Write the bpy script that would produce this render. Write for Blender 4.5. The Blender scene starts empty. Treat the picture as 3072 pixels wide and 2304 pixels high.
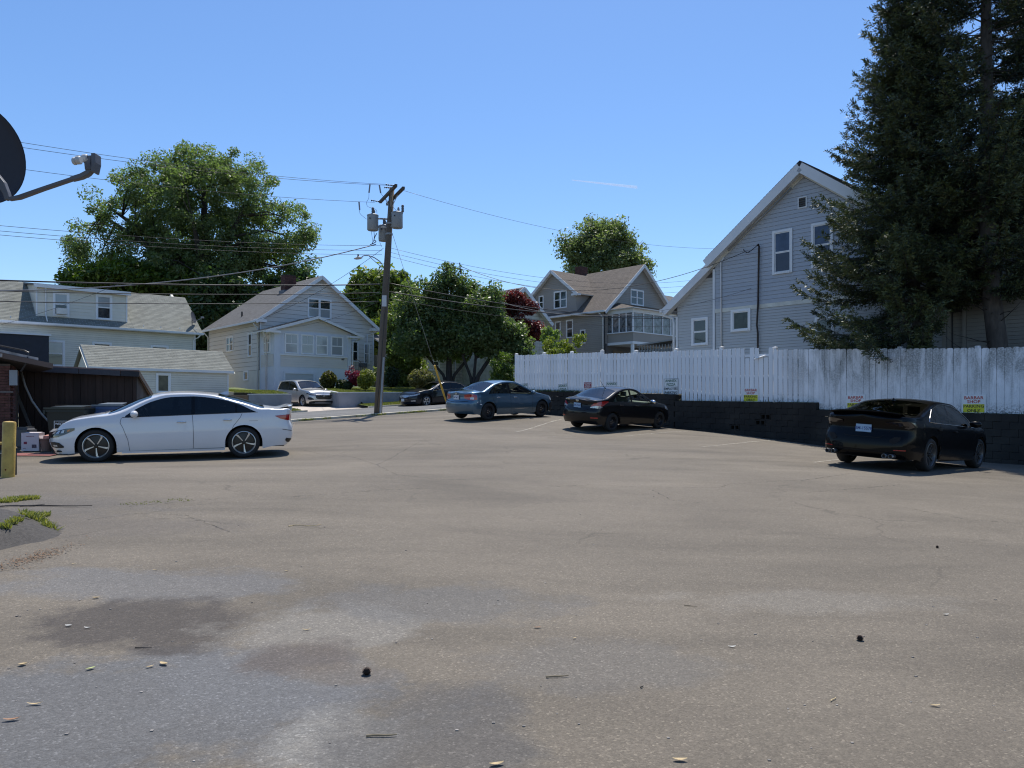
import bpy, bmesh, math, random
import numpy as np
from mathutils import Vector, Matrix, Euler
random.seed(7)
RNG = np.random.default_rng(7)
C = bpy.context.scene.collection
SC = bpy.context.scene
R = math.radians

# ------------------------------------------------------------------ camera
EYE = 1.6
cam_data = bpy.data.cameras.new('camera')
cam_data.lens = 2250 / 3072 * 36.0
cam_data.sensor_width = 36.0
cam_data.shift_y = 70 / 3072
cam_data.clip_start = 0.05
cam_data.clip_end = 12000
cam = bpy.data.objects.new('camera', cam_data)
cam.location = (0, 0, EYE)
cam.rotation_euler = (R(90), 0, 0)
C.objects.link(cam)
SC.camera = cam

# ------------------------------------------------------------------ sky, sun, exposure
SUN_EL, SUN_AZ = 66.0, 9.0          # azimuth measured from +Y towards +X
world = bpy.data.worlds.new('World')
SC.world = world
world.use_nodes = True
wn = world.node_tree
for n in list(wn.nodes): wn.nodes.remove(n)
sky = wn.nodes.new('ShaderNodeTexSky')
sky.sky_type = 'NISHITA'
sky.sun_disc = False
sky.sun_elevation = R(SUN_EL)
sky.sun_rotation = R(SUN_AZ)
sky.altitude = 0.0
sky.air_density = 1.0
sky.dust_density = 0.35
sky.ozone_density = 3.2
hs = wn.nodes.new('ShaderNodeHueSaturation'); hs.inputs['Saturation'].default_value = 1.12
tn = wn.nodes.new('ShaderNodeMix'); tn.data_type = 'RGBA'; tn.blend_type = 'MULTIPLY'; tn.inputs[0].default_value = 1.0; tn.inputs[7].default_value = (.93, .985, 1.07, 1)
bg = wn.nodes.new('ShaderNodeBackground')
bg.inputs['Strength'].default_value = 0.132
wo = wn.nodes.new('ShaderNodeOutputWorld')
wn.links.new(sky.outputs[0], hs.inputs['Color']); wn.links.new(hs.outputs[0], tn.inputs[6]); wn.links.new(tn.outputs[2], bg.inputs[0])
wn.links.new(bg.outputs[0], wo.inputs[0])
sun_data = bpy.data.lights.new('sun', 'SUN')
sun_data.energy = 4.6
sun_data.angle = R(0.53)
sun_data.color = (1.0, 0.95, 0.87)
sun = bpy.data.objects.new('sun', sun_data)
_sd = Vector((math.sin(R(SUN_AZ)) * math.cos(R(SUN_EL)), math.cos(R(SUN_AZ)) * math.cos(R(SUN_EL)), math.sin(R(SUN_EL))))
sun.rotation_euler = (-_sd).to_track_quat('-Z', 'Y').to_euler()
sun.location = (0, 20, 60)
C.objects.link(sun)
SC.view_settings.view_transform = 'Standard'
SC.view_settings.look = 'None'
SC.view_settings.exposure = 0.22
SC.view_settings.gamma = 1.0
SC.view_settings.use_curve_mapping = False
SC.render.engine = 'CYCLES'
SC.cycles.max_bounces = 6
SC.cycles.pixel_filter_type = 'BLACKMAN_HARRIS'
SC.cycles.filter_width = 1.15
SC.cycles.transparent_max_bounces = 12
SC.cycles.sample_clamp_indirect = 6.0

# ------------------------------------------------------------------ street grid: A runs along the street (right and away), B across it (left and away)
PHI = R(42.5)
A2 = np.array([math.cos(PHI), math.sin(PHI)])
B2 = np.array([-math.sin(PHI), math.cos(PHI)])
POLE = np.array([-5.83, 34.0])
def W(s, t, z=None):
    p = POLE + s * A2 + t * B2
    return (p[0], p[1]) if z is None else (p[0], p[1], z)
def ST(x, y):
    d = np.array([x, y]) - POLE
    return float(d @ A2), float(d @ B2)

# ground height, fitted to heights surveyed in the lot
_sv = np.array([(-8.42, 15.2, .48), (-5.80, 16.2, .50), (-11.2, 17.6, .60), (-9.9, 17.6, .58), (-13.5, 20, .68), (8.32, 14.9, .32), (3.27, 24.6, .78), (5.15, 26.3, .88), (-.83, 27, 1.12),
    (1.16, 28.8, 1.24), (-5.83, 34, 1.25), (-9.04, 31, .97), (-3.11, 36.5, 1.45), (10.12, 24, .35), (5.96, 28.9, .78), (-7.95, 11.8, .52),
    (0, 0, 0), (0, 6, .14), (-4, 2, .1), (4, 2, -.05), (10.7, 17.2, .22), (9.2, 11.8, .12)])
def _poly(x, y):
    x = np.clip(x, -13, 13); y = np.clip(y, -6, 40)
    return np.stack([x, y, x * y, y * y, x * x], -1)
_pc = np.linalg.lstsq(_poly(_sv[:, 0], _sv[:, 1]), _sv[:, 2], rcond=None)[0]
_res = _sv[:, 2] - _poly(_sv[:, 0], _sv[:, 1]) @ _pc
_sg = 3.0
_K = np.exp(-((_sv[:, None, :2] - _sv[None, :, :2]) ** 2).sum(-1) / (2 * _sg ** 2))
_rw = np.linalg.solve(_K + 0.06 * np.eye(len(_sv)), _res)
def street_h(s):
    s = np.clip(s, -22, 40)
    return 1.27 + .055 * s
def sstep(a, b, v):
    v = np.clip((v - a) / (b - a), 0, 1)
    return v * v * (3 - 2 * v)
def GA(x, y):
    x = np.asarray(x, float); y = np.asarray(y, float)
    g = _poly(x, y) @ _pc
    k = np.exp(-((x[..., None] - _sv[:, 0]) ** 2 + (y[..., None] - _sv[:, 1]) ** 2) / (2 * _sg ** 2))
    g = g + k @ _rw
    s = (x - POLE[0]) * A2[0] + (y - POLE[1]) * A2[1]
    t = (x - POLE[0]) * B2[0] + (y - POLE[1]) * B2[1]
    w = sstep(-5, 0, t)
    far = street_h(s) + sstep(7.5, 9.2, t) * .14 + np.clip(t - 9, 0, 8) * .03
    return g * (1 - w) + far * w
def G(x, y): return float(GA(np.array([x]), np.array([y]))[0])

# ------------------------------------------------------------------ materials
MATS = {}
def _nodes(name):
    m = bpy.data.materials.new(name); m.use_nodes = True
    nt = m.node_tree
    for n in list(nt.nodes): nt.nodes.remove(n)
    o = nt.nodes.new('ShaderNodeOutputMaterial')
    return m, nt, o
def N(nt, kind, **kw):
    n = nt.nodes.new(kind)
    for k, v in kw.items():
        if k in n.inputs.keys(): n.inputs[k].default_value = v
        else: setattr(n, k, v)
    return n
def mixc(nt, fac, a, b, blend='MIX'):
    n = nt.nodes.new('ShaderNodeMix'); n.data_type = 'RGBA'; n.blend_type = blend
    for sock, v in ((n.inputs[0], fac), (n.inputs[6], a), (n.inputs[7], b)):
        if hasattr(v, 'links') or hasattr(v, 'is_linked'): nt.links.new(v, sock)
        elif isinstance(v, (int, float)): sock.default_value = v
        else: sock.default_value = (*v[:3], 1)
    return n.outputs[2]
def mth(nt, op, a, b=None, c=None):
    n = nt.nodes.new('ShaderNodeMath'); n.operation = op
    for i, v in enumerate((a, b, c)):
        if v is None: continue
        if isinstance(v, (int, float)): n.inputs[i].default_value = v
        else: nt.links.new(v, n.inputs[i])
    return n.outputs[0]
def ramp(nt, fac, stops):
    n = nt.nodes.new('ShaderNodeValToRGB')
    e = n.color_ramp.elements
    while len(e) < len(stops): e.new(.5)
    for i, (p, c) in enumerate(stops):
        e[i].position = p; e[i].color = (c, c, c, 1) if isinstance(c, (int, float)) else (*c, 1)
    if fac is not None: nt.links.new(fac, n.inputs[0])
    return n.outputs[0]
def wpos(nt, scale=(1, 1, 1)):
    g = nt.nodes.new('ShaderNodeNewGeometry')
    mp = nt.nodes.new('ShaderNodeMapping'); mp.inputs['Scale'].default_value = scale
    nt.links.new(g.outputs['Position'], mp.inputs[0])
    return mp.outputs[0]
def noise(nt, vec, scale, detail=3, rough=.55, dist=0):
    n = nt.nodes.new('ShaderNodeTexNoise')
    n.inputs['Scale'].default_value = scale; n.inputs['Detail'].default_value = detail
    n.inputs['Roughness'].default_value = rough; n.inputs['Distortion'].default_value = dist
    nt.links.new(vec, n.inputs['Vector'])
    return n.outputs[0]
def mat(name, color, rough=.6, metal=0., var=.12, vscale=3., bump=0., bscale=60., coat=0., spec=.5, objrand=0., tint=False,
        color2=None, stretch=(1, 1, 1), stain=None, stain_amt=0., stain_scale=1.5, obj_coords=False):
    if name in MATS: return MATS[name]
    m, nt, o = _nodes(name)
    p = nt.nodes.new('ShaderNodeBsdfPrincipled')
    p.inputs['Roughness'].default_value = rough; p.inputs['Metallic'].default_value = metal
    p.inputs['Coat Weight'].default_value = coat; p.inputs['Coat Roughness'].default_value = .03
    p.inputs['Specular IOR Level'].default_value = spec
    if obj_coords:
        tc = nt.nodes.new('ShaderNodeTexCoord'); mp = nt.nodes.new('ShaderNodeMapping'); mp.inputs['Scale'].default_value = stretch
        nt.links.new(tc.outputs['Object'], mp.inputs[0]); v = mp.outputs[0]
    else: v = wpos(nt, stretch)
    col = None
    c1 = tuple(x * (1 - var) for x in color); c2 = color2 or tuple(min(1, x * (1 + var)) for x in color)
    col = mixc(nt, ramp(nt, noise(nt, v, vscale, 4), [(.3, 0.), (.7, 1.)]), c1, c2)
    if objrand:
        oi = nt.nodes.new('ShaderNodeObjectInfo')
        col = mixc(nt, 1.0, col, ramp(nt, oi.outputs['Random'], [(0, 1 - objrand), (1, 1 + objrand * .5)]), 'MULTIPLY')
    if tint:
        at = nt.nodes.new('ShaderNodeAttribute'); at.attribute_name = 'tint'
        col = mixc(nt, 1.0, col, at.outputs['Color'], 'MULTIPLY')
    if stain:
        f = ramp(nt, noise(nt, v, stain_scale, 6, .65), [(.45, 0.), (.68, 1.)])
        col = mixc(nt, mth(nt, 'MULTIPLY', f, stain_amt), col, stain)
    nt.links.new(col, p.inputs['Base Color'])
    if bump:
        b = nt.nodes.new('ShaderNodeBump'); b.inputs['Strength'].default_value = bump; b.inputs['Distance'].default_value = .01
        nt.links.new(noise(nt, v, bscale, 4), b.inputs['Height']); nt.links.new(b.outputs[0], p.inputs['Normal'])
    nt.links.new(p.outputs[0], o.inputs[0])
    MATS[name] = m
    return m
def glass_clear(name, tintc=(.75, .85, .82), gloss=.12, rough=.0):
    if name in MATS: return MATS[name]
    m, nt, o = _nodes(name)
    tr = N(nt, 'ShaderNodeBsdfTransparent'); tr.inputs[0].default_value = (*tintc, 1)
    gl = N(nt, 'ShaderNodeBsdfGlossy'); gl.inputs['Roughness'].default_value = rough + .02
    fr = N(nt, 'ShaderNodeFresnel'); fr.inputs[0].default_value = 1.52
    mx = N(nt, 'ShaderNodeMixShader')
    nt.links.new(mth(nt, 'MAXIMUM', fr.outputs[0], gloss), mx.inputs[0])
    nt.links.new(tr.outputs[0], mx.inputs[1]); nt.links.new(gl.outputs[0], mx.inputs[2]); nt.links.new(mx.outputs[0], o.inputs[0])
    MATS[name] = m
    return m
def leaf_mat(name, c1, c2, rough=.45, trans=.35, tcol=None):
    if name in MATS: return MATS[name]
    m, nt, o = _nodes(name)
    at = nt.nodes.new('ShaderNodeAttribute'); at.attribute_name = 'tint'
    col = mixc(nt, at.outputs['Fac'], c1, c2)
    p = nt.nodes.new('ShaderNodeBsdfPrincipled'); p.inputs['Roughness'].default_value = rough
    p.inputs['Specular IOR Level'].default_value = .45
    nt.links.new(col, p.inputs['Base Color'])
    t = nt.nodes.new('ShaderNodeBsdfTranslucent')
    nt.links.new(mixc(nt, 1.0, col, tcol or (1.25, 1.5, .45), 'MULTIPLY'), t.inputs[0])
    mx = nt.nodes.new('ShaderNodeMixShader'); mx.inputs[0].default_value = trans
    nt.links.new(p.outputs[0], mx.inputs[1]); nt.links.new(t.outputs[0], mx.inputs[2]); nt.links.new(mx.outputs[0], o.inputs[0])
    MATS[name] = m
    return m

# ------------------------------------------------------------------ object helpers
def link(o, parent=None, mtx=None):
    C.objects.link(o)
    if parent is not None: o.parent = parent
    return o
def tag(o, label=None, cat=None, group=None, kind=None):
    if label: o['label'] = label
    if cat: o['category'] = cat
    if group: o['group'] = group
    if kind: o['kind'] = kind
    return o
def thing(name, label, cat, loc=(0, 0, 0), rotz=0., group=None):
    o = bpy.data.objects.new(name, None); o.empty_display_size = .3
    o.location = loc; o.rotation_euler = (0, 0, rotz)
    C.objects.link(o)
    return tag(o, label, cat, group)
def dup(root, loc=None, rotz=None, label=None, group=None):
    r = root.copy(); C.objects.link(r)
    if loc is not None: r.location = loc
    if rotz is not None: r.rotation_euler = (0, 0, rotz)
    if label: r['label'] = label
    if group: r['group'] = group
    for ch in list(root.children):
        c = ch.copy(); C.objects.link(c); c.parent = r
        for g in ch.children:
            d = g.copy(); C.objects.link(d); d.parent = c
    return r
class MB:
    def __init__(s): s.v = []; s.f = []; s.t = None
    def quad(s, a, b, c, d):
        n = len(s.v); s.v += [a, b, c, d]; s.f.append((n, n + 1, n + 2, n + 3)); return s
    def poly(s, pts):
        n = len(s.v); s.v += list(pts); s.f.append(tuple(range(n, n + len(pts)))); return s
    def box(s, x0, x1, y0, y1, z0, z1, M=None):
        n = len(s.v)
        p = [(x, y, z) for z in (z0, z1) for y in (y0, y1) for x in (x0, x1)]
        if M is not None: p = [tuple(M @ Vector(q)) for q in p]
        s.v += p
        s.f += [tuple(n + i for i in q) for q in ((0, 2, 3, 1), (4, 5, 7, 6), (0, 1, 5, 4), (2, 6, 7, 3), (0, 4, 6, 2), (1, 3, 7, 5))]
        return s
    def prism(s, pts, off):      # polygon extruded by a vector
        n = len(s.v); k = len(pts); off = Vector(off)
        s.v += [tuple(p) for p in pts] + [tuple(Vector(p) + off) for p in pts]
        s.f.append(tuple(n + i for i in range(k))[::-1]); s.f.append(tuple(n + k + i for i in range(k)))
        for i in range(k):
            j = (i + 1) % k; s.f.append((n + i, n + j, n + k + j, n + k + i))
        return s
    def tube(s, pts, rad, sides=8, cap=True):
        pts = [Vector(p) for p in pts]
        if not hasattr(rad, '__len__'): rad = [rad] * len(pts)
        n0 = len(s.v); prev = None
        for i, p in enumerate(pts):
            d = (pts[min(i + 1, len(pts) - 1)] - pts[max(i - 1, 0)]).normalized()
            if prev is None:
                u = d.cross(Vector((0, 0, 1)) if abs(d.z) < .9 else Vector((1, 0, 0))).normalized()
            else:
                u = (prev - d * prev.dot(d)).normalized()
            prev = u; w = d.cross(u)
            for k in range(sides):
                a = 2 * math.pi * k / sides
                s.v.append(tuple(p + (u * math.cos(a) + w * math.sin(a)) * rad[i]))
        for i in range(len(pts) - 1):
            for k in range(sides):
                a = n0 + i * sides + k; b = n0 + i * sides + (k + 1) % sides
                s.f.append((a, b, b + sides, a + sides))
        if cap:
            s.f.append(tuple(n0 + k for k in range(sides))[::-1])
            m = n0 + (len(pts) - 1) * sides; s.f.append(tuple(m + k for k in range(sides)))
        return s
    def lathe(s, prof, M=None, seg=24, close=False, caps=True):   # prof [(r, h)] round local z
        n0 = len(s.v); K = len(prof)
        for r, h in prof:
            for k in range(seg):
                a = 2 * math.pi * k / seg
                p = Vector((r * math.cos(a), r * math.sin(a), h))
                s.v.append(tuple(M @ p if M is not None else p))
        for i in range(K - 1 + (1 if close else 0)):
            i2 = (i + 1) % K
            for k in range(seg):
                k2 = (k + 1) % seg
                s.f.append((n0 + i * seg + k, n0 + i * seg + k2, n0 + i2 * seg + k2, n0 + i2 * seg + k))
        if not close and caps:
            if prof[0][0] > 1e-6: s.f.append(tuple(n0 + k for k in range(seg))[::-1])
            if prof[-1][0] > 1e-6: s.f.append(tuple(n0 + (K - 1) * seg + k for k in range(seg)))
        return s
    def mesh(s, name, m=None, smooth=False, ang=None):
        me = bpy.data.meshes.new(name)
        me.from_pydata([tuple(v) for v in s.v], [], s.f)
        if s.t is not None:
            at = me.attributes.new('tint', 'FLOAT_COLOR', 'CORNER')
            arr = []
            for f, c in zip(s.f, s.t): arr += [c, c, c, 1.0] * len(f)
            at.data.foreach_set('color', arr)
        if m: me.materials.append(m)
        if smooth:
            me.polygons.foreach_set('use_smooth', [True] * len(me.polygons))
            if ang is not None: me.set_sharp_from_angle(angle=R(ang))
        me.update()
        return me
    def build(s, name, m, parent=None, smooth=False, ang=None, loc=None, rot=None):
        o = bpy.data.objects.new(name, s.mesh(name, m, smooth, ang))
        if loc is not None: o.location = loc
        if rot is not None: o.rotation_euler = rot
        return link(o, parent)
def recalc(o):
    bm = bmesh.new(); bm.from_mesh(o.data); bmesh.ops.remove_doubles(bm, verts=bm.verts, dist=1e-5)
    bmesh.ops.recalc_face_normals(bm, faces=bm.faces); bm.to_mesh(o.data); bm.free(); return o
def quads_obj(name, V, m, parent=None, tint=None):     # V: (n,4,3) array
    n = len(V); me = bpy.data.meshes.new(name)
    me.vertices.add(n * 4); me.vertices.foreach_set('co', V.reshape(-1).astype(np.float32))
    me.loops.add(n * 4); me.loops.foreach_set('vertex_index', np.arange(n * 4, dtype=np.int32))
    me.polygons.add(n); me.polygons.foreach_set('loop_start', np.arange(0, n * 4, 4, dtype=np.int32))
    if tint is not None:
        at = me.attributes.new('tint', 'FLOAT', 'FACE'); at.data.foreach_set('value', tint.astype(np.float32))
    me.materials.append(m); me.update(calc_edges=True)
    o = bpy.data.objects.new(name, me)
    return link(o, parent)
def inst(name, me, parent, loc, rot=(0, 0, 0), scale=(1, 1, 1)):
    o = bpy.data.objects.new(name, me); o.location = loc; o.rotation_euler = rot; o.scale = scale
    return link(o, parent)
def text_obj(name, body, size, m, parent, loc, rot, xs=1., bold=.0, depth=.001, align='CENTER'):
    cu = bpy.data.curves.new(name, 'FONT'); cu.body = body; cu.size = size; cu.align_x = align; cu.align_y = 'CENTER'
    cu.offset = bold * size; cu.extrude = depth; cu.resolution_u = 2
    tmp = bpy.data.objects.new(name + '_src', cu); C.objects.link(tmp)
    bpy.context.view_layer.update()
    me = bpy.data.meshes.new_from_object(tmp.evaluated_get(bpy.context.evaluated_depsgraph_get()))
    bpy.data.objects.remove(tmp); bpy.data.curves.remove(cu)
    me.materials.clear(); me.materials.append(m)
    o = bpy.data.objects.new(name, me); o.location = loc; o.rotation_euler = rot; o.scale = (xs, 1, 1)
    return link(o, parent)

# common materials
WHITE = mat('white_paint', (.74, .75, .76), .5, var=.05, vscale=1.5, bump=.1, bscale=30)
BLACK = mat('black_plastic', (.012, .012, .013), .5, var=.2)
DGLASS = mat('house_glass', (.02, .025, .03), .04, var=.5, vscale=1.2, spec=.9)
BLIND = mat('house_glass_blind', (.30, .32, .33), .12, var=.08, vscale=1.0, spec=.8, coat=.6)
STEEL = mat('galvanised_steel', (.35, .36, .37), .4, metal=.7, var=.15)
DARKWIRE = mat('wire_black', (.012, .012, .014), .45, var=.1)
# ------------------------------------------------------------------ ground, lot, street
def grid_sheet(name, m, s0, s1, t0, t1, ds, dt, off, hf=None, kind='structure', skirt=0):
    ns = max(2, int(round((s1 - s0) / ds)) + 1); nt_ = max(2, int(round((t1 - t0) / dt)) + 1)
    S, T = np.meshgrid(np.linspace(s0, s1, ns), np.linspace(t0, t1, nt_), indexing='ij')
    X = POLE[0] + S * A2[0] + T * B2[0]; Y = POLE[1] + S * A2[1] + T * B2[1]
    Z = (GA(X, Y) if hf is None else hf(S, T, X, Y)) + off
    V = np.stack([X, Y, Z], -1).reshape(-1, 3)
    F = []
    for i in range(ns - 1):
        for j in range(nt_ - 1):
            a = i * nt_ + j; F.append((a, a + nt_, a + nt_ + 1, a + 1))
    me = bpy.data.meshes.new(name); me.from_pydata(V.tolist(), [], F)
    me.polygons.foreach_set('use_smooth', [True] * len(F)); me.materials.append(m); me.update()
    o = bpy.data.objects.new(name, me); link(o); o['kind'] = kind
    return o

def asphalt_mat(name, base, warm, grain=1.0, patches=True):
    m, nt, o = _nodes(name)
    p = nt.nodes.new('ShaderNodeBsdfPrincipled'); p.inputs['Roughness'].default_value = .82; p.inputs['Specular IOR Level'].default_value = .35
    v = wpos(nt)
    big = ramp(nt, noise(nt, v, .22, 4, .6, .6), [(.35, 0.), (.65, 1.)])
    col = mixc(nt, big, base, warm)
    mid = ramp(nt, noise(nt, wpos(nt, (.5, 1.6, 1)), .9, 5, .6), [(.3, .86), (.7, 1.1)])
    col = mixc(nt, 1.0, col, mid, 'MULTIPLY')
    st_ = ramp(nt, noise(nt, wpos(nt, (.35, .9, 1)), .55, 6, .62, .8), [(.3, .74), (.5, 1.0), (.72, 1.16)])
    col = mixc(nt, 1.0, col, st_, 'MULTIPLY')
    if patches:
        def blob(cx, cy, rx, ry, soft, amp=.5):
            g = nt.nodes.new('ShaderNodeNewGeometry'); sp = nt.nodes.new('ShaderNodeSeparateXYZ'); nt.links.new(g.outputs['Position'], sp.inputs[0])
            nz = noise(nt, v, 2.2, 5, .65)
            dx = mth(nt, 'DIVIDE', mth(nt, 'SUBTRACT', sp.outputs[0], cx), rx); dy = mth(nt, 'DIVIDE', mth(nt, 'SUBTRACT', sp.outputs[1], cy), ry)
            d = mth(nt, 'SQRT', mth(nt, 'ADD', mth(nt, 'MULTIPLY', dx, dx), mth(nt, 'MULTIPLY', dy, dy)))
            d = mth(nt, 'ADD', d, mth(nt, 'MULTIPLY', mth(nt, 'SUBTRACT', nz, .5), 1.9))
            return mth(nt, 'MULTIPLY', ramp(nt, d, [(max(0., 1 - soft * .6), 1.), (1., 0.)]), amp)
        for (cx, cy, rx, ry, soft, amp, cc) in [
            (-2.9, 5.9, 1.5, .55, .7, .6, (.13, .13, .132)), (-1.95, 3.7, 1.5, .85, .6, .85, (.108, .109, .111)), (-1.35, 4.1, .8, .6, .6, .7, (.124, .124, .125)),
            (-2.42, 5.0, .85, .62, .6, .85, (.062, .052, .044)), (-1.2, 5.0, .75, .55, .6, .65, (.20, .185, .16)), (-1.22, 4.45, .36, .34, .7, .8, (.095, .078, .066)), (-.95, 4.2, .35, .2, .7, .6, (.13, .108, .085)),
            (-.78, 3.4, .38, .42, .6, .7, (.21, .20, .18)), (-.35, 3.5, .6, .7, .7, .7, (.085, .08, .075)), (-.6, 5.6, 1.2, .6, .7, .55, (.115, .112, .108)),
            (.5, 4.4, .9, .5, .7, .35, (.12, .117, .112)), (-6.2, 9.0, 2.2, .9, .6, .5, (.105, .095, .085)), (-4.6, 8.0, 1.8, .6, .6, .45, (.11, .095, .08)), (2.4, 5.8, 1.4, .35, .7, .3, (.21, .195, .17))]:
            col = mixc(nt, blob(cx, cy, rx, ry, soft, amp), col, cc)
    # stone chips
    vo = nt.nodes.new('ShaderNodeTexVoronoi'); vo.inputs['Scale'].default_value = 95; nt.links.new(v, vo.inputs['Vector'])
    sp2 = nt.nodes.new('ShaderNodeSeparateColor'); nt.links.new(vo.outputs['Color'], sp2.inputs[0])
    chip = ramp(nt, sp2.outputs[0], [(0., .65), (.55, .97), (.92, 1.2), (1., 2.0)])
    col = mixc(nt, .62 * grain, col, mixc(nt, 1.0, col, chip, 'MULTIPLY'))
    vo3 = nt.nodes.new('ShaderNodeTexVoronoi'); vo3.inputs['Scale'].default_value = 22; nt.links.new(v, vo3.inputs['Vector'])
    sp3 = nt.nodes.new('ShaderNodeSeparateColor'); nt.links.new(vo3.outputs['Color'], sp3.inputs[0])
    col = mixc(nt, .16 * grain, col, mixc(nt, 1.0, col, ramp(nt, sp3.outputs[1], [(0., .72), (.8, 1.12), (.97, 1.2), (1., 1.35)]), 'MULTIPLY'))
    fine = ramp(nt, noise(nt, v, 160, 3, .7), [(.3, .78), (.7, 1.22)])
    col = mixc(nt, .7, col, mixc(nt, 1.0, col, fine, 'MULTIPLY'))
    # fine cracks
    vc = nt.nodes.new('ShaderNodeTexVoronoi'); vc.feature = 'DISTANCE_TO_EDGE'; vc.inputs['Scale'].default_value = .42
    w2 = mixc(nt, .35, v, noise(nt, v, 1.7, 4)) if False else v
    nn = nt.nodes.new('ShaderNodeTexNoise'); nn.inputs['Scale'].default_value = 1.3; nn.inputs['Detail'].default_value = 6; nt.links.new(v, nn.inputs['Vector'])
    va = nt.nodes.new('ShaderNodeVectorMath'); va.operation = 'MULTIPLY_ADD'; va.inputs[1].default_value = (1.2, 1.2, 0)
    nt.links.new(nn.outputs['Color'], va.inputs[0]); nt.links.new(v, va.inputs[2]); nt.links.new(va.outputs[0], vc.inputs['Vector'])
    ck = ramp(nt, vc.outputs['Distance'], [(0., 1.), (.012, 0.)])
    gate = ramp(nt, noise(nt, v, .35, 2), [(.52, 0.), (.62, .5)])
    ckm = mth(nt, 'MULTIPLY', ck, gate)
    col = mixc(nt, ckm, col, tuple(c * .4 for c in base))
    nt.links.new(col, p.inputs['Base Color'])
    b = nt.nodes.new('ShaderNodeBump'); b.inputs['Strength'].default_value = .55; b.inputs['Distance'].default_value = .006
    hh = mth(nt, 'ADD', mth(nt, 'MULTIPLY', noise(nt, v, 120, 3, .7), 1.0), mth(nt, 'MULTIPLY', vo.outputs['Distance'], -.8))
    nt.links.new(hh, b.inputs['Height']); nt.links.new(b.outputs[0], p.inputs['Normal'])
    nt.links.new(p.outputs[0], o.inputs[0]); MATS[name] = m
    return m

LOT = asphalt_mat('lot_asphalt', (.133, .113, .087), (.158, .134, .102))
ROAD = asphalt_mat('street_asphalt', (.135, .135, .135), (.15, .148, .142), .6, False)
KERB = mat('kerb_concrete', (.60, .55, .44), .8, var=.15, vscale=2.5, bump=.3, bscale=60, stain=(.16, .15, .08), stain_amt=.6, stain_scale=2)
CONC = mat('driveway_concrete', (.50, .43, .36), .85, var=.12, vscale=1.2, bump=.3, bscale=70, stain=(.2, .17, .14), stain_amt=.35)
GREYWALL = mat('painted_retaining_wall', (.26, .27, .30), .75, var=.14, vscale=.8, bump=.3, bscale=40, stain=(.13, .13, .15), stain_amt=.4)
GRASS = mat('lawn_grass', (.085, .13, .030), .9, var=.35, vscale=6, bump=1.0, bscale=90, stain=(.22, .19, .07), stain_amt=.8, stain_scale=.9)
YARD = mat('yard_soil', (.09, .075, .05), .95, var=.35, vscale=2, bump=.6, bscale=30, stain=(.06, .09, .025), stain_amt=.7)

# the ground: one sheet out to the horizon
def make_ground():
    ax = np.concatenate([-np.geomspace(4000, 62, 14), np.linspace(-60, 60, 81), np.geomspace(62, 4000, 14)])
    ay = np.concatenate([-np.geomspace(400, 16, 5), np.linspace(-14, 110, 84), np.geomspace(112, 5000, 16)])
    X, Y = np.meshgrid(ax, ay, indexing='ij'); Z = GA(X, Y) - .12
    n = len(ay); F = [(i * n + j, (i + 1) * n + j, (i + 1) * n + j + 1, i * n + j + 1) for i in range(len(ax) - 1) for j in range(n - 1)]
    me = bpy.data.meshes.new('ground'); me.from_pydata(np.stack([X, Y, Z], -1).reshape(-1, 3).tolist(), [], F)
    me.polygons.foreach_set('use_smooth', [True] * len(F)); me.materials.append(YARD); me.update()
    o = link(bpy.data.objects.new('ground', me)); o['kind'] = 'structure'
make_ground()
grid_sheet('parking_lot', LOT, -34, 22, -50, -.6, .5, .5, 0.)
grid_sheet('street', ROAD, -40, 60, -.15, 8.0, 1.0, .5, .05)
def kerb_strip(name, s0, s1, t0, t1, top, n, m=None):
    mb = MB(); sv = np.linspace(s0, s1, n)
    for a, b in zip(sv[:-1], sv[1:]):
        mb2 = []
        for s_ in (a + .006, b - .006):
            x, y = W(s_, (t0 + t1) / 2); z = G(x, y)
            for t_ in (t0, t1):
                for zz in (z - .15, z + top): mb2.append(W(s_, t_, zz))
        k = len(mb.v); mb.v += mb2
        mb.f += [tuple(k + i for i in q) for q in ((0, 1, 3, 2), (4, 6, 7, 5), (0, 4, 5, 1), (2, 3, 7, 6), (1, 5, 7, 3), (0, 2, 6, 4))]
    o = mb.build(name, m or KERB); o['kind'] = 'structure'; return o
kerb_strip('near_kerb', -24, 30, -.55, -.15, .09, 37)
kerb_strip('far_kerb', -24, .4, 8.0, 8.15, .12, 12)
kerb_strip('far_kerb', 4.2, 30, 8.0, 8.15, .12, 13)
# grass creeping over the near kerb
def blades(name, pts, h, w, m, lean=.5, kind='stuff', parent=None):
    P = np.array(pts); n = len(P)
    ang = RNG.uniform(0, 2 * np.pi, n); L = h * RNG.uniform(.5, 1.3, n); wd = w * RNG.uniform(.6, 1.3, n)
    u = np.stack([np.cos(ang), np.sin(ang), np.zeros(n)], -1); ld = RNG.normal(0, lean, (n, 2)) * L[:, None]
    up = np.concatenate([ld, L[:, None]], 1)
    mid = P + up * .55 + np.stack([np.zeros(n)] * 2 + [L * .08], -1)
    V = np.stack([P - u * wd[:, None] / 2, P + u * wd[:, None] / 2, mid + u * wd[:, None] * .35, P + up], 1)
    V2 = V.copy(); V2[:, 2] = mid + u * wd[:, None] * .4; V2[:, 3] = mid - u * wd[:, None] * .4
    V3 = np.stack([V2[:, 3], V2[:, 2], P + up, P + up - 1e-4], 1)
    o = quads_obj(name, np.concatenate([V2, V3]), m, parent, np.tile(RNG.random(n), 2))
    if kind: o['kind'] = kind
    return o
GRASSB = leaf_mat('grass_blades', (.09, .12, .03), (.24, .24, .08), .55, .4, (1.2, 1.3, .4))
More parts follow.
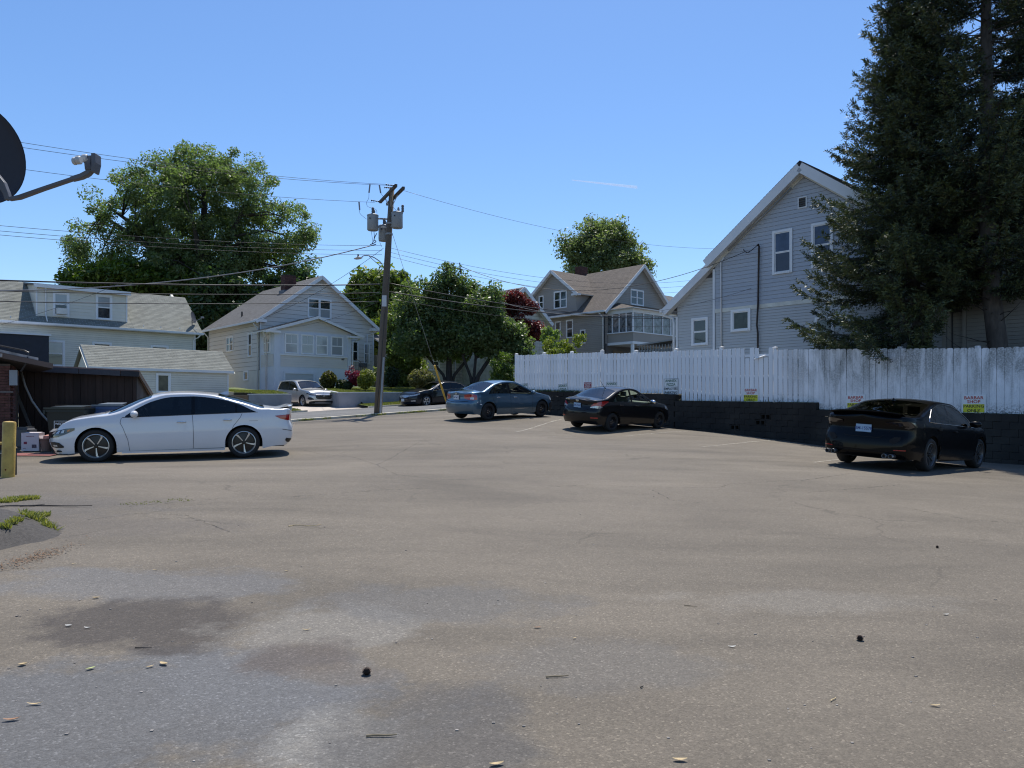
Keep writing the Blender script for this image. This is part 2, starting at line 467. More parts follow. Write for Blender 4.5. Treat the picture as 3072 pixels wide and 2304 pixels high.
WEEDB = leaf_mat('weed_blades', (.15, .18, .05), (.36, .34, .12), .55, .35, (1.2, 1.3, .4))
def strip_pts(n, s0, s1, t0, t1, off=0., hf=None):
    S = RNG.uniform(s0, s1, n); T = RNG.uniform(t0, t1, n)
    X = POLE[0] + S * A2[0] + T * B2[0]; Y = POLE[1] + S * A2[1] + T * B2[1]
    Z = (GA(X, Y) if hf is None else hf(S, T, X, Y)) + off
    return np.stack([X, Y, Z], -1)
kp = []
for c in np.concatenate([RNG.uniform(-.8, 7.5, 26), RNG.uniform(-7, -1, 5)]):
    q = strip_pts(70, c - .25, c + .25, -.66, -.5 + RNG.uniform(0, .2), .03); kp.append(q)
q = strip_pts(500, -.5, .6, -.3, .25); kp.append(q)
blades('kerb_grass', np.concatenate(kp), .07, .02, GRASSB)

# verge and front lawns behind the painted retaining walls
def lawnL(S, T, X, Y): return 2.33 + np.clip((T - 9.7) / 7.3, 0, 1) * .5 + .05 * np.sin(S * 1.7) + np.clip(1 - np.abs(S + .9) / 2.2, 0, 1) * np.clip(1 - np.abs(T - 11.2) / 2, 0, 1) * .14
def lawnR(S, T, X, Y): return 2.42 + np.clip((S - 3) * .02, 0, .4) + np.clip((T - 9.7) / 6, 0, 1) * .5
grid_sheet('verge', GRASS, -24, .2, 8.15, 9.5, .8, .3, .1)
grid_sheet('verge', GRASS, 4.3, 30, 8.15, 9.5, .8, .3, .1)
def hdrive(S, T, X, Y): return street_h(np.clip(S, .2, 4.4)) * (1 - sstep(8, 10.5, T)) + 1.62 * sstep(8, 10.5, T) + .01 + np.where(T < 8.3, -.0, 0)
grid_sheet('driveway', CONC, .3, 4.25, 7.95, 17.4, .5, .25, .012, hdrive)
grid_sheet('front_lawn', GRASS, -2.9, .15, 9.7, 30, .3, .4, 0, lawnL)
grid_sheet('front_lawn', GRASS, 3.0, 30, 9.7, 34, .6, .6, 0, lawnR)
lb = np.concatenate([strip_pts(9000, -2.8, .1, 9.7, 13, 0, lawnL)])
blades('lawn_grass', lb, .06, .018, GRASSB)
blades('lawn_grass', strip_pts(22000, 3.1, 15, 9.7, 14, 0, lawnR), .06, .018, GRASSB)
blades('verge_grass', np.concatenate([strip_pts(4500, -2.5, .15, 8.2, 9.5, .1), strip_pts(5000, 4.35, 9, 8.2, 9.5, .1)]), .06, .02, GRASSB)

def wall_run(name, label, pts, th, m, cap=None):       # pts: [(s, t, z0, z1)]
    t_ = thing(name, label, 'wall', W(pts[0][0], pts[0][1], 0)[:2] + (pts[0][2],))
    o = Vector(t_.location); mb = MB(); cb = MB()
    for (s0, t0, a0, b0), (s1, t1, a1, b1) in zip(pts[:-1], pts[1:]):
        d = np.array([s1 - s0, t1 - t0]); L = np.linalg.norm(d); d /= L; nrm = np.array([-d[1], d[0]]) * th
        def q(s, t, z): return Vector(W(s, t, z)) - o
        for (M_, e, za0, za1, zb0, zb1) in ((mb, 0, a0, b0, a1, b1), (cb, .012, b0, b0 + .05, b1, b1 + .05)):
            c = [(s0 - d[0] * e - nrm[0] * e, t0 - d[1] * e - nrm[1] * e / th * 1), (s1 + d[0] * e, t1 + d[1] * e), (s1 + nrm[0], t1 + nrm[1]), (s0 + nrm[0], t0 + nrm[1])]
            if e: c[0] = (s0 - d[0] * e - nrm[0] / th * e, t0 - d[1] * e - nrm[1] / th * e); c[1] = (s1 + d[0] * e - nrm[0] / th * e, t1 + d[1] * e - nrm[1] / th * e)
            lo = [q(*c[0], za0), q(*c[1], zb0), q(*c[2], zb0), q(*c[3], za0)]
            hi = [q(*c[0], za1), q(*c[1], zb1), q(*c[2], zb1), q(*c[3], za1)]
            n = len(M_.v); M_.v += lo + hi
            M_.f += [tuple(n + i for i in f) for f in ((0, 3, 2, 1), (4, 5, 6, 7), (0, 1, 5, 4), (1, 2, 6, 5), (2, 3, 7, 6), (3, 0, 4, 7))]
    mb.build('wall_face', m, t_)
    cb.build('coping', cap or WHITE, t_)
    return t_
WCAP = mat('wall_coping_paint', (.6, .6, .6), .7, var=.12, vscale=2)
wl = wall_run('retaining_wall', 'low grey painted wall left of the silver suv, under a tuft of dry grass', [(-2.2, 9.5, 1.2, 2.26), (.2, 9.5, 1.2, 2.30)], .2, GREYWALL, WCAP)
wall_run('retaining_wall', 'short grey wall running back beside the left flank of the silver suv', [(.0, 9.72, 1.2, 2.30), (.0, 16.4, 1.3, 2.6)], -.2 if False else .2, GREYWALL, WCAP)
wr = wall_run('retaining_wall', 'long grey painted wall with weep holes behind the utility pole', [(3.1, 9.5, 1.3, 2.42), (16.0, 9.5, 1.3, 2.62)], .2, GREYWALL, WCAP)
wall_run('retaining_wall', 'grey wall rising beside the driveway right of the silver suv', [(3.1, 9.72, 1.3, 2.42), (3.1, 14.5, 1.3, 2.95)], -.2, GREYWALL, WCAP)
wall_run('brown_wall', 'stub of brown wooden wall between the garage and the grey wall', [(-4.6, 9.52, 1.1, 2.2), (-2.22, 9.52, 1.1, 2.2)], .15, mat('brown_wall_wood', (.2, .12, .07), .8, var=.2), mat('brown_wall_cap', (.22, .15, .1), .8))
for w_, ss in ((wl, (-.9,)), (wr, (4.6, 7.3, 11.))):
    for s_ in ss:
        x, y, z = W(s_, 9.495, 1.62 + .05 * max(0, s_))
        mb = MB(); mb.lathe([(.001, 0), (.05, 0), (.05, .03), (.06, .03), (.06, -.02)], seg=12)
        inst('weep_hole', mb.mesh('weep_hole', BLACK), w_, Vector((x, y, z)) - Vector(w_.location), Euler((R(90), 0, PHI)))

# cracks and parking lines: thin sheets following the lot
def ribbon(name, pts, width, m, off, jag=0., sub=10, kind='structure'):
    mb = MB(); P = []
    for (x0, y0), (x1, y1) in zip(pts[:-1], pts[1:]):
        for k in range(sub):
            f = k / sub; P.append([x0 + (x1 - x0) * f + random.gauss(0, jag), y0 + (y1 - y0) * f + random.gauss(0, jag)])
    P.append(list(pts[-1])); n = len(P)
    for i in range(n):
        a = P[max(i - 1, 0)]; b = P[min(i + 1, n - 1)]; dx, dy = b[0] - a[0], b[1] - a[1]; L = math.hypot(dx, dy) or 1
        w = (width if not jag else width * random.uniform(.4, 1.4)) / 2
        for sg in (-1, 1):
            x = P[i][0] - dy / L * w * sg; y = P[i][1] + dx / L * w * sg
            mb.v.append((x, y, G(x, y) + off))
    mb.f = [(2 * i, 2 * i + 2, 2 * i + 3, 2 * i + 1) for i in range(n - 1)]
    o = mb.build(name, m); o['kind'] = kind; return o
def gp(px, py):     # a point of the lot surface along a sight line, used only to survey positions
    k = (px - 1536) / 2250; q = (py - 1222) / 2250; y = 5.
    for _ in range(60):
        y = y * .5 + .5 * max(1., min(60, (EYE - G(k * y, y)) / max(q, 1e-3)))
    return (k * y, y)
def faded(name, color, amt):
    m, nt, o = _nodes(name)
    p = nt.nodes.new('ShaderNodeBsdfPrincipled'); p.inputs['Roughness'].default_value = .8
    v = wpos(nt)
    p.inputs['Base Color'].default_value = (*color, 1)
    tr = nt.nodes.new('ShaderNodeBsdfTransparent'); mx = nt.nodes.new('ShaderNodeMixShader')
    f = ramp(nt, noise(nt, v, 14, 6, .7), [(.42, 0.), (.62, amt)])
    nt.links.new(f, mx.inputs[0]); nt.links.new(tr.outputs[0], mx.inputs[1]); nt.links.new(p.outputs[0], mx.inputs[2]); nt.links.new(mx.outputs[0], o.inputs[0])
    return m
LINE = faded('worn_line_paint', (.50, .46, .38), .7)
CRK = faded('crack_dark', (.03, .027, .024), .9)
for a, b in [((1545, 1266), (1700, 1256)), ((1872, 1309), (2062, 1295)), ((2105, 1341), (2310, 1322)), ((2440, 1388), (2530, 1378)), ((1655, 1285), (1720, 1282))]:
    ribbon('parking_line', [gp(*a), gp(*b)], .09, LINE, .006, 0, 8)
CR = [[(890, 1345), (960, 1362), (1060, 1372), (1130, 1395), (1190, 1425), (1330, 1440), (1460, 1440)], [(1130, 1395), (1250, 1330), (1330, 1310)],
      [(1640, 1462), (1780, 1455), (1960, 1465), (2160, 1462), (2190, 1452), (2420, 1440), (2560, 1420)], [(2420, 1478), (2620, 1462), (2700, 1455)],
      [(880, 1490), (1000, 1482), (1120, 1472), (1280, 1465)], [(380, 1520), (560, 1505), (720, 1492)], [(2560, 1930), (2840, 1980), (3072, 2050)][:0] or [(1960, 1470), (2010, 1500), (2100, 1510)],
      [(2700, 1520), (2900, 1560), (3060, 1570)], [(260, 1560), (420, 1540), (560, 1548), (700, 1600)]]
for c in CR:
    ribbon('asphalt_crack', [gp(*p) for p in c], .016, CRK, .004, .012, 12)

# asphalt apron hump at the left edge
def hump():
    mb = MB(); n = 26; m_ = 24; cx, cy = -5.85, 7.15
    for i in range(n):
        for j in range(m_):
            x = cx - 2.0 + i * .14; y = cy - 1.7 + j * .15
            r = math.hypot(min(0, x - cx) / 4 if x < cx else (x - cx) / 1.3, (y - cy) / 1.45)
            h = .16 * (1 - sstep(.72, 1.0, np.array(r + .05 * math.sin(y * 4)))) - .02
            mb.v.append((x, y, G(x, y) + float(h) + .012 * math.sin(x * 9 + y * 4)))
    mb.f = [(i * m_ + j, (i + 1) * m_ + j, (i + 1) * m_ + j + 1, i * m_ + j + 1) for i in range(n - 1) for j in range(m_ - 1)]
    o = mb.build('asphalt_hump', mat('old_asphalt', (.062, .056, .05), .9, var=.3, vscale=30, bump=1., bscale=90), smooth=True); o['kind'] = 'structure'
hump()
def hump_h(x, y):
    cx, cy = -5.85, 7.15; r = math.hypot((x - cx) / (4 if x < cx else 1.3), (y - cy) / 1.45)
    return max(0., .16 * float(1 - sstep(.72, 1.0, np.array(r + .05 * math.sin(y * 4)))) - .02)
def weeds(label_, spots, h, w, m, n, r):
    P = []
    for px, py in spots:
        x, y = gp(px, py)
        for _ in range(n):
            a = random.uniform(0, 6.28); q = r * math.sqrt(random.random())
            xx, yy = x + q * math.cos(a), y + q * .55 * math.sin(a); P.append((xx, yy, G(xx, yy) + hump_h(xx, yy) - .008))
    o = blades('weeds', P, h, w, m); return o
weeds('', [(20, 1505), (50, 1500), (85, 1497)], .05, .014, WEEDB, 330, .14)
weeds('', [(90, 1550), (110, 1562), (130, 1548), (85, 1580), (135, 1585), (148, 1592), (120, 1575), (100, 1588)], .06, .013, WEEDB, 120, .08)
weeds('', [(12, 1625), (35, 1612), (50, 1603)], .05, .012, WEEDB, 150, .06)
weeds('', [(400, 1512), (470, 1506), (540, 1500)], .02, .01, GRASSB, 60, .16)
# ------------------------------------------------------------------ block retaining wall, picket fence and signs on the right
FD = np.array([-.643, .766]); FN = np.array([-.766, -.643])      # along the fence (away), and towards the lot
F0 = np.array([13.2, 20.3])
FROT = math.atan2(-FD[1], -FD[0])                                 # local +x runs to the right seen from the lot
def FP(u, off=0., z=0.):                                          # off: towards the lot
    p = F0 + FD * u + FN * off
    return Vector((p[0], p[1], z))
def wall_top(u):
    if u < 5.1: return 1.42 + .02 * u
    if u < 10.75: return 1.745 + .018 * (u - 5.1)
    return 2.10 + .031 * (u - 10.75)
def fence_top(u):
    if u < 6.72: return 3.22 + .05 * u
    if u < 14.7: return 3.64 + .026 * (u - 6.72)
    return 3.92 + .028 * (u - 14.7)
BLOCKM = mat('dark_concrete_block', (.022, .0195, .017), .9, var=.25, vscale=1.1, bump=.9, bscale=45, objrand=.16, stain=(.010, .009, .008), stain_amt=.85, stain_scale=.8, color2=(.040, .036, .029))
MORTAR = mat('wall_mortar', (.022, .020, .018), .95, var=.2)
bw = thing('block_wall', 'low dark concrete block retaining wall under the white picket fence', 'wall', tuple(FP(0, .0, .3)), FROT)
def bl(u, off, z): return (-u, -off, z - .3)                      # fence coords to the wall's local frame (x right, -y towards the lot)
core = MB()
for a, b in [(-7.3, 5.1), (5.1, 10.75), (10.75, 20.6)]:
    zt = min(wall_top(a), wall_top(b - .01)) - .03
    core.box(-b, -a, -.02, .30, -1.2, zt - .3)
core.build('wall_core', MORTAR, bw)
def bevbox(w, d, h, b=.008):
    m = MB(); m.box(-w / 2, w / 2, -d / 2, d / 2, 0, h)
    bm = bmesh.new(); me = m.mesh('b'); bm.from_mesh(me)
    bmesh.ops.bevel(bm, geom=list(bm.edges), offset=b, segments=1, affect='EDGES'); bm.to_mesh(me); bm.free(); return me
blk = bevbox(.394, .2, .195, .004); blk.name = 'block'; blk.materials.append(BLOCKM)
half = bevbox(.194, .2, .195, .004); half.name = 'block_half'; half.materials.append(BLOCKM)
far_mb = MB(); cells = []
for sec, (a, b) in enumerate([(-7.3, 5.1), (5.1, 10.75), (10.75, 20.6)]):
    top0 = wall_top((a + b) / 2)
    for c in range(10):
        z = None
        k = 0; u = a + (0 if c % 2 == 0 else .2)
        if c % 2: cells.append((a + .1, wall_top(a + .1) - .2 * (c + 1), half))
        while u < b - .1:
            uc = min(u + .2, b - .1); zc = wall_top(u + .2 if u + .2 < b else b - .02) - .2 * (c + 1)
            cells.append((u + .2, zc, blk)); u += .4
vents = [(6.99, 1.18), (8.0, .97)]
shown = 0
for u, z, me in sorted(cells, key=lambda q: q[0]):
    g = G(*FP(u, .1)[:2])
    if z + .2 < g - .02 or (me is blk and u > 20.5): continue
    if any(abs(u - vu) < .21 and abs(z + .1 - vz) < .11 for vu, vz in vents):
        f = MB(); w = .38
        for x0, x1, z0, z1 in ((-w / 2, -w / 2 + .03, 0, .19), (-.02, .02, 0, .19), (w / 2 - .03, w / 2, 0, .19), (-w / 2 + .03, -.02, 0, .03), (.02, w / 2 - .03, 0, .03), (-w / 2 + .03, -.02, .16, .19), (.02, w / 2 - .03, .16, .19)):
            f.box(x0, x1, -.1, .1, z0, z1)
        inst('vented_block', f.mesh('vented_block', BLOCKM), bw, bl(u, .12, z)); continue
    if u > -1.3 and shown < 285:
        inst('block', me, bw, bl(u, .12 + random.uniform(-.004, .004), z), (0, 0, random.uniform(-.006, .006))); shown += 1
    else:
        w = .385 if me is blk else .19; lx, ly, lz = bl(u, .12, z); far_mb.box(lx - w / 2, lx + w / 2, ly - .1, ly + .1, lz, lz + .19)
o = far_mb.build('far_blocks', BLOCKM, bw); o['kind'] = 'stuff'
capm = MB()
# yard behind the wall, level with its top
def yardz(s, t, X, Y):
    d = np.stack([X - F0[0], Y - F0[1]], -1); u = d @ FD; b = -(d @ FN)
    z = np.where(u < 5.1, 1.42 + .02 * u, np.where(u < 10.75, 1.745 + .018 * (u - 5.1), 2.1 + .031 * (np.clip(u, 0, 22) - 10.75))) - .03
    return z + np.clip(b - 1, 0, 20) * .03
def yard_sheet():
    us = np.concatenate([np.linspace(-30, 5.09, 20), np.linspace(5.11, 10.74, 8), np.linspace(10.76, 20.6, 12)]); ds = np.linspace(.26, 26, 20)
    V = []; F = []
    for u in us:
        for d in ds:
            p = FP(u, -d); V.append((p.x, p.y, float(yardz(0, 0, np.array(p.x), np.array(p.y)))))
    n = len(ds); F = [(i * n + j, i * n + j + 1, (i + 1) * n + j + 1, (i + 1) * n + j) for i in range(len(us) - 1) for j in range(n - 1)]
    me = bpy.data.meshes.new('yard'); me.from_pydata(V, [], F); me.materials.append(YARD); me.update()
    o = link(bpy.data.objects.new('yard', me)); o['kind'] = 'structure'
yard_sheet()
w2_ = MB()   # wall returning along the lot's far end below the yard
def fence_mat():
    m, nt, o = _nodes('picket_paint')
    p = nt.nodes.new('ShaderNodeBsdfPrincipled'); p.inputs['Roughness'].default_value = .62
    g = nt.nodes.new('ShaderNodeNewGeometry'); sp = nt.nodes.new('ShaderNodeSeparateXYZ'); nt.links.new(g.outputs['Position'], sp.inputs[0])
    v = wpos(nt); vs = wpos(nt, (1, 1, .25))
    oi = nt.nodes.new('ShaderNodeObjectInfo')
    base = mixc(nt, 1., (.80, .81, .83), ramp(nt, oi.outputs['Random'], [(0, .93), (1, 1.04)]), 'MULTIPLY')
    f = ramp(nt, mth(nt, 'SUBTRACT', sp.outputs[0], sp.outputs[1]), [(0, 0.), (1, 1.)])   # along the fence
    al = mth(nt, 'ADD', mth(nt, 'MULTIPLY', mth(nt, 'SUBTRACT', sp.outputs[0], F0[0]), FD[0]), mth(nt, 'MULTIPLY', mth(nt, 'SUBTRACT', sp.outputs[1], F0[1]), FD[1]))
    right = nt.nodes.new('ShaderNodeMapRange'); right.inputs[1].default_value = 6.9; right.inputs[2].default_value = 5.0; nt.links.new(al, right.inputs[0])
    # grey weathering over the right half, streaky
    n1 = ramp(nt, noise(nt, vs, 2.2, 6, .7, .4), [(.40, 0.), (.58, 1.)])
    n2 = ramp(nt, noise(nt, v, 26, 5, .75), [(.36, .35), (.58, 1.)])
    zr = nt.nodes.new('ShaderNodeMapRange'); zr.inputs[1].default_value = 2.0; zr.inputs[2].default_value = 2.8; zr.inputs[3].default_value = .45; nt.links.new(sp.outputs[2], zr.inputs[0])
    dirt = mth(nt, 'MULTIPLY', mth(nt, 'MULTIPLY', mth(nt, 'MULTIPLY', n1, n2), right.outputs[0]), zr.outputs[0])
    col = mixc(nt, mth(nt, 'MULTIPLY', dirt, .92), base, mixc(nt, noise(nt, vs, 7, 3), (.10, .105, .09), (.30, .31, .30)))
    # black mould at the foot of the right boards
    low = nt.nodes.new('ShaderNodeMapRange'); low.inputs[1].default_value = 1.75; low.inputs[2].default_value = 1.42; nt.links.new(sp.outputs[2], low.inputs[0])
    n3 = ramp(nt, noise(nt, v, 18, 6, .8), [(.48, 0.), (.58, 1.)])
    lowb = mth(nt, 'MULTIPLY', mth(nt, 'MULTIPLY', low.outputs[0], n3), right.outputs[0])
    col = mixc(nt, mth(nt, 'MULTIPLY', lowb, .95), col, (.03, .035, .03))
    # soil splash at the foot of the left boards, 0.3 m above the wall top
    wt = nt.nodes.new('ShaderNodeMapRange'); wt.inputs[1].default_value = 2.12; wt.inputs[2].default_value = 1.8; nt.links.new(sp.outputs[2], wt.inputs[0])
    n4 = ramp(nt, noise(nt, v, 4.5, 6, .7, .5), [(.46, 0.), (.64, 1.)])
    left = nt.nodes.new('ShaderNodeMapRange'); left.inputs[1].default_value = 4.8; left.inputs[2].default_value = 5.4; nt.links.new(al, left.inputs[0])
    col = mixc(nt, mth(nt, 'MULTIPLY', mth(nt, 'MULTIPLY', mth(nt, 'MULTIPLY', n4, wt.outputs[0]), left.outputs[0]), .6), col, (.2, .22, .18))
    nt.links.new(col, p.inputs['Base Color'])
    b = nt.nodes.new('ShaderNodeBump'); b.inputs['Strength'].default_value = .25; b.inputs['Distance'].default_value = .006
    nt.links.new(noise(nt, wpos(nt, (1, 1, .12)), 40, 4), b.inputs['Height']); nt.links.new(b.outputs[0], p.inputs['Normal'])
    nt.links.new(p.outputs[0], o.inputs[0]); return m
FENCEM = fence_mat()
fence = thing('picket_fence', 'long white board fence standing on the dark block wall', 'fence', tuple(FP(0, 0, 1.4)), FROT)
def fl(u, off, z): return Vector((-u, -off, z - 1.4))
def picket(w, h, r):      # board with clipped (left run) or rounded (right run) head
    m = MB(); t = .019
    if r: pts = [(-w / 2, 0), (w / 2, 0), (w / 2, h - r), (w / 2 - r * .3, h - r * .3), (w / 2 - r, h), (-w / 2 + r, h), (-w / 2 + r * .3, h - r * .3), (-w / 2, h - r)]
    m.prism([(x, -t / 2, z) for x, z in pts], (0, t, 0)); return m
PKL = picket(.163, 1.0, .03).mesh('picket', FENCEM)
PKR = picket(.176, 1.0, .045).mesh('picket', FENCEM)
posts = [-6.4, -4.15, -1.9, .56, 2.63, 6.72, 8.84, 10.87, 12.86, 14.72, 16.54, 18.34, 20.31]
PKM = {}
def pk(w, h, r):
    k = (w, round(h, 2), r)
    if k not in PKM: PKM[k] = picket(w, round(h, 2), r).mesh('picket', FENCEM)
    return PKM[k]
i = 0; u = -6.5
while u < 20.25:
    right = u < 5.6
    step = .180 if right else .1815
    nxt = [p for p in posts if abs(p - u) < .085]
    uc = u
    zt = fence_top(uc); zb = wall_top(uc) + .015
    if 10.55 < uc < 10.75: zb = wall_top(10.8) + .015
    if 7.72 < uc < 7.90: zt -= .34
    if 7.0 < uc < 7.36: zt -= .32
    if nxt and not right and nxt[0] != 6.72 and nxt[0] != 14.72: pass
    h = zt - zb + random.uniform(-.012, .012)
    inst('picket', pk(.173 if right else .152, h, .045 if right else .028), fence, fl(uc, random.uniform(-.002, .002), zb), (random.uniform(-.004, .004), random.uniform(-.005, .005), random.uniform(-.02, .02)))
    u += step
rails = MB()
for a, b in zip(posts[:-1], posts[1:]):
    for f in (.12, .48, .86):
        if a >= 5.1 and b <= 10.9 or True:
            za = wall_top(a + .03) + (fence_top(a + .03) - wall_top(a + .03)) * f; zb = wall_top(b - .06) + (fence_top(b - .06) - wall_top(b - .06)) * f
            m = MB(); p0, p1 = fl(a, -.035, za), fl(b, -.035, zb)
            m.prism([p0 + Vector((0, -.02, -.045)), p0 + Vector((0, .02, -.045)), p0 + Vector((0, .02, .045)), p0 + Vector((0, -.02, .045))], p1 - p0)
            m.build('rail', FENCEM, fence)
for p in posts:
    e = .03; zt = fence_top(p - e if p not in (14.72,) else p + e) + .06
    m = MB(); m.box(-.06, .06, -.06, .06, 0, zt - wall_top(p) + .3)
    o = m.build('post', FENCEM, fence, loc=fl(p, -.10, wall_top(p) - .3))
    if p > 6:
        c = MB(); c.lathe([(.085, 0), (.088, .012), (.08, .03), (.05, .042), (.001, .048)], seg=14)
        c.build('post_cap', WHITE, o, smooth=True, loc=(0, 0, zt - wall_top(p) + .3))
m = MB(); m.box(-.2, .2, -.03, .03, -.012, .012)
plank = m.build('loose_plank', WHITE, loc=FP(7.22, .06, fence_top(7.2) - .33), rot=(R(25), R(-14), FROT + .12))
tag(plank, 'short bright board lying over the broken gap in the white fence', 'board')

# signs on the fence
SGREEN = mat('sign_green', (.012, .10, .04), .6, var=.05); SBLACK = mat('sign_black', (.012, .012, .016), .6, var=.05)
SRED = mat('sign_red', (.45, .03, .02), .6, var=.05); SYEL = mat('sign_yellow', (.62, .60, .03), .6, var=.06); SWHITE = mat('sign_white', (.72, .74, .74), .45, var=.04)
SMAR = mat('sign_maroon', (.28, .015, .03), .6, var=.06)
def sign(u, z, w, h, rows, label, frame=None, band=None, off=.03, tilt=0., rr=0, group=None):
    t = thing('parking_sign', label, 'sign', tuple(FP(u, off, z)), FROT, group)
    t.rotation_euler = (R(random.uniform(-1, 1)), R(tilt), FROT)
    m = MB(); c = rr or .004
    m.prism([(x, -.004, zz) for x, zz in [(-w / 2 + c, 0), (w / 2 - c, 0), (w / 2, c), (w / 2, h - c), (w / 2 - c, h), (-w / 2 + c, h), (-w / 2, h - c), (-w / 2, c)]], (0, .008, 0))
    m.build('sign_plate', SWHITE, t)
    if frame:
        f = MB(); e = .006
        for x0, x1, z0, z1 in ((-w / 2 + e, w / 2 - e, e, e + .01), (-w / 2 + e, w / 2 - e, h - e - .01, h - e), (-w / 2 + e, -w / 2 + e + .01, e + .01, h - e - .01), (w / 2 - e - .01, w / 2 - e, e + .01, h - e - .01), (-w / 2 + .02, w / 2 - .02, h * .485, h * .485 + .006)):
            f.box(x0, x1, -.0065, -.0045, z0, z1)
        f.build('sign_border', SBLACK, t)
    if band:
        f = MB(); f.box(*band[:2], -.0065, -.0045, *band[2:4]); f.build('colour_band', band[4], t)
    for body, zz, size, mm, xs in rows:
        text_obj('lettering', body, size, mm, t, (0, -.0075, zz), (R(90), 0, 0), xs=xs, bold=.016, depth=.0006)
    return t
def annex(u, z, lab, tilt=0., w=.68, h=.62):
    return sign(u, z, w, h, [('ANNEX', h * .85, .135, SGREEN, 1.15), ('PIZZA', h * .62, .135, SGREEN, 1.15), ('EMPLOYEES', h * .36, .125, SBLACK, .98), ('PARKING', h * .125, .135, SBLACK, 1.08)], lab, frame=True, tilt=tilt, group='pizza shop staff parking signs')
annex(11.02, 2.085, 'fully visible green-lettered pizza shop sign where the wall steps down')
annex(14.1, 2.06, 'green-lettered pizza shop sign just right of the red no parking sign', 2, .60, .60)
annex(16.95, 2.02, 'green-lettered pizza shop sign left of the red sign', -3, .62, .62)
annex(19.62, 2.1, 'farthest green-lettered pizza shop sign, behind the blue sedan at the fence end', -3, .60, .62)
sign(15.45, 2.06, .46, .62, [('NO PARKING', .565, .068, SWHITE, .98), ('PRIVATE', .49, .082, SWHITE, .98), ('PROPERTY', .405, .082, SWHITE, .95), ('UNAUTHORIZED', .30, .052, SMAR, .9), ('VEHICLES', .23, .052, SMAR, 1.), ('TOWED', .13, .07, SMAR, 1.)],
     'red and white no parking private property sign above the black sedan', band=(-.22, .22, .355, .61, SMAR), rr=.02, tilt=1)
def barber(u, z, lab, w=.62, h=.48, tilt=0.):
    return sign(u, z, w, h, [('BARBAR', h * .82, .12, SRED, 1.1), ('SHOP', h * .605, .12, SRED, 1.1), ('PARKING', h * .355, .115, SBLACK, 1.08), ('ONLY', h * .115, .115, SBLACK, 1.08)], lab, band=(-w * .44, w * .44, .01, h * .475, SYEL), tilt=tilt, group='barber shop parking signs')
barber(7.58, 1.80, 'small red and yellow barber sign near the loose plank, on the upper block wall', tilt=1)
barber(3.9, 1.51, 'red and yellow barber sign half hidden behind the nearest black sedan roof', tilt=-1, w=.60)
barber(.62, 1.45, 'red and yellow barber sign right of the nearest black sedan, on the dirtiest boards', tilt=0, w=.6, h=.50)
wp = []
for _ in range(2600):
    u = random.choice([random.uniform(17.6, 19.4), random.uniform(15.8, 17.5), random.uniform(19.3, 20.4), random.uniform(-2, 20)])
    p = FP(u, random.uniform(.02, .2), wall_top(u) - .03); wp.append(tuple(p))
blades('wall_top_weeds', wp[:1500], .12, .014, leaf_mat('dull_weeds', (.03, .05, .02), (.07, .10, .04)))

# ------------------------------------------------------------------ house kit
LAP_SHADE = (.10, .10, .105)  # shade colour painted into the joints between siding boards
class House:
    def __init__(s, name, label, x, y, z, cat='house'):
        s.t = thing(name, label, cat, (x, y, z), PHI); s.nsh = 0
    # wall frame: P0 (a,b), du unit in (a,b), outward normal n
def V2(a, b, z): return Vector((a, b, z))
def clap(parent, P0, du, n, z0, z1, iv, openings, course, m, proud=.016, name='siding_board', thick=.004):
    """lapped siding boards, one object per course; iv(z)->(ulo,uhi)"""
    z = z0; k = 0; gap = .007 if course < .22 else .016
    while z < z1 - .03:
        zt = min(z + course - gap, z1); cuts = {z, zt}
        for (a, b, c, d) in openings:
            for q in (c, d):
                if z < q < zt: cuts.add(q)
        cuts = sorted(cuts); comps = []; prev = []
        for za, zb in zip(cuts[:-1], cuts[1:]):
            if zb - za < .004: continue
            la, ha = iv(za); lb, hb = iv(zb); zm = (za + zb) / 2; lm, hm = iv(zm)
            segs = [(lm, hm, True, True)]
            for (a, b, c, d) in openings:
                if c - 1e-6 <= zm <= d + 1e-6:
                    ns = []
                    for (l, h, le, he) in segs:
                        if b <= l or a >= h: ns.append((l, h, le, he)); continue
                        if a > l: ns.append((l, a, le, False))
                        if b < h: ns.append((b, h, False, he))
                    segs = ns
            cur = []
            for (l, h, le, he) in segs:
                if h - l < .02: continue
                l0, l1 = (la, lb) if le else (l, l); h0, h1 = (ha, hb) if he else (h, h)
                if h0 <= l0 + .005 and h1 <= l1 + .005: continue
                h0 = max(h0, l0 + .002); h1 = max(h1, l1 + .002)
                hit = [c for (pl, ph, c) in prev if pl < h and ph > l]
                if hit:
                    mb = hit[0]
                    for o in hit[1:]:
                        if o is mb: continue
                        kk = len(mb.v); mb.v += o.v; mb.f += [tuple(i + kk for i in f) for f in o.f]; comps.remove(o)
                        prev = [(p, q, mb if c is o else c) for p, q, c in prev]; cur = [(p, q, mb if c is o else c) for p, q, c in cur]
                else: mb = MB(); comps.append(mb)
                cur.append((l, h, mb))
                pa = proud * (1 - (za - z) / course) + thick; pb = proud * (1 - (zb - z) / course) + thick
                def Q(u, zz, off): return (P0[0] + du[0] * u + n[0] * off, P0[1] + du[1] * u + n[1] * off, zz)
                kk = len(mb.v)
                mb.v += [Q(l0, za, pa), Q(h0, za, pa), Q(h1, zb, pb), Q(l1, zb, pb), Q(l0, za, .0), Q(h0, za, .0)]
                mb.f += [(kk, kk + 1, kk + 2, kk + 3), (kk + 4, kk + 5, kk + 1, kk)]
            prev = cur
        for mb in comps: mb.build(name, m, parent)
        z += course; k += 1
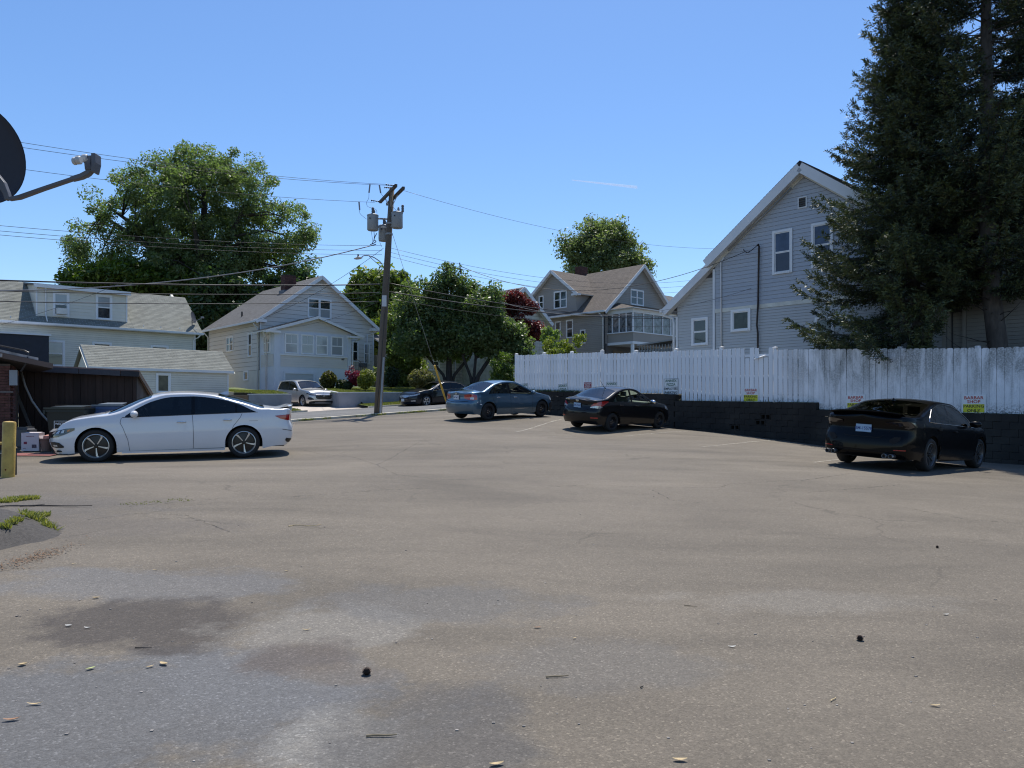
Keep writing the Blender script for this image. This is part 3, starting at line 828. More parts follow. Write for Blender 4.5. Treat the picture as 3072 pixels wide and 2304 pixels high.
def wallback(parent, P0, du, n, pts, m, th=.15, name='wall', lap=False):     # pts (u,z), outer face at the plane
    if lap: m = mat(m.name + '_gap', LAP_SHADE, .9)  # dark backing stands in for the shadow line under each lap
    mb = MB(); off = Vector((-n[0] * th, -n[1] * th, 0))
    mb.prism([(P0[0] + du[0] * u, P0[1] + du[1] * u, z) for u, z in pts], off)
    return recalc(mb.build(name, m, parent))
def window(parent, P0, du, n, u0, u1, z0, z1, frame=.07, panes=2, mull=1, fm=None, gm=None, gm2=None, name='window', ac=False, muntin=0):
    """cased window: frame, sash, panes; panes=2 double hung; mull= number of units side by side"""
    fm = fm or WHITE; gm = gm or DGLASS; gm2 = gm2 or gm
    O = Vector((P0[0] + du[0] * u0, P0[1] + du[1] * u0, z0)); w = u1 - u0; h = z1 - z0
    M = Matrix(((du[0], -n[0], 0, O.x), (du[1], -n[1], 0, O.y), (0, 0, 1, O.z), (0, 0, 0, 1)))   # local: x along wall, -y outward
    f = MB(); d0, d1 = -.055, .0
    f.box(0, frame, d0, d1, 0, h, M); f.box(w - frame, w, d0, d1, 0, h, M)
    f.box(frame, w - frame, d0, d1, h - frame, h, M); f.box(frame, w - frame, d0 - .02, d1, 0, frame * .8, M)
    uw = (w - 2 * frame - (mull - 1) * frame) / mull
    for k in range(1, mull): x = frame + k * uw + (k - 1) * frame; f.box(x, x + frame, d0 + .003, d1, frame * .8, h - frame, M)
    wo = f.build(name, fm, parent); recalc(wo)
    for k in range(mull):
        x0 = frame + k * (uw + frame); x1 = x0 + uw; zb = frame * .8; zt = h - frame
        cuts = [zb + (zt - zb) * i / panes for i in range(panes + 1)]
        sb = MB(); e = .035
        for i in range(panes):
            a, b = cuts[i], cuts[i + 1]; dd = -.03 if (i % 2 and panes > 1) else -.018
            sb.box(x0, x0 + e, dd, -.004, a, b, M); sb.box(x1 - e, x1, dd, -.004, a, b, M)
            sb.box(x0 + e, x1 - e, dd, -.004, a, a + e, M); sb.box(x0 + e, x1 - e, dd, -.004, b - e, b, M)
            if muntin and i == panes - 1:
                xm = (x0 + x1) / 2; sb.box(xm - .012, xm + .012, dd + .002, -.004, a + e, b - e, M)
        so = sb.build('sash', fm, wo)
        for i in range(panes):
            a, b = cuts[i], cuts[i + 1]; dd = -.012
            g = MB(); g.quad(*[tuple(M @ Vector(q)) for q in ((x0 + e, dd, a + e), (x1 - e, dd, a + e), (x1 - e, dd, b - e), (x0 + e, dd, b - e))])
            g.build('pane', gm2 if i == panes - 1 else gm, wo)
    if ac:
        a_ = MB(); xm = w / 2; a_.box(xm - .28, xm + .28, -.32, -.02, frame, frame + .36, M); ao = a_.build('air_conditioner', mat('ac_white', (.6, .6, .57), .6), wo)
    return wo
def roof(parent, E0, E1, R1, R0, m, budget=0, tab=.30, expo=.14, th=.09, over=0., name='roof', edge=None):
    """E0->E1 eave, R0->R1 ridge (same directions), local points; slab with shingle tabs in courses. Returns slab."""
    E0, E1, R0, R1 = map(Vector, (E0, E1, R0, R1))
    nrm = (E1 - E0).cross(R0 - E0).normalized()
    if nrm.z < 0: nrm = -nrm
    sl = MB(); sl.prism([E0, E1, R1, R0], -nrm * th); so = recalc(sl.build(name, edge or m, parent))
    H = (R0 - E0).length; Lx = ((E1 - E0).length); nc = max(1, int(H / expo)); st = MB(); st.t = []
    tabs = []
    for c in range(nc):
        f0, f1 = c / nc, (c + 1.12) / nc; f1 = min(f1, 1)
        a0, b0 = E0.lerp(R0, f0), E1.lerp(R1, f0); a1, b1 = E0.lerp(R0, f1), E1.lerp(R1, f1)
        L = (b0 - a0).length; nt_ = max(1, int(L / tab)); sh = (c % 2) * .5
        ed = [0] + [(i + sh) / nt_ for i in range(0 if sh else 1, nt_ + (0 if sh else 0)) if 0 < (i + sh) / nt_ < 1] + [1]
        for x0, x1 in zip(ed[:-1], ed[1:]):
            g = .004 / max(L, .1)
            tabs.append((a0.lerp(b0, x0 + g), a0.lerp(b0, x1 - g), a1.lerp(b1, x1 - g), a1.lerp(b1, x0 + g)))
    for i, (p, q, r_, s_) in enumerate(tabs):
        lift = nrm * .013; lift2 = nrm * .004; j = nrm * random.uniform(0, .003)
        vs = [p + lift + j, q + lift + j, r_ + lift2, s_ + lift2, p + nrm * .001, q + nrm * .001]
        if i < budget:
            o = vs[0]; mb = MB(); mb.v = [tuple(v - o) for v in vs]; mb.f = [(0, 1, 2, 3), (4, 5, 1, 0)]
            mb.build('shingle', m, so, loc=o)
        else:
            k = len(st.v); st.v += [tuple(v) for v in vs]; st.f += [(k, k + 1, k + 2, k + 3), (k + 4, k + 5, k + 1, k)]
            c_ = random.uniform(.80, 1.08); st.t += [c_, c_]
    if st.v:
        so2 = st.build('shingles', MATS[m.name + '_t'] if m.name + '_t' in MATS else m, so); so2['kind'] = 'stuff'
    return so
def shingle_mat(name, c):
    a = mat(name, c, .9, var=.1, vscale=2.5, bump=.5, bscale=120, objrand=.16)
    mat(name + '_t', c, .9, var=.1, vscale=2.5, bump=.5, bscale=120, tint=True); return a
def board(parent, p, q, w, th, m, name='trim_board', up=(0, 0, 1)):
    p, q = Vector(p), Vector(q); d = (q - p).normalized(); up = Vector(up); s = d.cross(up).normalized(); u = s.cross(d).normalized()
    mb = MB(); mb.prism([p - u * w / 2 - s * th / 2, p - u * w / 2 + s * th / 2, p + u * w / 2 + s * th / 2, p + u * w / 2 - s * th / 2], q - p)
    return recalc(mb.build(name, m, parent))
def pipe(parent, pts, r, m, name='downspout', sides=8):
    mb = MB(); mb.tube(pts, r, sides); return mb.build(name, m, parent, smooth=True)
BRICKM = mat('red_brick', (.12, .05, .04), .85, var=.25, vscale=8, bump=.5, bscale=60, objrand=.35)
BRICKT = mat('red_brick_t', (.085, .035, .028), .85, var=.25, vscale=8, bump=.5, bscale=60, tint=True)
def chimney(parent, x, y, z0, z1, w, d, mort):
    co = MB(); co.box(x - w / 2 + .01, x + w / 2 - .01, y - d / 2 + .01, y + d / 2 - .01, z0, z1)
    ch = co.build('chimney', mort, parent); st = MB(); st.t = []; z = z0; k = 0
    while z < z1 - .06:
        for ax in (0, 1):
            L = w if ax == 0 else d; nb = max(1, int(round(L / .21)))
            for i in range(nb + 1):
                a = -L / 2 + (i - (.5 if k % 2 else 0)) * L / nb; b = min(a + L / nb - .01, L / 2); a = max(a, -L / 2)
                if b - a < .03: continue
                for sg in (-1, 1):
                    if ax == 0: st.box(x + a, x + b, y + sg * d / 2 - .012, y + sg * d / 2 + .012, z, z + .062)
                    else: st.box(x + sg * w / 2 - .012, x + sg * w / 2 + .012, y + a, y + b, z, z + .062)
                    st.t += [random.uniform(.6, 1.2)] * 6
        z += .073; k += 1
    b = st.build('bricks', BRICKT, ch); b['kind'] = 'stuff'
    return ch
XA, XB = (1, 0), (0, 1)
# ================================================================== house at the far left (cream siding, long dormer)
CREAM = mat('cream_siding', (.68, .65, .56), .6, var=.05, vscale=.6, objrand=.05, stain=(.52, .50, .42), stain_amt=.35)
SHIN1 = shingle_mat('sage_shingle', (.20, .205, .178))
SHIN2 = shingle_mat('grey_shingle', (.145, .142, .14))
SHIN3 = shingle_mat('brown_shingle', (.135, .112, .092))
TRIM = mat('white_trim', (.68, .69, .70), .5, var=.05, vscale=1)
def W0(px, Z): return ((px - 1536) / 2250 * Z, Z)
H1 = thing('cream_house', 'long cream house with grey-green roof and wide two-window dormer', 'house', (-27.42, 45.0, 1.3), PHI); zz = 1.3
def h1z(z): return z - zz
op1 = [(-.55, .52, 4.05 - zz, 5.62 - zz), (1.99, 3.11, 4.1 - zz, 5.66 - zz), (5.39, 6.51, 4.1 - zz, 5.65 - zz)]
wallback(H1, (0, 0), XA, (0, -1), [(-6, 0), (8.23, 0), (8.23, 5.35), (-6, 5.35)], CREAM, lap=True)
wallback(H1, (8.23, 0), XB, (1, 0), [(0, 0), (9, 0), (9, 5.35), (4.5, 8.4), (0, 5.35)], CREAM)
clap(H1, (0, 0), XA, (0, -1), .9, 5.2, lambda z: (-6, 8.16), op1, .125, CREAM)
for (a, b, c, d) in op1: window(H1, (0, 0), XA, (0, -1), a, b, c, d, .11, gm=DGLASS, gm2=BLIND if a < 0 else DGLASS)
board(H1, (8.19, -.02, .9), (8.19, -.02, 5.25), .09, .05, TRIM, 'corner_board', up=(1, 0, 0))
# roof: eave z 5.3 at y -.35, ridge 8.05 at y 3.2 (local)
ez, rz_, ry = 5.28, 8.06, 3.1
sl = (rz_ - ez) / (ry + .35)
roof(H1, (-6, -.35, ez), (8.62, -.35, ez), (8.62, ry, rz_), (-6, ry, rz_), SHIN1, budget=0, tab=.32, expo=.15, edge=TRIM)
roof(H1, (8.62, ry * 2 + .35, ez), (-6, ry * 2 + .35, ez), (-6, ry, rz_), (8.62, ry, rz_), SHIN1, tab=.6, expo=.3)
# the nearest 250 tabs are separate: a band right of the dormer
def tabs_parts(parent, E0, E1, R1, R0, m, tab, expo, n_course, lift=.015):
    E0, E1, R0, R1 = map(Vector, (E0, E1, R0, R1)); nrm = (E1 - E0).cross(R0 - E0).normalized()
    if nrm.z < 0: nrm = -nrm
    H = (R0 - E0).length; cnt = 0
    for c in range(n_course):
        a0, b0 = E0.lerp(R0, c * expo / H), E1.lerp(R1, c * expo / H); a1, b1 = E0.lerp(R0, min(1, (c + 1.1) * expo / H)), E1.lerp(R1, min(1, (c + 1.1) * expo / H))
        L = (b0 - a0).length; nt_ = int(L / tab)
        for i in range(nt_ + (c % 2)):
            x0 = max(0, (i - (.5 if c % 2 else 0)) / nt_) + .003 / L; x1 = min(1, (i + 1 - (.5 if c % 2 else 0)) / nt_) - .003 / L
            if x1 - x0 < .01 / L: continue
            vs = [a0.lerp(b0, x0) + nrm * lift, a0.lerp(b0, x1) + nrm * lift, a1.lerp(b1, x1) + nrm * .005, a1.lerp(b1, x0) + nrm * .005, a0.lerp(b0, x0) + nrm * .001, a0.lerp(b0, x1) + nrm * .001]
            o = vs[0]; mb = MB(); mb.v = [tuple(v - o) for v in vs]; mb.f = [(0, 1, 2, 3), (4, 5, 1, 0)]
            mb.build('shingle', m, parent, loc=o); cnt += 1
    return cnt
gut = MB(); gut.box(-6, 8.66, -.47, -.36, 5.18, 5.3); gut.build('gutter', TRIM, H1)
board(H1, (-6, -.33, 5.16), (8.6, -.33, 5.16), .02, .2, TRIM, 'soffit')
pipe(H1, [(8.45, -.4, 5.2), (8.35, -.25, 5.0), (8.1, -.07, 4.85), (8.1, -.07, .6)], .045, TRIM)
# dormer: a from -.94 to 4.05, z from 5.75 to 7.65 ; face at y .25
dy = .22; d0, d1 = -.94, 4.05; zb = ez + (dy + .35) * sl; zt = 7.58
opd = [(-.08, .80, 7.11 - zz, 8.58 - zz), (2.24, 3.18, 7.08 - zz, 8.65 - zz)]
dorm = MB(); yb = ry + .2
dorm.prism([(d0, dy, zb - .1), (d0, dy, zt), (d0, yb, 7.98), (d0, yb, zb - .1)], (d1 - d0, 0, 0)); do = recalc(dorm.build('dormer', CREAM, H1))
clap(do, (0, dy), XA, (0, -1), zb + .02, zt - .05, lambda z: (d0 + .08, d1 - .08), opd, .2, CREAM)
for i, (a, b, c, d) in enumerate(opd): window(H1, (0, dy), XA, (0, -1), a, b, c, d, .11, gm=DGLASS, gm2=BLIND, ac=(i == 0))
for a in (d0 + .03, d1 - .03): board(H1, (a, dy - .02, zb), (a, dy - .02, zt), .08, .04, TRIM, 'corner_board', up=(1, 0, 0))
dr = MB(); dr.prism([(d0 - .15, dy - .25, zt - .04), (d0 - .15, dy - .25, zt + .06), (d0 - .15, yb + .4, 8.16), (d0 - .15, yb + .4, 8.02)], (d1 - d0 + .3, 0, 0)); recalc(dr.build('dormer_roof', SHIN2, H1))
fb = MB(); fb.box(d0 - .16, d1 + .16, dy - .28, dy - .25, zt - .16, zt + .07); fb.build('fascia', TRIM, H1)
pipe(H1, [(-.45, dy - .2, zt - .1), (-.45, dy - .07, zt - .3), (-.45, dy - .07, zb + .1), (-.45, -.3, ez + .12)], .035, TRIM)
for a in (4.9, 5.95, 7.15, 8.2, -2.3):
    m = MB(); y_ = -.1; z_ = ez + (y_ + .35) * sl; m.prism([(a, y_, z_), (a + .1, y_, z_), (a + .05, y_ + .02, z_ + .13)], (0, .03, 0)); m.build('snow_guard', TRIM, H1)
# shingle parts: two courses nearest the gutter carried as single pieces
so = [c for c in H1.children if c.name.startswith('roof')][0]
tabs_parts(so, (4.3, -.35 + .0, ez + .012), (8.6, -.35, ez + .012), (8.6, ry, rz_ + .012), (4.3, ry, rz_ + .012), SHIN1, .32, .15, 20)
# dark tarp-covered porch on its left
m = MB(); m.box(-7, -.62, -1.6, -.08, 0, 4.42); m.build('dark_side_porch', mat('navy_tarp', (.012, .015, .028), .6, var=.2, bump=.3, bscale=8), H1)
m = MB(); m.box(-7, -.52, -1.7, -.06, 4.43, 4.53); m.build('porch_roof_edge', TRIM, H1)
# a dish on its roof, right end
def dish(parent_loc, yaw, scale, label, tilt=-20):
    t = thing('satellite_dish', label, 'satellite dish', parent_loc, yaw); S = scale
    d = MB(); prof = [(.001, 0)] + [(r, r * r * .42) for r in (.1, .2, .3)] + [(.305, .04), (.3, .03), (.2, .005), (.1, -.012), (.001, -.016)]
    Mx = Matrix.Translation((0, 0, .45 * S)) @ Euler((R(90 + tilt), 0, 0)).to_matrix().to_4x4() @ Matrix.Diagonal((S * .95, S, S, 1))
    d.lathe(prof, Mx, 28); recalc(d.build('reflector', mat('dish_grey', (.06, .065, .075), .5, var=.1), t, smooth=True))
    a = MB(); a.tube([(0, .03, 0), (0, .05, .25 * S), (0, .02, .42 * S)], .025 * S, 8); a.build('mast', mat('dish_arm_grey', (.2, .21, .22), .5), t)
    a = MB(); a.tube([(0, .0, .2 * S), (0, -.45 * S, .42 * S)], .016 * S, 6); a.box(-.09 * S, .09 * S, -.53 * S, -.43 * S, .42 * S, .5 * S); a.build('feed_arm', mat('dish_arm_grey', (.2, .21, .22), .5), t)
    return t
c_, s_ = math.cos(PHI), math.sin(PHI)
def h1w(a, b, z): return (-27.42 + a * c_ - b * s_, 45 + a * s_ + b * c_, zz + z)
p_ = h1w(8.15, .25, ez + .6 * sl)
dish((p_[0], p_[1], p_[2]), PHI + R(50), 1.35, 'small dark dish on the right end of the cream house roof', -12)

# ================================================================== garage (cream) with separate shingles
Gg = thing('garage', 'low cream garage with grey-green shingle roof behind the white sedan', 'garage', (-14.95, 40.0, 1.4), PHI); z0 = 1.4
opg = [(-3.83, -3.12, 2.32 - z0, 3.32 - z0)]
wallback(Gg, (0, 0), XA, (0, -1), [(-6.7, -.3), (-.18, -.3), (-.18, 2.1), (-6.7, 2.1)], CREAM, lap=True)
wallback(Gg, (-.18, 0), XB, (1, 0), [(0, -.3), (2.8, -.3), (2.8, 2.1), (1.4, 3.0), (0, 2.1)], CREAM)
wallback(Gg, (-6.7, 0), XB, (-1, 0), [(0, -.3), (2.8, -.3), (2.8, 2.1), (1.4, 3.0), (0, 2.1)], CREAM)
clap(Gg, (0, 0), XA, (0, -1), .1, 2.0, lambda z: (-6.65, -.24), opg, .115, CREAM)
window(Gg, (0, 0), XA, (0, -1), *opg[0], .09, panes=1, gm=mat('garage_pane', (.06, .06, .045), .15, var=.6, vscale=3))
board(Gg, (-.21, -.02, -.3), (-.21, -.02, 2.06), .07, .04, TRIM, 'corner_board', up=(1, 0, 0))
so = roof(Gg, (-6.85, -.12, 2.12), (.06, -.12, 2.12), (.06, 1.4, 3.25), (-6.85, 1.4, 3.25), SHIN1, budget=290, tab=.30, expo=.137, th=.06, edge=TRIM)
roof(Gg, (.06, 2.92, 2.12), (-6.85, 2.92, 2.12), (-6.85, 1.4, 3.25), (.06, 1.4, 3.25), SHIN1, tab=.6, expo=.3, th=.06)
m = MB(); m.box(-6.87, .07, -.155, -.125, 2.0, 2.13); m.build('fascia', TRIM, Gg)
board(Gg, (-6.87, -.13, 2.0), (-6.87, 1.4, 3.13), .10, .02, CREAM, 'rake_board', up=(1, 0, 0))
board(Gg, (.075, -.13, 2.0), (.075, 1.4, 3.13), .10, .02, CREAM, 'rake_board', up=(1, 0, 0))

# ================================================================== grey bungalow with enclosed porch
BEIGE = mat('bungalow_siding', (.60, .57, .53), .6, var=.05, vscale=.5, objrand=.04)
FOUND = mat('white_foundation', (.62, .60, .53), .7, var=.06, vscale=.8, stain=(.5, .48, .4), stain_amt=.3)
BLUEW = mat('bluish_white_trim', (.56, .60, .66), .5, var=.04)
bz = 1.6
Hb = thing('bungalow', 'pale grey bungalow with enclosed sun porch and brick chimney', 'house', (-16.82, 50.0, bz), PHI)
# gable: eave z 7.75-bz at a 0..8.8, peak 10.95-bz at 4.45
ev, pk_ = 7.55 - bz, 10.75 - bz; wa = 8.8; ca = 4.42
def gab(z): 
    if z <= ev: return (0, wa)
    f = (z - ev) / (pk_ - ev); return (ca * f, wa - (wa - ca) * f)
opw = [(3.45, 5.3, 7.86 - bz, 9.27 - bz), (6.98, 7.5, 4.93 - bz, 6.45 - bz), (7.98, 8.45, 4.82 - bz, 6.34 - bz)]
wallback(Hb, (0, 0), XA, (0, -1), [(0, 0), (wa, 0), (wa, ev), (ca, pk_), (0, ev)], BEIGE, lap=True)
wallback(Hb, (0, 0), XB, (-1, 0), [(0, 0), (9, 0), (9, ev), (0, ev)], BEIGE, lap=True)
wallback(Hb, (0, 9), XA, (0, 1), [(0, 0), (wa, 0), (wa, ev), (ca, pk_), (0, ev)], BEIGE)
wallback(Hb, (wa, 0), XB, (1, 0), [(0, 0), (9, 0), (9, ev), (0, ev)], BEIGE)
clap(Hb, (0, 0), XA, (0, -1), 2.5, pk_, lambda z: (gab(z)[0] + (.08 if z < ev else 0), gab(z)[1] - (.08 if z < ev else 0)), opw, .30, BEIGE, proud=.02)
opl = [(1.2, 1.82, 5.04 - bz, 6.67 - bz), (4.32, 5.58, 5.58 - bz, 6.67 - bz)]
clap(Hb, (0, 0), XB, (-1, 0), 2.5, ev - .1, lambda z: (.08, 8.95), opl, .30, BEIGE, proud=.02)
for P0, du, n, L in (((0, -.03), XA, (0, -1), wa), ((-.03, 0), XB, (-1, 0), 9)):
    wallback(Hb, P0, du, n, [(0, -.2), (L, -.2), (L, 2.48), (0, 2.48)], FOUND, .03, 'foundation')
window(Hb, (0, 0), XA, (0, -1), *opw[0], .09, mull=2, gm=BLIND, gm2=DGLASS)
for o_ in opw[1:]: window(Hb, (0, 0), XA, (0, -1), *o_, .07, gm=DGLASS, gm2=DGLASS)
window(Hb, (0, 0), XB, (-1, 0), *opl[0], .08, gm=DGLASS); window(Hb, (0, 0), XB, (-1, 0), *opl[1], .08, mull=2)
window(Hb, (-.03, 0), XB, (-1, 0), 1.73, 2.45, 3.44 - bz, 4.1 - bz, .08, panes=1); window(Hb, (-.03, 0), XB, (-1, 0), 6.1, 6.8, 3.44 - bz, 4.1 - bz, .08, panes=1)
for a, b in ((.0, 0.), (wa, 0.)): board(Hb, (a + (.04 if a == 0 else -.04), -.03, 2.5), (a + (.04 if a == 0 else -.04), -.03, ev), .09, .06, TRIM, 'corner_board', up=(1, 0, 0))
ov = .42; slp = (pk_ - ev) / ca
def rp(a, y): return (a, y, pk_ + .12 - slp * abs(a - ca))
roof(Hb, rp(-ov, 9.4), rp(-ov, -.35), rp(ca, -.35), rp(ca, 9.4), SHIN2, tab=.33, expo=.15, th=.1, edge=TRIM)
roof(Hb, rp(wa + ov, -.35), rp(wa + ov, 9.4), rp(ca, 9.4), rp(ca, -.35), SHIN2, tab=.33, expo=.15, th=.1, edge=TRIM)
for sg, e in ((-1, -ov), (1, wa + ov)):
    a = Vector(rp(e, -.37)); b = Vector(rp(ca, -.37)); board(Hb, a - Vector((0, 0, .12)), b - Vector((0, 0, .12)), .22, .03, TRIM, 'rake_board', up=(0, 0, 1) if True else None)
for a0_, a1_ in ((-ov, .35), (wa - .35, wa + ov)):
    m = MB(); m.box(a0_, a1_, -.36, .0, ev - .28, ev - .10); m.build('eave_return', TRIM, Hb)
gm_ = MB(); gm_.box(-ov - .1, -ov + .0, -.3, 9.3, ev - .32, ev - .2); gm_.build('gutter', TRIM, Hb)
pipe(Hb, [(-ov, .1, ev - .3), (-.25, .1, ev - .55), (-.09, .12, ev - .65), (-.09, .12, 1.2)], .045, TRIM); pipe(Hb, [(-ov, 8.9, ev - .3), (-.09, 8.9, ev - .7), (-.09, 8.9, 1.0)], .045, TRIM)
pipe(Hb, [(wa + ov - .1, -.1, ev - .3), (wa - .6, -.09, ev - .6), (wa - .62, -.09, 2.0)], .04, TRIM)
chimney(Hb, 3.7, 3.4, pk_ - 1.2, pk_ + .52, .85, .7, MORTAR)
m = MB(); m.box(3.15, 4.2, 2.98, 3.82, pk_ - 1.3, pk_ - .62); m.build('chimney_flashing', mat('lead_flashing', (.12, .13, .15), .6), Hb)
m = MB(); m.tube([(.55, 4.2, rp(.55, 0)[2] - .1), (.55, 4.2, rp(.55, 0)[2] + .35)], .06, 8); m.build('vent_pipe', BLACK, Hb)
# side dormer/bay at right
m = MB(); m.box(wa, wa + .9, 1.5, 6, 0, ev + .1); m.build('side_bay', BEIGE, Hb)
roof(Hb, (wa + 1.3, .9, ev - .05), (wa + 1.3, 6.3, ev - .05), (wa - 2.2, 6.3, ev + 1.5), (wa - 2.2, .9, ev + 1.5), SHIN2, tab=.33, expo=.15, th=.08, edge=TRIM)
# enclosed porch: front plane y=-2.2, a 0.1..5.9
pw0, pw1, py = .0, 5.55, -2.2
PZ = 6.62 - bz; ppk = 7.62 - bz
pb = MB(); pb.prism([(pw0, py, 0), (pw1, py, 0), (pw1, py, PZ), (pw0, py, PZ)], (0, 2.16, 0)); porch = recalc(pb.build('sun_porch', BLUEW, Hb))
pg = MB(); cx_ = 2.95; pg.prism([(-.2, py + .001, PZ + .001), (pw1 + .25, py + .001, PZ + .001), (cx_, py + .001, ppk)], (0, 2.16, 0)); recalc(pg.build('porch_gable', BEIGE, Hb))
clap(Hb, (0, py), XA, (0, -1), PZ + .12, ppk - .02, lambda z: ((-.2 + (cx_ + .2) * (z - PZ) / (ppk - PZ)) + .1, (pw1 + .25 - (pw1 + .25 - cx_) * (z - PZ) / (ppk - PZ)) - .1), [], .18, BEIGE, proud=.018)
clap(Hb, (0, py), XA, (0, -1), 4.27 - bz, 5.0 - bz, lambda z: (.42, 5.32), [], .15, BEIGE, proud=.018)
clap(Hb, (pw0, py), XB, (-1, 0), 4.27 - bz, 5.05 - bz, lambda z: (.1, 2.0), [], .15, BEIGE, proud=.018)
for a, b in ((.71, 1.66), (1.85, 2.79), (2.91, 3.83), (4.05, 4.99)): window(Hb, (0, py), XA, (0, -1), a, b, 5.12 - bz, 6.45 - bz, .06, gm=BLIND, gm2=BLIND, muntin=1)
window(Hb, (pw0, py), XB, (-1, 0), .55, 1.6, 5.15 - bz, 6.5 - bz, .06, mull=1, gm=BLIND, gm2=BLIND, muntin=1)
m = MB(); m.box(.35, 5.35, py - .07, py - .005, 4.99 - bz, 5.1 - bz); m.build('porch_sill', TRIM, Hb)
m = MB(); m.box(-.02, .4, py - .05, py - .004, .05, PZ - .02); m.build('porch_pilaster', BLUEW, Hb); m = MB(); m.box(5.33, 5.6, py - .05, py - .004, 2.0, PZ - .02); m.build('porch_pilaster', BLUEW, Hb)
ps = (ppk - PZ) / (cx_ + .2)
def pr(a, y): return (a, y, ppk + .08 - ps * abs(a - cx_))
roof(Hb, pr(-.75, .0), pr(-.75, py - .35), pr(cx_, py - .35), pr(cx_, .0), SHIN2, tab=.33, expo=.15, th=.08, edge=TRIM)
roof(Hb, pr(6.45, py - .35), pr(6.45, .0), pr(cx_, .0), pr(cx_, py - .35), SHIN2, tab=.33, expo=.15, th=.08, edge=TRIM)
for e in (-.75, 6.45): board(Hb, Vector(pr(e, py - .37)) - Vector((0, 0, .09)), Vector(pr(cx_, py - .37)) - Vector((0, 0, .09)), .17, .03, TRIM, 'rake_board')
for a0_, a1_ in ((-.72, .3), (5.3, 6.4)):
    m = MB(); m.box(a0_, a1_, py - .35, py - .0, PZ - .22, PZ - .08); m.build('eave_return', TRIM, Hb)
pipe(Hb, [(-.7, py + .2, PZ - .1), (-.35, py + .6, PZ - .45), (-.1, 1.0 + py, PZ - .6), (-.1, 1.0 + py, .9)], .045, TRIM)
pipe(Hb, [(6.35, py, PZ - .2), (5.75, py - .02, PZ - .5), (5.7, py - .02, 1.4)], .045, TRIM)
m = MB(); m.box(.75, 2.72, py - .012, py - .004, 0, 3.80 - bz); gd = m.build('garage_door', mat('garage_door_grey', (.42, .44, .45), .55, var=.04), Hb)
for k in range(1, 5):
    q = MB(); q.box(.78, 2.69, py - .022, py - .013, k * .44 - .02, k * .44 + .02); q.build('door_rail', TRIM, gd)
m = MB(); m.box(.6, .74, py - .05, py - .004, 0, 3.95 - bz); m.box(2.73, 2.87, py - .05, py - .004, 0, 3.95 - bz); m.box(.74, 2.73, py - .05, py - .004, 3.81 - bz, 3.95 - bz); m.build('garage_door_casing', BLUEW, Hb)
text_obj('house_number', '187', .16, BLACK, Hb, (4.95, py - .035, 4.9 - bz), (R(90), 0, 0), bold=.02, depth=.006)
# entry steps with railing, mailbox
for k in range(6):
    m = MB(); m.box(6.1 + .3 * k * 0 + .1, 7.6, -1.9 + k * .28, -1.9 + (k + 1) * .28 + .0, 0.9, 1.35 + k * .18 + .0); m.build('step', FOUND, Hb)
rl = MB()
for k in range(8):
    a = 6.15 + k * .18 * 1.0; zt_ = 3.35 - k * .17
    rl.tube([(a, -1.95 - .0, 1.3), (a, -1.95, zt_)], .014, 6)
rl.tube([(6.1, -1.95, 3.4), (6.4, -1.95, 3.3), (7.6, -1.95, 2.1)], .02, 6); rl.build('stair_railing', mat('iron_rail', (.05, .04, .035), .6), Hb)
m = MB(); m.box(7.55, 8.1, -.25, -.05, 4.55 - bz, 4.85 - bz); m.build('mailbox', mat('mailbox_grey', (.12, .13, .15), .5), Hb)

# ================================================================== white house and its dirty low wing behind the trees
WS = mat('old_white_siding', (.55, .54, .48), .7, var=.08, vscale=.6, objrand=.08, stain=(.16, .15, .11), stain_amt=.5, stain_scale=2.2)
O = np.array(W0(1639, 60)); O = O + A2 * (-.2)
Hw = thing('white_house', 'old white house half hidden by the two street trees', 'house', (O[0], O[1], 2.0), PHI); hz = 2.0
pk2, ev2, hw = 1.6 + (1222 - 868) * 58.3 / 2250 - hz, 1.6 + (1222 - 961) * 60 / 2250 - hz, 2.66
wallback(Hw, (-2 * hw, 0), XA, (0, -1), [(0, 0), (2 * hw, 0), (2 * hw, ev2), (hw, pk2), (0, ev2)], WS, lap=True)
wallback(Hw, (-2 * hw, 0), XB, (-1, 0), [(0, 0), (9, 0), (9, ev2), (0, ev2)], WS)
wallback(Hw, (0, 0), XB, (1, 0), [(0, 0), (9, 0), (9, ev2), (0, ev2)], WS)
def g2(z):
    if z < ev2: return (-2 * hw, 0)
    f = (z - ev2) / (pk2 - ev2); return (-2 * hw + hw * f, -hw * f)
clap(Hw, (0, 0), XA, (0, -1), 1.5, pk2 - .05, g2, [], .24, WS)
s2 = (pk2 - ev2) / hw
def r2(a, y): return (a, y, pk2 + .1 - s2 * abs(a + hw))
roof(Hw, r2(-2 * hw - .45, 9.4), r2(-2 * hw - .45, -.5), r2(-hw, -.5), r2(-hw, 9.4), SHIN2, tab=.33, expo=.16, edge=TRIM)
roof(Hw, r2(.45, -.5), r2(.45, 9.4), r2(-hw, 9.4), r2(-hw, -.5), SHIN2, tab=.33, expo=.16, edge=TRIM)
for e in (-2 * hw - .45, .45): board(Hw, Vector(r2(e, -.52)) - Vector((0, 0, .14)), Vector(r2(-hw, -.52)) - Vector((0, 0, .14)), .28, .04, TRIM, 'rake_board')
Ow = np.array(W0(1190, 55)); k_ = (Ow - O) @ A2; kb = (Ow - O) @ B2
w0_, w1_ = k_, k_ + 8.7
lowz = 1.6 + (1222 - 1062) * 56 / 2250 - hz
wallback(Hw, (0, kb), XA, (0, -1), [(w0_, 0), (w1_, 0), (w1_, lowz), (w0_, lowz)], WS, lap=True)
wallback(Hw, (w0_, kb), XB, (-1, 0), [(0, 0), (6, 0), (6, lowz), (0, lowz)], WS)
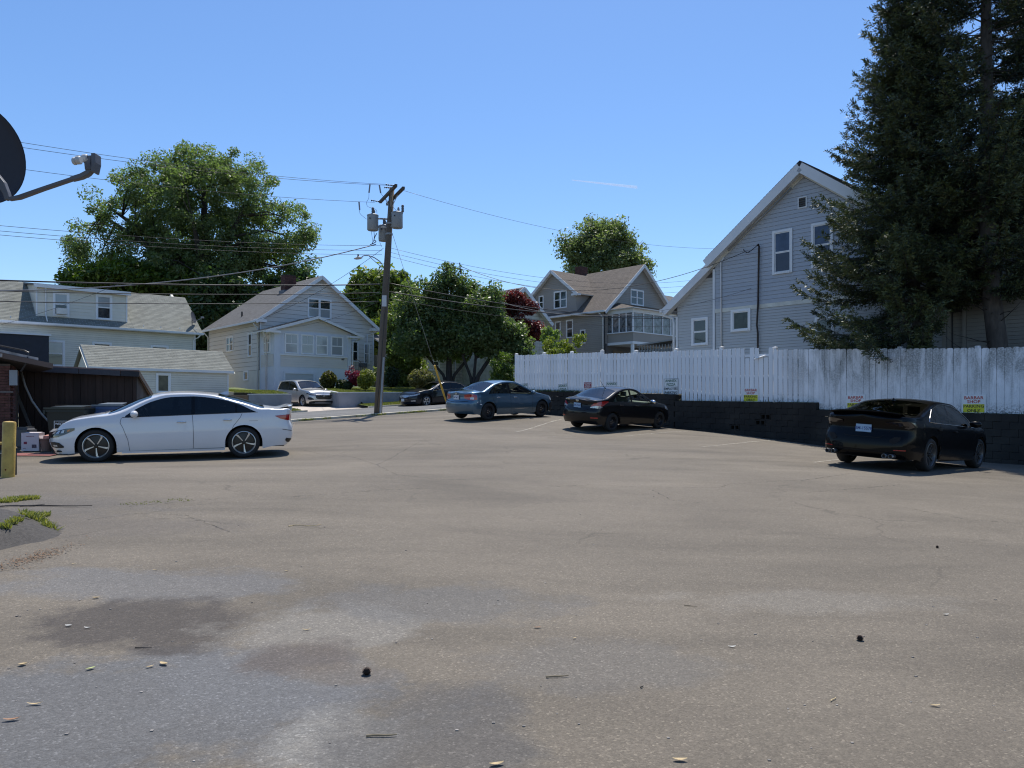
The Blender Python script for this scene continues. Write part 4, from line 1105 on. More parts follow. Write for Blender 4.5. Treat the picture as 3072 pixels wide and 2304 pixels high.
wins = [(w0_ + .3, w0_ + 1.35, 4.25 - hz + .1, 5.1 - hz), (w0_ + 2.7, w0_ + 3.9, 4.3 - hz + .1, 5.2 - hz), (w0_ + 6.2, w0_ + 7.0, 4.2 - hz, 5.1 - hz)]
clap(Hw, (0, kb), XA, (0, -1), .5, lowz, lambda z: (w0_, w1_), wins, .24, WS)
for q in wins: window(Hw, (0, kb), XA, (0, -1), *q, .08, mull=2 if q[1] - q[0] > 1 else 1)
roof(Hw, (w0_ - .3, kb - .35, lowz), (w1_ + .3, kb - .35, lowz), (w1_ + .3, kb + 3.4, lowz + 1.6), (w0_ - .3, kb + 3.4, lowz + 1.6), SHIN2, tab=.4, expo=.2, edge=TRIM)
for a in (w0_ + 5.4, w0_ + 8.2): pipe(Hw, [(a, kb - .06, lowz), (a, kb - .06, .8)], .04, TRIM)

# ================================================================== tall grey-tan house with cross gable and two-storey porch
TAUPE = mat('taupe_siding', (.31, .282, .25), .6, var=.05, vscale=.4, objrand=.04)
tz = 2.6; Ot = W0(1814, 60)
Ht = thing('gabled_house', 'tall taupe house with brown roof, cross gable and glazed upper porch', 'house', (Ot[0], Ot[1], tz), PHI)
eL = 9.5 - tz; pR = 13.46 - tz; wR = 9.2; cR = 4.6; dL = 10.5
wallback(Ht, (0, 0), XA, (0, -1), [(0, 0), (wR, 0), (wR, eL), (cR, pR), (0, eL)], TAUPE, lap=True)
wallback(Ht, (0, 0), XB, (-1, 0), [(0, 0), (dL, 0), (dL, eL), (0, eL)], TAUPE, lap=True)
def gR(z):
    if z < eL: return (0.06, wR)
    f = (z - eL) / (pR - eL); return (cR * f, wR - (wR - cR) * f)
opR = [(3.24, 5.01, 10.12 - tz, 11.45 - tz)]
clap(Ht, (0, 0), XA, (0, -1), eL - 2.8, pR - .04, gR, opR, .15, TAUPE, thick=.003)
window(Ht, (0, 0), XA, (0, -1), *opR[0], .1, mull=2)
opL = [(4.83, 5.5, 7.52 - tz, 8.91 - tz), (3.42, 4.2, 7.4 - tz, 8.94 - tz), (2.03, 2.63, 6.84 - tz, 8.0 - tz), (8.0, 8.7, 7.5 - tz, 8.9 - tz)]
clap(Ht, (0, 0), XB, (-1, 0), 2.0, eL - .05, lambda z: (.06, dL), opL, .15, TAUPE, thick=.003)
for q in opL: window(Ht, (0, 0), XB, (-1, 0), *q, .08)
sR = (pR - eL) / cR
def rR(a, y): return (a, y, pR + .12 - sR * abs(a - cR))
roof(Ht, rR(-.45, dL + .3), rR(-.45, -.45), rR(cR, -.45), rR(cR, dL + .3), SHIN3, tab=.33, expo=.15, edge=TRIM)
roof(Ht, rR(wR + .45, -.45), rR(wR + .45, dL + .3), rR(cR, dL + .3), rR(cR, -.45), SHIN3, tab=.5, expo=.2, edge=TRIM)
for e in (-.45, wR + .45): board(Ht, Vector(rR(e, -.47)) - Vector((0, 0, .12)), Vector(rR(cR, -.47)) - Vector((0, 0, .12)), .24, .03, TRIM, 'rake_board')
m = MB(); m.box(-.58, -.46, -.4, dL + .3, eL - .32, eL - .18); m.build('gutter', TRIM, Ht)
# cross gable dormer facing the lot
db0, db1, dpk, dev = 2.95, 8.1, 13.2 - tz, 11.2 - tz; dc = 5.6
dm = MB(); dm.prism([(-.02, db0, eL + .1), (-.02, db1, eL + .1), (-.02, db1, dev), (-.02, dc, dpk), (-.02, db0, dev)], (cR - .2, 0, 0)); recalc(dm.build('cross_gable', TAUPE, Ht))
def gD(z):
    if z < dev: return (db0 + .06, db1 - .06)
    f = (z - dev) / (dpk - dev); return (db0 + (dc - db0) * f, db1 - (db1 - dc) * f)
opD = [(4.1, 5.62, 9.98 - tz, 11.48 - tz), (6.87, 7.45, 10.16 - tz, 11.31 - tz)]
clap(Ht, (-.02, 0), XB, (-1, 0), eL + .35, dpk - .03, gD, opD, .15, TAUPE, thick=.003)
window(Ht, (-.02, 0), XB, (-1, 0), *opD[0], .09, mull=2); window(Ht, (-.02, 0), XB, (-1, 0), *opD[1], .07)
sD = (dpk - dev) / (dc - db0)
def rD(a, b): return (a, b, dpk + .1 - sD * abs(b - dc))
roof(Ht, rD(-.45, db0 - .4), rD(3.3, db0 - .4), rD(4.5, dc), rD(-.45, dc), SHIN3, tab=.33, expo=.15, edge=TRIM)
roof(Ht, rD(3.3, db1 + .4), rD(-.45, db1 + .4), rD(-.45, dc), rD(4.5, dc), SHIN3, tab=.33, expo=.15, edge=TRIM)
for e in (db0 - .4, db1 + .4): board(Ht, Vector(rD(-.47, e)) - Vector((0, 0, .12)), Vector(rD(-.47, dc)) - Vector((0, 0, .12)), .24, .03, TRIM, 'rake_board', up=(0, 0, 1))
for b0_, b1_ in ((db0 - .4, db0 + .3), (db1 - .3, db1 + .4)):
    m = MB(); m.box(-.45, .0, b0_, b1_, dev - .35, dev - .18); m.build('eave_return', TRIM, Ht)
chimney(Ht, 4.4, 6.5, pR - .6, pR + .8, .9, .7, MORTAR)
pipe(Ht, [(-.52, .2, eL - .3), (-.1, .1, eL - .7), (-.1, .1, 0)], .05, TRIM)
# two-storey porch on the street side
py2 = -2.6; pz0, pz1 = 7.45 - tz, 9.0 - tz
def pbox(a0, a1, b0, b1, z0, z1, nm, mm):
    m = MB(); m.box(a0, a1, b0, b1, z0, z1); return m.build(nm, mm, Ht)
pbox(.3, 7.9, py2, -.03, 6.55 - tz, 6.75 - tz, 'porch_floor', TRIM)
pbox(.35, 7.85, py2 + .02, py2 + .12, 6.75 - tz, pz0, 'porch_parapet', TAUPE); pbox(.35, .45, py2 + .12, -.03, 6.75 - tz, pz0, 'porch_parapet', TAUPE)
pbox(.25, 7.9, py2 - .03, py2 + .14, pz0, pz0 + .08, 'porch_rail', TRIM); pbox(.25, .48, py2 + .14, -.03, pz0, pz0 + .08, 'porch_rail', TRIM)
pbox(.3, 7.9, py2, py2 + .15, pz1, pz1 + .35, 'porch_beam', TRIM); pbox(.3, .45, py2 + .15, -.03, pz1, pz1 + .35, 'porch_beam', TRIM)
for a in (.4, 1.7, 3.0, 4.2, 5.3, 6.5, 7.8): pbox(a - .06, a + .06, py2 + .02, py2 + .12, pz0 + .08, pz1, 'porch_mullion', TRIM)
for b in (-1.9, -1.2, -.5): pbox(.34, .44, b - .05, b + .05, pz0 + .08, pz1, 'porch_mullion', TRIM)
PG = mat('porch_plastic', (.05, .055, .06), .08, var=.9, vscale=3.5, spec=.8, color2=(.22, .23, .24))
for a0_, a1_ in zip((.46, 1.76, 3.06, 4.26, 5.36, 6.56), (1.64, 2.94, 4.14, 5.24, 6.44, 7.74)):
    m = MB(); m.quad((a0_, py2 + .07, pz0 + .08), (a1_, py2 + .07, pz0 + .08), (a1_, py2 + .07, pz1), (a0_, py2 + .07, pz1)); m.build('porch_pane', PG, Ht)
for b0_, b1_ in ((py2 + .12, -1.95), (-1.85, -1.25), (-1.15, -.55), (-.45, -.03)):
    m = MB(); m.quad((.39, b0_, pz0 + .08), (.39, b1_, pz0 + .08), (.39, b1_, pz1), (.39, b0_, pz1)); m.build('porch_pane', PG, Ht)
roof(Ht, (.0, py2 - .35, pz1 + .36), (8.3, py2 - .35, pz1 + .36), (6.5, .0, pz1 + 1.1), (1.6, .0, pz1 + 1.1), SHIN3, tab=.33, expo=.15, th=.07, edge=TRIM)
roof(Ht, (.0, .0, pz1 + .36), (.0, py2 - .35, pz1 + .36), (1.6, .0, pz1 + 1.1), (1.6, .0, pz1 + 1.09), SHIN3, tab=.33, expo=.2, th=.05, edge=TRIM)
for a in (.45, 4.1, 7.7): pbox(a - .1, a + .1, py2 + .05, py2 + .25, 2.0, 6.54 - tz, 'porch_post', TRIM)
pbox(1.0, 2.2, -.05, -.02, 2.2, 6.2 - tz, 'door', mat('brown_door', (.12, .09, .06), .6)); pbox(4.7, 6.5, -.06, -.02, 2.9, 6.25 - tz, 'bay_window', DGLASS)
# far rear wing
wallback(Ht, (2.5, dL + .05), XB, (-1, 0), [(0, 0), (3, 0), (3, 11.0 - tz), (0, 11.0 - tz)], TAUPE)
roof(Ht, (2.2, dL + 3.3, 11 - tz), (2.2, dL - .5, 11 - tz), (4.6, dL - .5, 12.6 - tz), (4.6, dL + 3.3, 12.6 - tz), SHIN3, tab=.4, expo=.2, edge=TRIM)
p_ = np.array(Ot) + A2 * -1.2 + B2 * 8.2
dt_ = dish((p_[0], p_[1], 6.75), PHI + R(-60), 2.3, 'round dark dish standing between the red maple and the taupe house', -25)
m = MB(); m.tube([(0, .03, -3.6), (0, .03, 0)], .05, 8); m.build('ground_post', mat('dish_arm_grey', (.2, .21, .22), .5), dt_)

# blue-grey house showing behind the porch
Hn = thing('blue_grey_house', 'blue-grey house wall glimpsed between the taupe house and the big gable', 'house', (W0(1950, 76)[0], 76, 2.6), PHI)
SLATE = mat('slate_siding', (.2, .215, .25), .6, var=.05, objrand=.04)
wallback(Hn, (0, 0), XA, (0, -1), [(-1, 0), (9, 0), (9, 8.2), (-1, 8.2)], SLATE)
opn = [(2.35, 3.3, 4.9, 6.7)]
clap(Hn, (0, 0), XA, (0, -1), 3, 8.2, lambda z: (-1, 9), opn, .2, SLATE)
window(Hn, (0, 0), XA, (0, -1), *opn[0], .1)
roof(Hn, (-1.4, -.5, 8.2), (9.4, -.5, 8.2), (9.4, 4, 11.6), (-1.4, 4, 11.6), SHIN2, tab=.4, expo=.2, edge=TRIM)
# batten-roofed shed just over the fence
Hs = thing('yard_shed', 'low grey ribbed shed top showing over the fence beside the gutter pipe', 'shed', (W0(1918, 44)[0], 44, 2.2), PHI - R(88))
rb = mat('ribbed_metal', (.24, .25, .25), .5, metal=.2, var=.1)
m = MB(); m.box(0, 3.2, 0, 2.5, 0, 2.75); m.build('shed_wall', rb, Hs)
for k in range(16):
    q = MB(); q.box(k * .2, k * .2 + .05, -.05, -.004, .3, 3.0); q.build('batten', rb, Hs)
m = MB(); m.prism([(-.1, -.1, 3.0), (3.4, -.1, 3.25), (3.4, -.1, 3.33), (-.1, -.1, 3.08)], (0, 2.8, 0)); recalc(m.build('shed_roof', rb, Hs))

# ================================================================== big blue-grey gable house on the right
BLUES = mat('blue_grey_siding', (.41, .435, .475), .55, var=.04, vscale=.4, objrand=.035)
GREYS = mat('light_grey_siding', (.46, .47, .47), .55, var=.04, vscale=.4, objrand=.035)
TAN = mat('tan_siding', (.34, .32, .29), .6, var=.05, objrand=.035)
gz = 1.5
Hg = thing('gable_house', 'big blue-grey sided house whose tall gable rises over the fence', 'house', (10.31, 28.5, gz), PHI)
# facade plane a=0, u to the right = -b.  wall frame: du=(0,-1), n=(-1,0)
D, NN = (0, -1), (-1, 0)
pkz, pu, slg = 10.05 - gz, .65, .746
def gG(z):
    h = 7.35 - gz
    if z < h: return (-2.95, 5.55)
    f = (pkz + .22 - z) / slg; return (max(-2.95, pu - f), min(5.55, pu + f))
wallback(Hg, (0, 0), D, NN, [(-3.0, 0), (5.6, 0), (5.6, pkz + .24 - slg * (5.6 - pu)), (pu, pkz + .24), (-3.0, pkz + .24 - slg * (pu + 3.0))], BLUES, lap=True)
wallback(Hg, (0, -5.6), XA, (0, -1), [(0, 0), (9, 0), (9, 5.6), (0, 5.6)], TAN)
wallback(Hg, (0, 3.0), XA, (0, 1), [(0, 0), (9, 0), (9, 6), (0, 6)], BLUES)
opG = [(-.43, .38, 6.68 - gz, 8.35 - gz), (1.11, 1.92, 6.72 - gz, 8.36 - gz), (.59, .94, 9.02 - gz, 9.44 - gz), (-2.22, -1.35, 4.62 - gz, 5.50 - gz), (1.25, 1.95, 3.95 - gz, 4.9 - gz)]
clap(Hg, (0, 0), D, NN, .6, 5.45 - gz, lambda z: (-2.93, 5.5), opG, .112, GREYS, thick=.003)
clap(Hg, (0, 0), D, NN, 5.62 - gz, pkz + .12, gG, opG, .155, BLUES, thick=.003)
m = MB(); m.box(-.035, -.002, -5.58, 3.0, 5.455 - gz, 5.615 - gz); m.build('frieze_board', mat('cream_trim', (.6, .59, .52), .5), Hg)
for q in opG[:2]: window(Hg, (0, 0), D, NN, *q, .09, gm=mat('screen_blue', (.04, .055, .09), .3, var=.1), gm2=mat('pane_blue', (.05, .07, .12), .08, var=.3))
window(Hg, (0, 0), D, NN, *opG[3], .1, panes=1, gm=mat('pane_dark_green', (.03, .035, .03), .06, var=.6, vscale=4)); window(Hg, (0, 0), D, NN, *opG[4], .08, panes=1)
v = opG[2]; m = MB()
m.box(-.04, -.004, -v[1], -v[0], v[2], v[2] + .04); m.box(-.04, -.004, -v[1], -v[0], v[3] - .04, v[3]); m.box(-.04, -.004, -v[1], -v[1] + .04, v[2] + .04, v[3] - .04); m.box(-.04, -.004, -v[0] - .04, -v[0], v[2] + .04, v[3] - .04)
ve = m.build('gable_vent', TRIM, Hg)
for k in range(4): q = MB(); q.box(-.03, -.004, -v[1] + .04, -v[0] - .04, v[2] + .06 + k * .08, v[2] + .09 + k * .08); q.build('louvre', BLACK, ve)
# wing at left, set back
wg = .22
def gW(z):
    f = (10.05 - gz + .1 - z) / slg; return (max(-4.95, pu - f), -3.02)
wallback(Hg, (wg, 0), D, NN, [(-5.0, 0), (-3.0, 0), (-3.0, 7.4 - gz), (-5.0, 5.9 - gz)], GREYS, lap=True)
wallback(Hg, (wg, 5.0), XA, (0, 1), [(0, 0), (9, 0), (9, 4.0), (0, 4.0)], GREYS)
opW = [(-4.22, -3.42, 4.20 - gz, 5.36 - gz)]
clap(Hg, (wg, 0), D, NN, .6, 7.0 - gz, gW, opW, .125, GREYS, thick=.003)
window(Hg, (wg, 0), D, NN, *opW[0], .09)
for u_, a_, zt_ in ((-3.0, 0, 7.25 - gz), (-4.96, wg, 5.5 - gz), (5.56, 0, 6.4 - gz)): board(Hg, (a_ - .02, -u_, .4), (a_ - .02, -u_, zt_), .1, .05, TRIM if u_ < 5 else TAN, 'corner_board', up=(0, 1, 0))
# main roof
ov = .34; pu2 = .82; zr = pkz + .66
def rG(a, u): return (a, -u, zr - slg * abs(u - pu2))
uL = -3.2
roof(Hg, rG(-ov, uL), rG(10, uL), rG(10, pu2), rG(-ov, pu2), SHIN2, tab=.33, expo=.15, th=.1, edge=mat('roof_edge_dark', (.05, .05, .055), .7))
roof(Hg, rG(10, 5.6), rG(-ov, 5.6), rG(-ov, pu2), rG(10, pu2), SHIN2, tab=.33, expo=.15, th=.1, edge=MATS['roof_edge_dark'])
for e in (uL, 5.6):
    board(Hg, Vector(rG(-ov - .02, e)) - Vector((0, 0, .25)), Vector(rG(-ov - .02, pu2)) - Vector((0, 0, .25)), .34, .04, TRIM, 'rake_board')
    a, b = Vector(rG(-ov, e)), Vector(rG(-ov, pu2)); m = MB(); dn = Vector((0, 0, .40))
    m.quad(a - dn, b - dn, b - dn + Vector((ov, 0, 0)), a - dn + Vector((ov, 0, 0))); m.build('soffit', TRIM, Hg)
    dn = Vector((-.03, 0, .50)); board(Hg, Vector(rG(0, e)) - Vector((.03, 0, .47)), Vector(rG(0, pu2)) - Vector((.03, 0, .47)), .12, .03, MATS['cream_trim'], 'frieze_rake')
def rW(u): return zr - .14 - slg * abs(u - pu2)
roof(Hg, (wg - ov, 5.45, rW(-5.45)), (10, 5.45, rW(-5.45)), (10, 3.05, rW(-3.05)), (wg - ov, 3.05, rW(-3.05)), SHIN2, tab=.33, expo=.15, th=.08, edge=MATS['roof_edge_dark'])
board(Hg, (wg - ov - .02, 5.43, rW(-5.43) - .2), (wg - ov - .02, 3.05, rW(-3.05) - .2), .30, .04, TRIM, 'rake_board')
m = MB(); m.quad((wg - ov, 5.43, rW(-5.43) - .33), (wg - ov, 3.05, rW(-3.05) - .33), (wg, 3.05, rW(-3.05) - .33), (wg, 5.43, rW(-5.43) - .33)); m.build('soffit', TRIM, Hg)
m = MB(); m.box(wg - ov - .1, 9, 5.46, 5.58, rW(-5.45) - .2, rW(-5.45) - .06); m.build('gutter', TRIM, Hg)
pipe(Hg, [(wg - ov, 5.5, rW(-5.45) - .15), (wg - ov + .05, 5.45, rW(-5.45) - .32), (wg - .08, 5.12, rW(-5.45) - .45), (wg - .08, 5.08, rW(-5.45) - .7), (wg - .08, 5.1, .3)], .055, TRIM)
# dormer stub on the left slope
m = MB(); m.prism([(1.5, 2.2, 8.3 - gz), (1.5, 3.2, 8.3 - gz), (1.5, 2.7, 8.95 - gz)], (2, 0, 0)); recalc(m.build('roof_dormer', TRIM, Hg))
RUST = mat('rusty_conduit', (.035, .025, .022), .7, var=.3)
pipe(Hg, [(-.14, .98, .9), (-.10, 1.0, 3.0), (-.14, 1.02, 3.3), (-.10, .99, 4.2), (-.10, .95, 6.35), (-.16, .95, 6.42), (-.2, .97, 6.38)], .036, RUST, 'service_mast')
pipe(Hg, [(-.06, 2.62, .9), (-.06, 2.66, 6.0), (-.06, 2.5, 6.15)], .03, TRIM, 'conduit')
pipe(Hg, [(-.08, 2.3, 6.4), (-.08, -.35, 8.35)], .035, mat('conduit_grey', (.3, .32, .35), .5), 'gable_pipe')
m = MB(); m.tube([(-.22, .97, 6.36), (-.3, 1.15, 6.2), (-.25, 1.4, 6.15), (-.12, 1.6, 6.3)], .012, 6); m.tube([(-.22, .95, 6.38), (-.35, 1.25, 6.12), (-.2, 1.5, 6.22), (-.1, 1.62, 6.35)], .012, 6); m.build('drip_loop', DARKWIRE, Hg)
# right end: tan wing, porch beam, upper wall with windows
wallback(Hg, (.55, 0), D, NN, [(4.4, 0), (16, 0), (16, 5.2 - gz), (4.4, 5.2 - gz)], TAN, lap=True)
clap(Hg, (.55, 0), D, NN, .6, 5.15 - gz, lambda z: (6.05, 14.), [], .125, TAN, thick=.003)
clap(Hg, (.53, 0), D, NN, .6, 5.15 - gz, lambda z: (5.66, 5.95), [], .125, TAN, thick=.003)
board(Hg, (.48, -6.0, .4), (.48, -6.0, 5.2 - gz), .1, .06, TAN, 'corner_board', up=(0, 1, 0))
m = MB(); m.box(.4, .7, -14, -6.3, 5.22 - gz, 5.5 - gz); m.build('porch_beam', mat('dark_beam', (.05, .045, .04), .7), Hg)
m = MB(); m.box(.35, .53, -5.94, -5.68, 4.72 - gz, 4.86 - gz); m.build('vent_hood', mat('brown_hood', (.06, .05, .045), .6), Hg)
wallback(Hg, (1.6, 0), D, NN, [(3.6, 5.2 - gz), (14, 5.2 - gz), (14, 8.6 - gz), (3.6, 8.6 - gz)], BLUES)
opU = [(6.3, 6.9, 5.8 - gz, 6.9 - gz), (7.6, 8.7, 5.5 - gz, 6.9 - gz), (9.2, 10.3, 5.5 - gz, 6.9 - gz)]
clap(Hg, (1.6, 0), D, NN, 5.3 - gz, 8.4 - gz, lambda z: (5.62, 13.9), opU, .15, BLUES, thick=.003)
for q in opU: window(Hg, (1.6, 0), D, NN, *q, .09, gm=MATS['pane_blue'])
roof(Hg, (1.0, -5.4, 8.5 - gz), (1.0, -14, 8.5 - gz), (5.5, -14, 11.2 - gz), (5.5, -5.4, 11.2 - gz), SHIN2, tab=.4, expo=.2, edge=TRIM)
pipe(Hg, [(.3, -8.4, 5.2 - gz), (.42, -8.2, 4.95 - gz), (.47, -7.9, 4.85 - gz), (.47, -7.9, .5)], .05, TRIM)
# ------------------------------------------------------------------ trees
BARK = mat('bark_brown', (.075, .058, .045), .9, var=.35, vscale=6, bump=1., bscale=30, stretch=(1, 1, .3))
BARKD = mat('bark_dark', (.038, .032, .028), .9, var=.35, vscale=6, bump=1., bscale=30, stretch=(1, 1, .3))
BARKS = mat('bark_spruce', (.085, .072, .062), .92, var=.35, vscale=8, bump=1.2, bscale=22, stretch=(1, 1, .35))
def leaves(name, centers, radii, per, size, m, parent, up=.4, aspect=1.8, flat=.8, seed=0, core=None):
    rg = np.random.default_rng(seed); n = len(centers) * per
    idx = np.repeat(np.arange(len(centers)), per)
    d = rg.normal(size=(n, 3)); d /= np.linalg.norm(d, axis=1)[:, None]
    r = rg.random(n) ** .45
    P = centers[idx] + d * (radii[idx] * r)[:, None] * np.array([1, 1, flat])
    nrm = rg.normal(size=(n, 3)) + np.array([0, 0, up * 2]) + d * .5; nrm /= np.linalg.norm(nrm, axis=1)[:, None]
    ref = rg.normal(size=(n, 3)); u = np.cross(nrm, ref); u /= np.linalg.norm(u, axis=1)[:, None]; w = np.cross(nrm, u)
    s = size * rg.uniform(.6, 1.3, n)[:, None]
    V = np.stack([P - u * s * aspect * .5, P - w * s * .42 + u * s * .05, P + u * s * aspect * .5, P + w * s * .42 + u * s * .05], 1)
    tint = np.clip(rg.normal(.45, .22, n) + (rg.normal(0, .16, len(centers)))[idx], 0, 1)
    return quads_obj(name, V, m, parent, tint)
def crown_pts(lobes, n, shell=.55, seed=0, rmin=.35):
    rg = np.random.default_rng(seed); out = []; vol = np.array([l[3] * l[4] * l[5] for l in lobes]) ** .8; vol = vol / vol.sum()
    L = np.array(lobes, float)
    while len(out) < n:
        l = L[rg.choice(len(lobes), p=vol)]
        d = rg.normal(size=3); d /= np.linalg.norm(d); r = rmin + (1 - rmin) * rg.random() ** shell
        p = l[:3] + d * r * l[3:6]; out.append(p)
    return np.array(out)
def limbs(mb, base, fork, targets, r0, seed=0, n1=6):
    rd = random.Random(seed); T = [Vector(t) for t in targets]; fork = Vector(fork)
    mains = rd.sample(T, min(n1, len(T))); rest = [t for t in T if t not in mains]
    skel = []
    for t in mains:
        mid = fork.lerp(t, .5) + Vector((rd.uniform(-.4, .4), rd.uniform(-.4, .4), (t - fork).length * .12)); pts = []
        for i in range(9):
            f = i / 8; pts.append((fork * (1 - f) ** 2 + mid * 2 * f * (1 - f) + t * f * f))
        mb.tube(pts, [r0 * .55 * (1 - .85 * i / 8) for i in range(9)], 6, cap=False); skel += [(pts[i], r0 * .55 * (1 - .85 * i / 8)) for i in range(2, 9)]
    for t in rest:
        p, r = min(skel, key=lambda q: (q[0] - t).length + (0 if q[0].z < t.z + .5 else 2))
        mid = p.lerp(t, .5) + Vector((0, 0, (t - p).length * .12)); r = min(r * .6, .02 * (t - p).length + .02)
        mb.tube([p, mid, t], [r, r * .6, r * .2], 5, cap=False)
def tree(name, label, x, y, z, trunk_r, fork_h, lobes, nclump, per, size, crad, lm, bark, seed, cat='tree', group=None, stems=None, up=.4, nl=60, aspect=1.8, shell=.55, lean=(0, 0), rmin=.35):
    t = thing(name, label, cat, (x, y, z), 0, group)
    cp = crown_pts(lobes, nclump, shell, seed, rmin)
    rd = np.random.default_rng(seed + 1); rr = crad * rd.uniform(.6, 1.35, len(cp))
    mb = MB(); sel = cp[rd.choice(len(cp), min(nl, len(cp)), replace=False)]
    if stems:
        for k, (sx, sy, fx, fy, fz, r) in enumerate(stems):
            mb.tube([(sx, sy, -.3), (sx + (fx - sx) * .25, sy + (fy - sy) * .25, fz * .4), (fx, fy, fz)], [r * 1.15, r * .85, r * .7], 10, cap=False)
            sub = [p for p in sel if math.hypot(p[0] - fx, p[1] - fy) < 9][k::len(stems)]
            if len(sub) > 2: limbs(mb, None, (fx, fy, fz), sub, r * 1.3, seed + k, 4)
    else:
        fx, fy = lean
        mb.tube([(0, 0, -.4), (fx * .1, fy * .1, fork_h * .3), (fx * .5, fy * .5, fork_h * .7), (fx, fy, fork_h)], [trunk_r * 1.35, trunk_r, trunk_r * .92, trunk_r * .85], 12, cap=False)
        limbs(mb, None, (fx, fy, fork_h), sel, trunk_r * 1.5, seed, 9)
    mb.build('trunk', bark, t, smooth=True)
    leaves('crown', cp, rr, per, size, lm, t, up, aspect=aspect, seed=seed + 5)
    return t
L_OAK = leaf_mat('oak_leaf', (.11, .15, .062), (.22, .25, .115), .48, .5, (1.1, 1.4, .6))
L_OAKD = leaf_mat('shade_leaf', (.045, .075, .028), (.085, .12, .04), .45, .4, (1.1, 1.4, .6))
L_MAP = leaf_mat('maple_leaf', (.11, .15, .035), (.22, .25, .07), .45, .42)
L_CRAB = leaf_mat('crab_leaf', (.08, .12, .045), (.19, .22, .095), .42, .48, (1.1, 1.4, .6))
L_RED = leaf_mat('red_maple_leaf', (.09, .018, .018), (.22, .06, .05), .45, .3, (1.4, .7, .6))
L_FAR = leaf_mat('far_leaf', (.14, .17, .075), (.26, .28, .13), .48, .5, (1.1, 1.35, .7))
L_YEL = leaf_mat('yellow_green_leaf', (.14, .19, .035), (.26, .30, .07), .5, .4, (1.2, 1.3, .4))
def px2(px, py, Z): return ((px - 1536) / 2250 * Z, Z, EYE - (py - 1222) * Z / 2250)
# big oak behind the left houses (pixels to metres at 70 m: 1 px = .031 m)
Z = 70.; k = Z / 2250
ox, oy, _ = px2(610, 700, Z); g0 = 3.0
def lob(px, py, rx, ry, dy=0., ryd=None): return ((px - 610) * k, dy, EYE - (py - 1222) * k - g0, rx * k, (ryd or rx) * k, ry * k)
oak_l = [lob(600, 600, 190, 150), lob(520, 560, 130, 115, -1), lob(690, 560, 150, 120), lob(420, 640, 140, 130), lob(820, 680, 120, 120), lob(300, 730, 95, 90, -1),
         lob(900, 735, 65, 90), lob(480, 760, 180, 130, 2), lob(720, 790, 180, 130, 2), lob(600, 780, 190, 160), lob(255, 760, 65, 60), lob(840, 840, 90, 80, 1), lob(330, 850, 90, 90, 1), lob(590, 500, 90, 60), lob(250, 700, 40, 40), lob(400, 560, 50, 60), lob(930, 700, 30, 50)]
tree('oak_tree', 'huge spreading green tree towering behind the cream house and bungalow', ox, oy, g0, .75, 8.5, oak_l, 760, 160, .165, .92, L_OAK, BARKD, 11, lean=(.6, 0), nl=130, aspect=1.7, rmin=.2, shell=.5)
# dark low trees under and beside the oak
def shade_tree(label, px, py, Z, lobes, n, lm, seed, size=.25, per=90, crad=.9, tr=.25, name='shade_tree', fork=2.6, bark=None, g=3.0, **kw):
    k = Z / 2250; x = (px - 1536) * k
    L = [((a - px) * k, d, EYE - (b - 1222) * k - g, rx * k, max(rx, ry) * k * .8, ry * k) for (a, b, rx, ry, d) in lobes]
    return tree(name, label, x, Z, g, tr, fork, L, n, per, size, crad, lm, bark or BARKD, seed, **kw)
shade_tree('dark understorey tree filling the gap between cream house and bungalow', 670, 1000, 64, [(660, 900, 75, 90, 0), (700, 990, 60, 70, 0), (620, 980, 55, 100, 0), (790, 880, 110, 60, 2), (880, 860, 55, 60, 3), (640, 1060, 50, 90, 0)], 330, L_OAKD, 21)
shade_tree('yellow-green maple showing over the left ridge of the cream house', 270, 900, 66, [(250, 845, 60, 45, 0), (330, 830, 110, 45, 0), (430, 850, 110, 50, 1), (540, 850, 90, 60, 2)], 260, leaf_mat('mid_leaf', (.05, .09, .018), (.17, .22, .04), .45, .4), 22)
shade_tree('bright maple between the bungalow gable and the utility pole', 1130, 900, 66, [(1110, 870, 60, 55, 0), (1060, 905, 55, 40, 0), (1165, 865, 65, 60, 0), (1220, 900, 60, 60, 1), (1130, 960, 110, 80, 0), (1190, 1010, 70, 90, -3)], 420, L_MAP, 23, size=.27)
shade_tree('light green shrubby tree beside the bungalow wall behind the pole', 1195, 1090, 54, [(1185, 1060, 40, 50, 0), (1215, 1020, 40, 40, 0), (1230, 1110, 45, 60, 0), (1165, 1120, 22, 26, -2), (1200, 980, 40, 40, 0)], 150, L_MAP, 24, size=.16, crad=.5, tr=.12, fork=1.4, per=110)
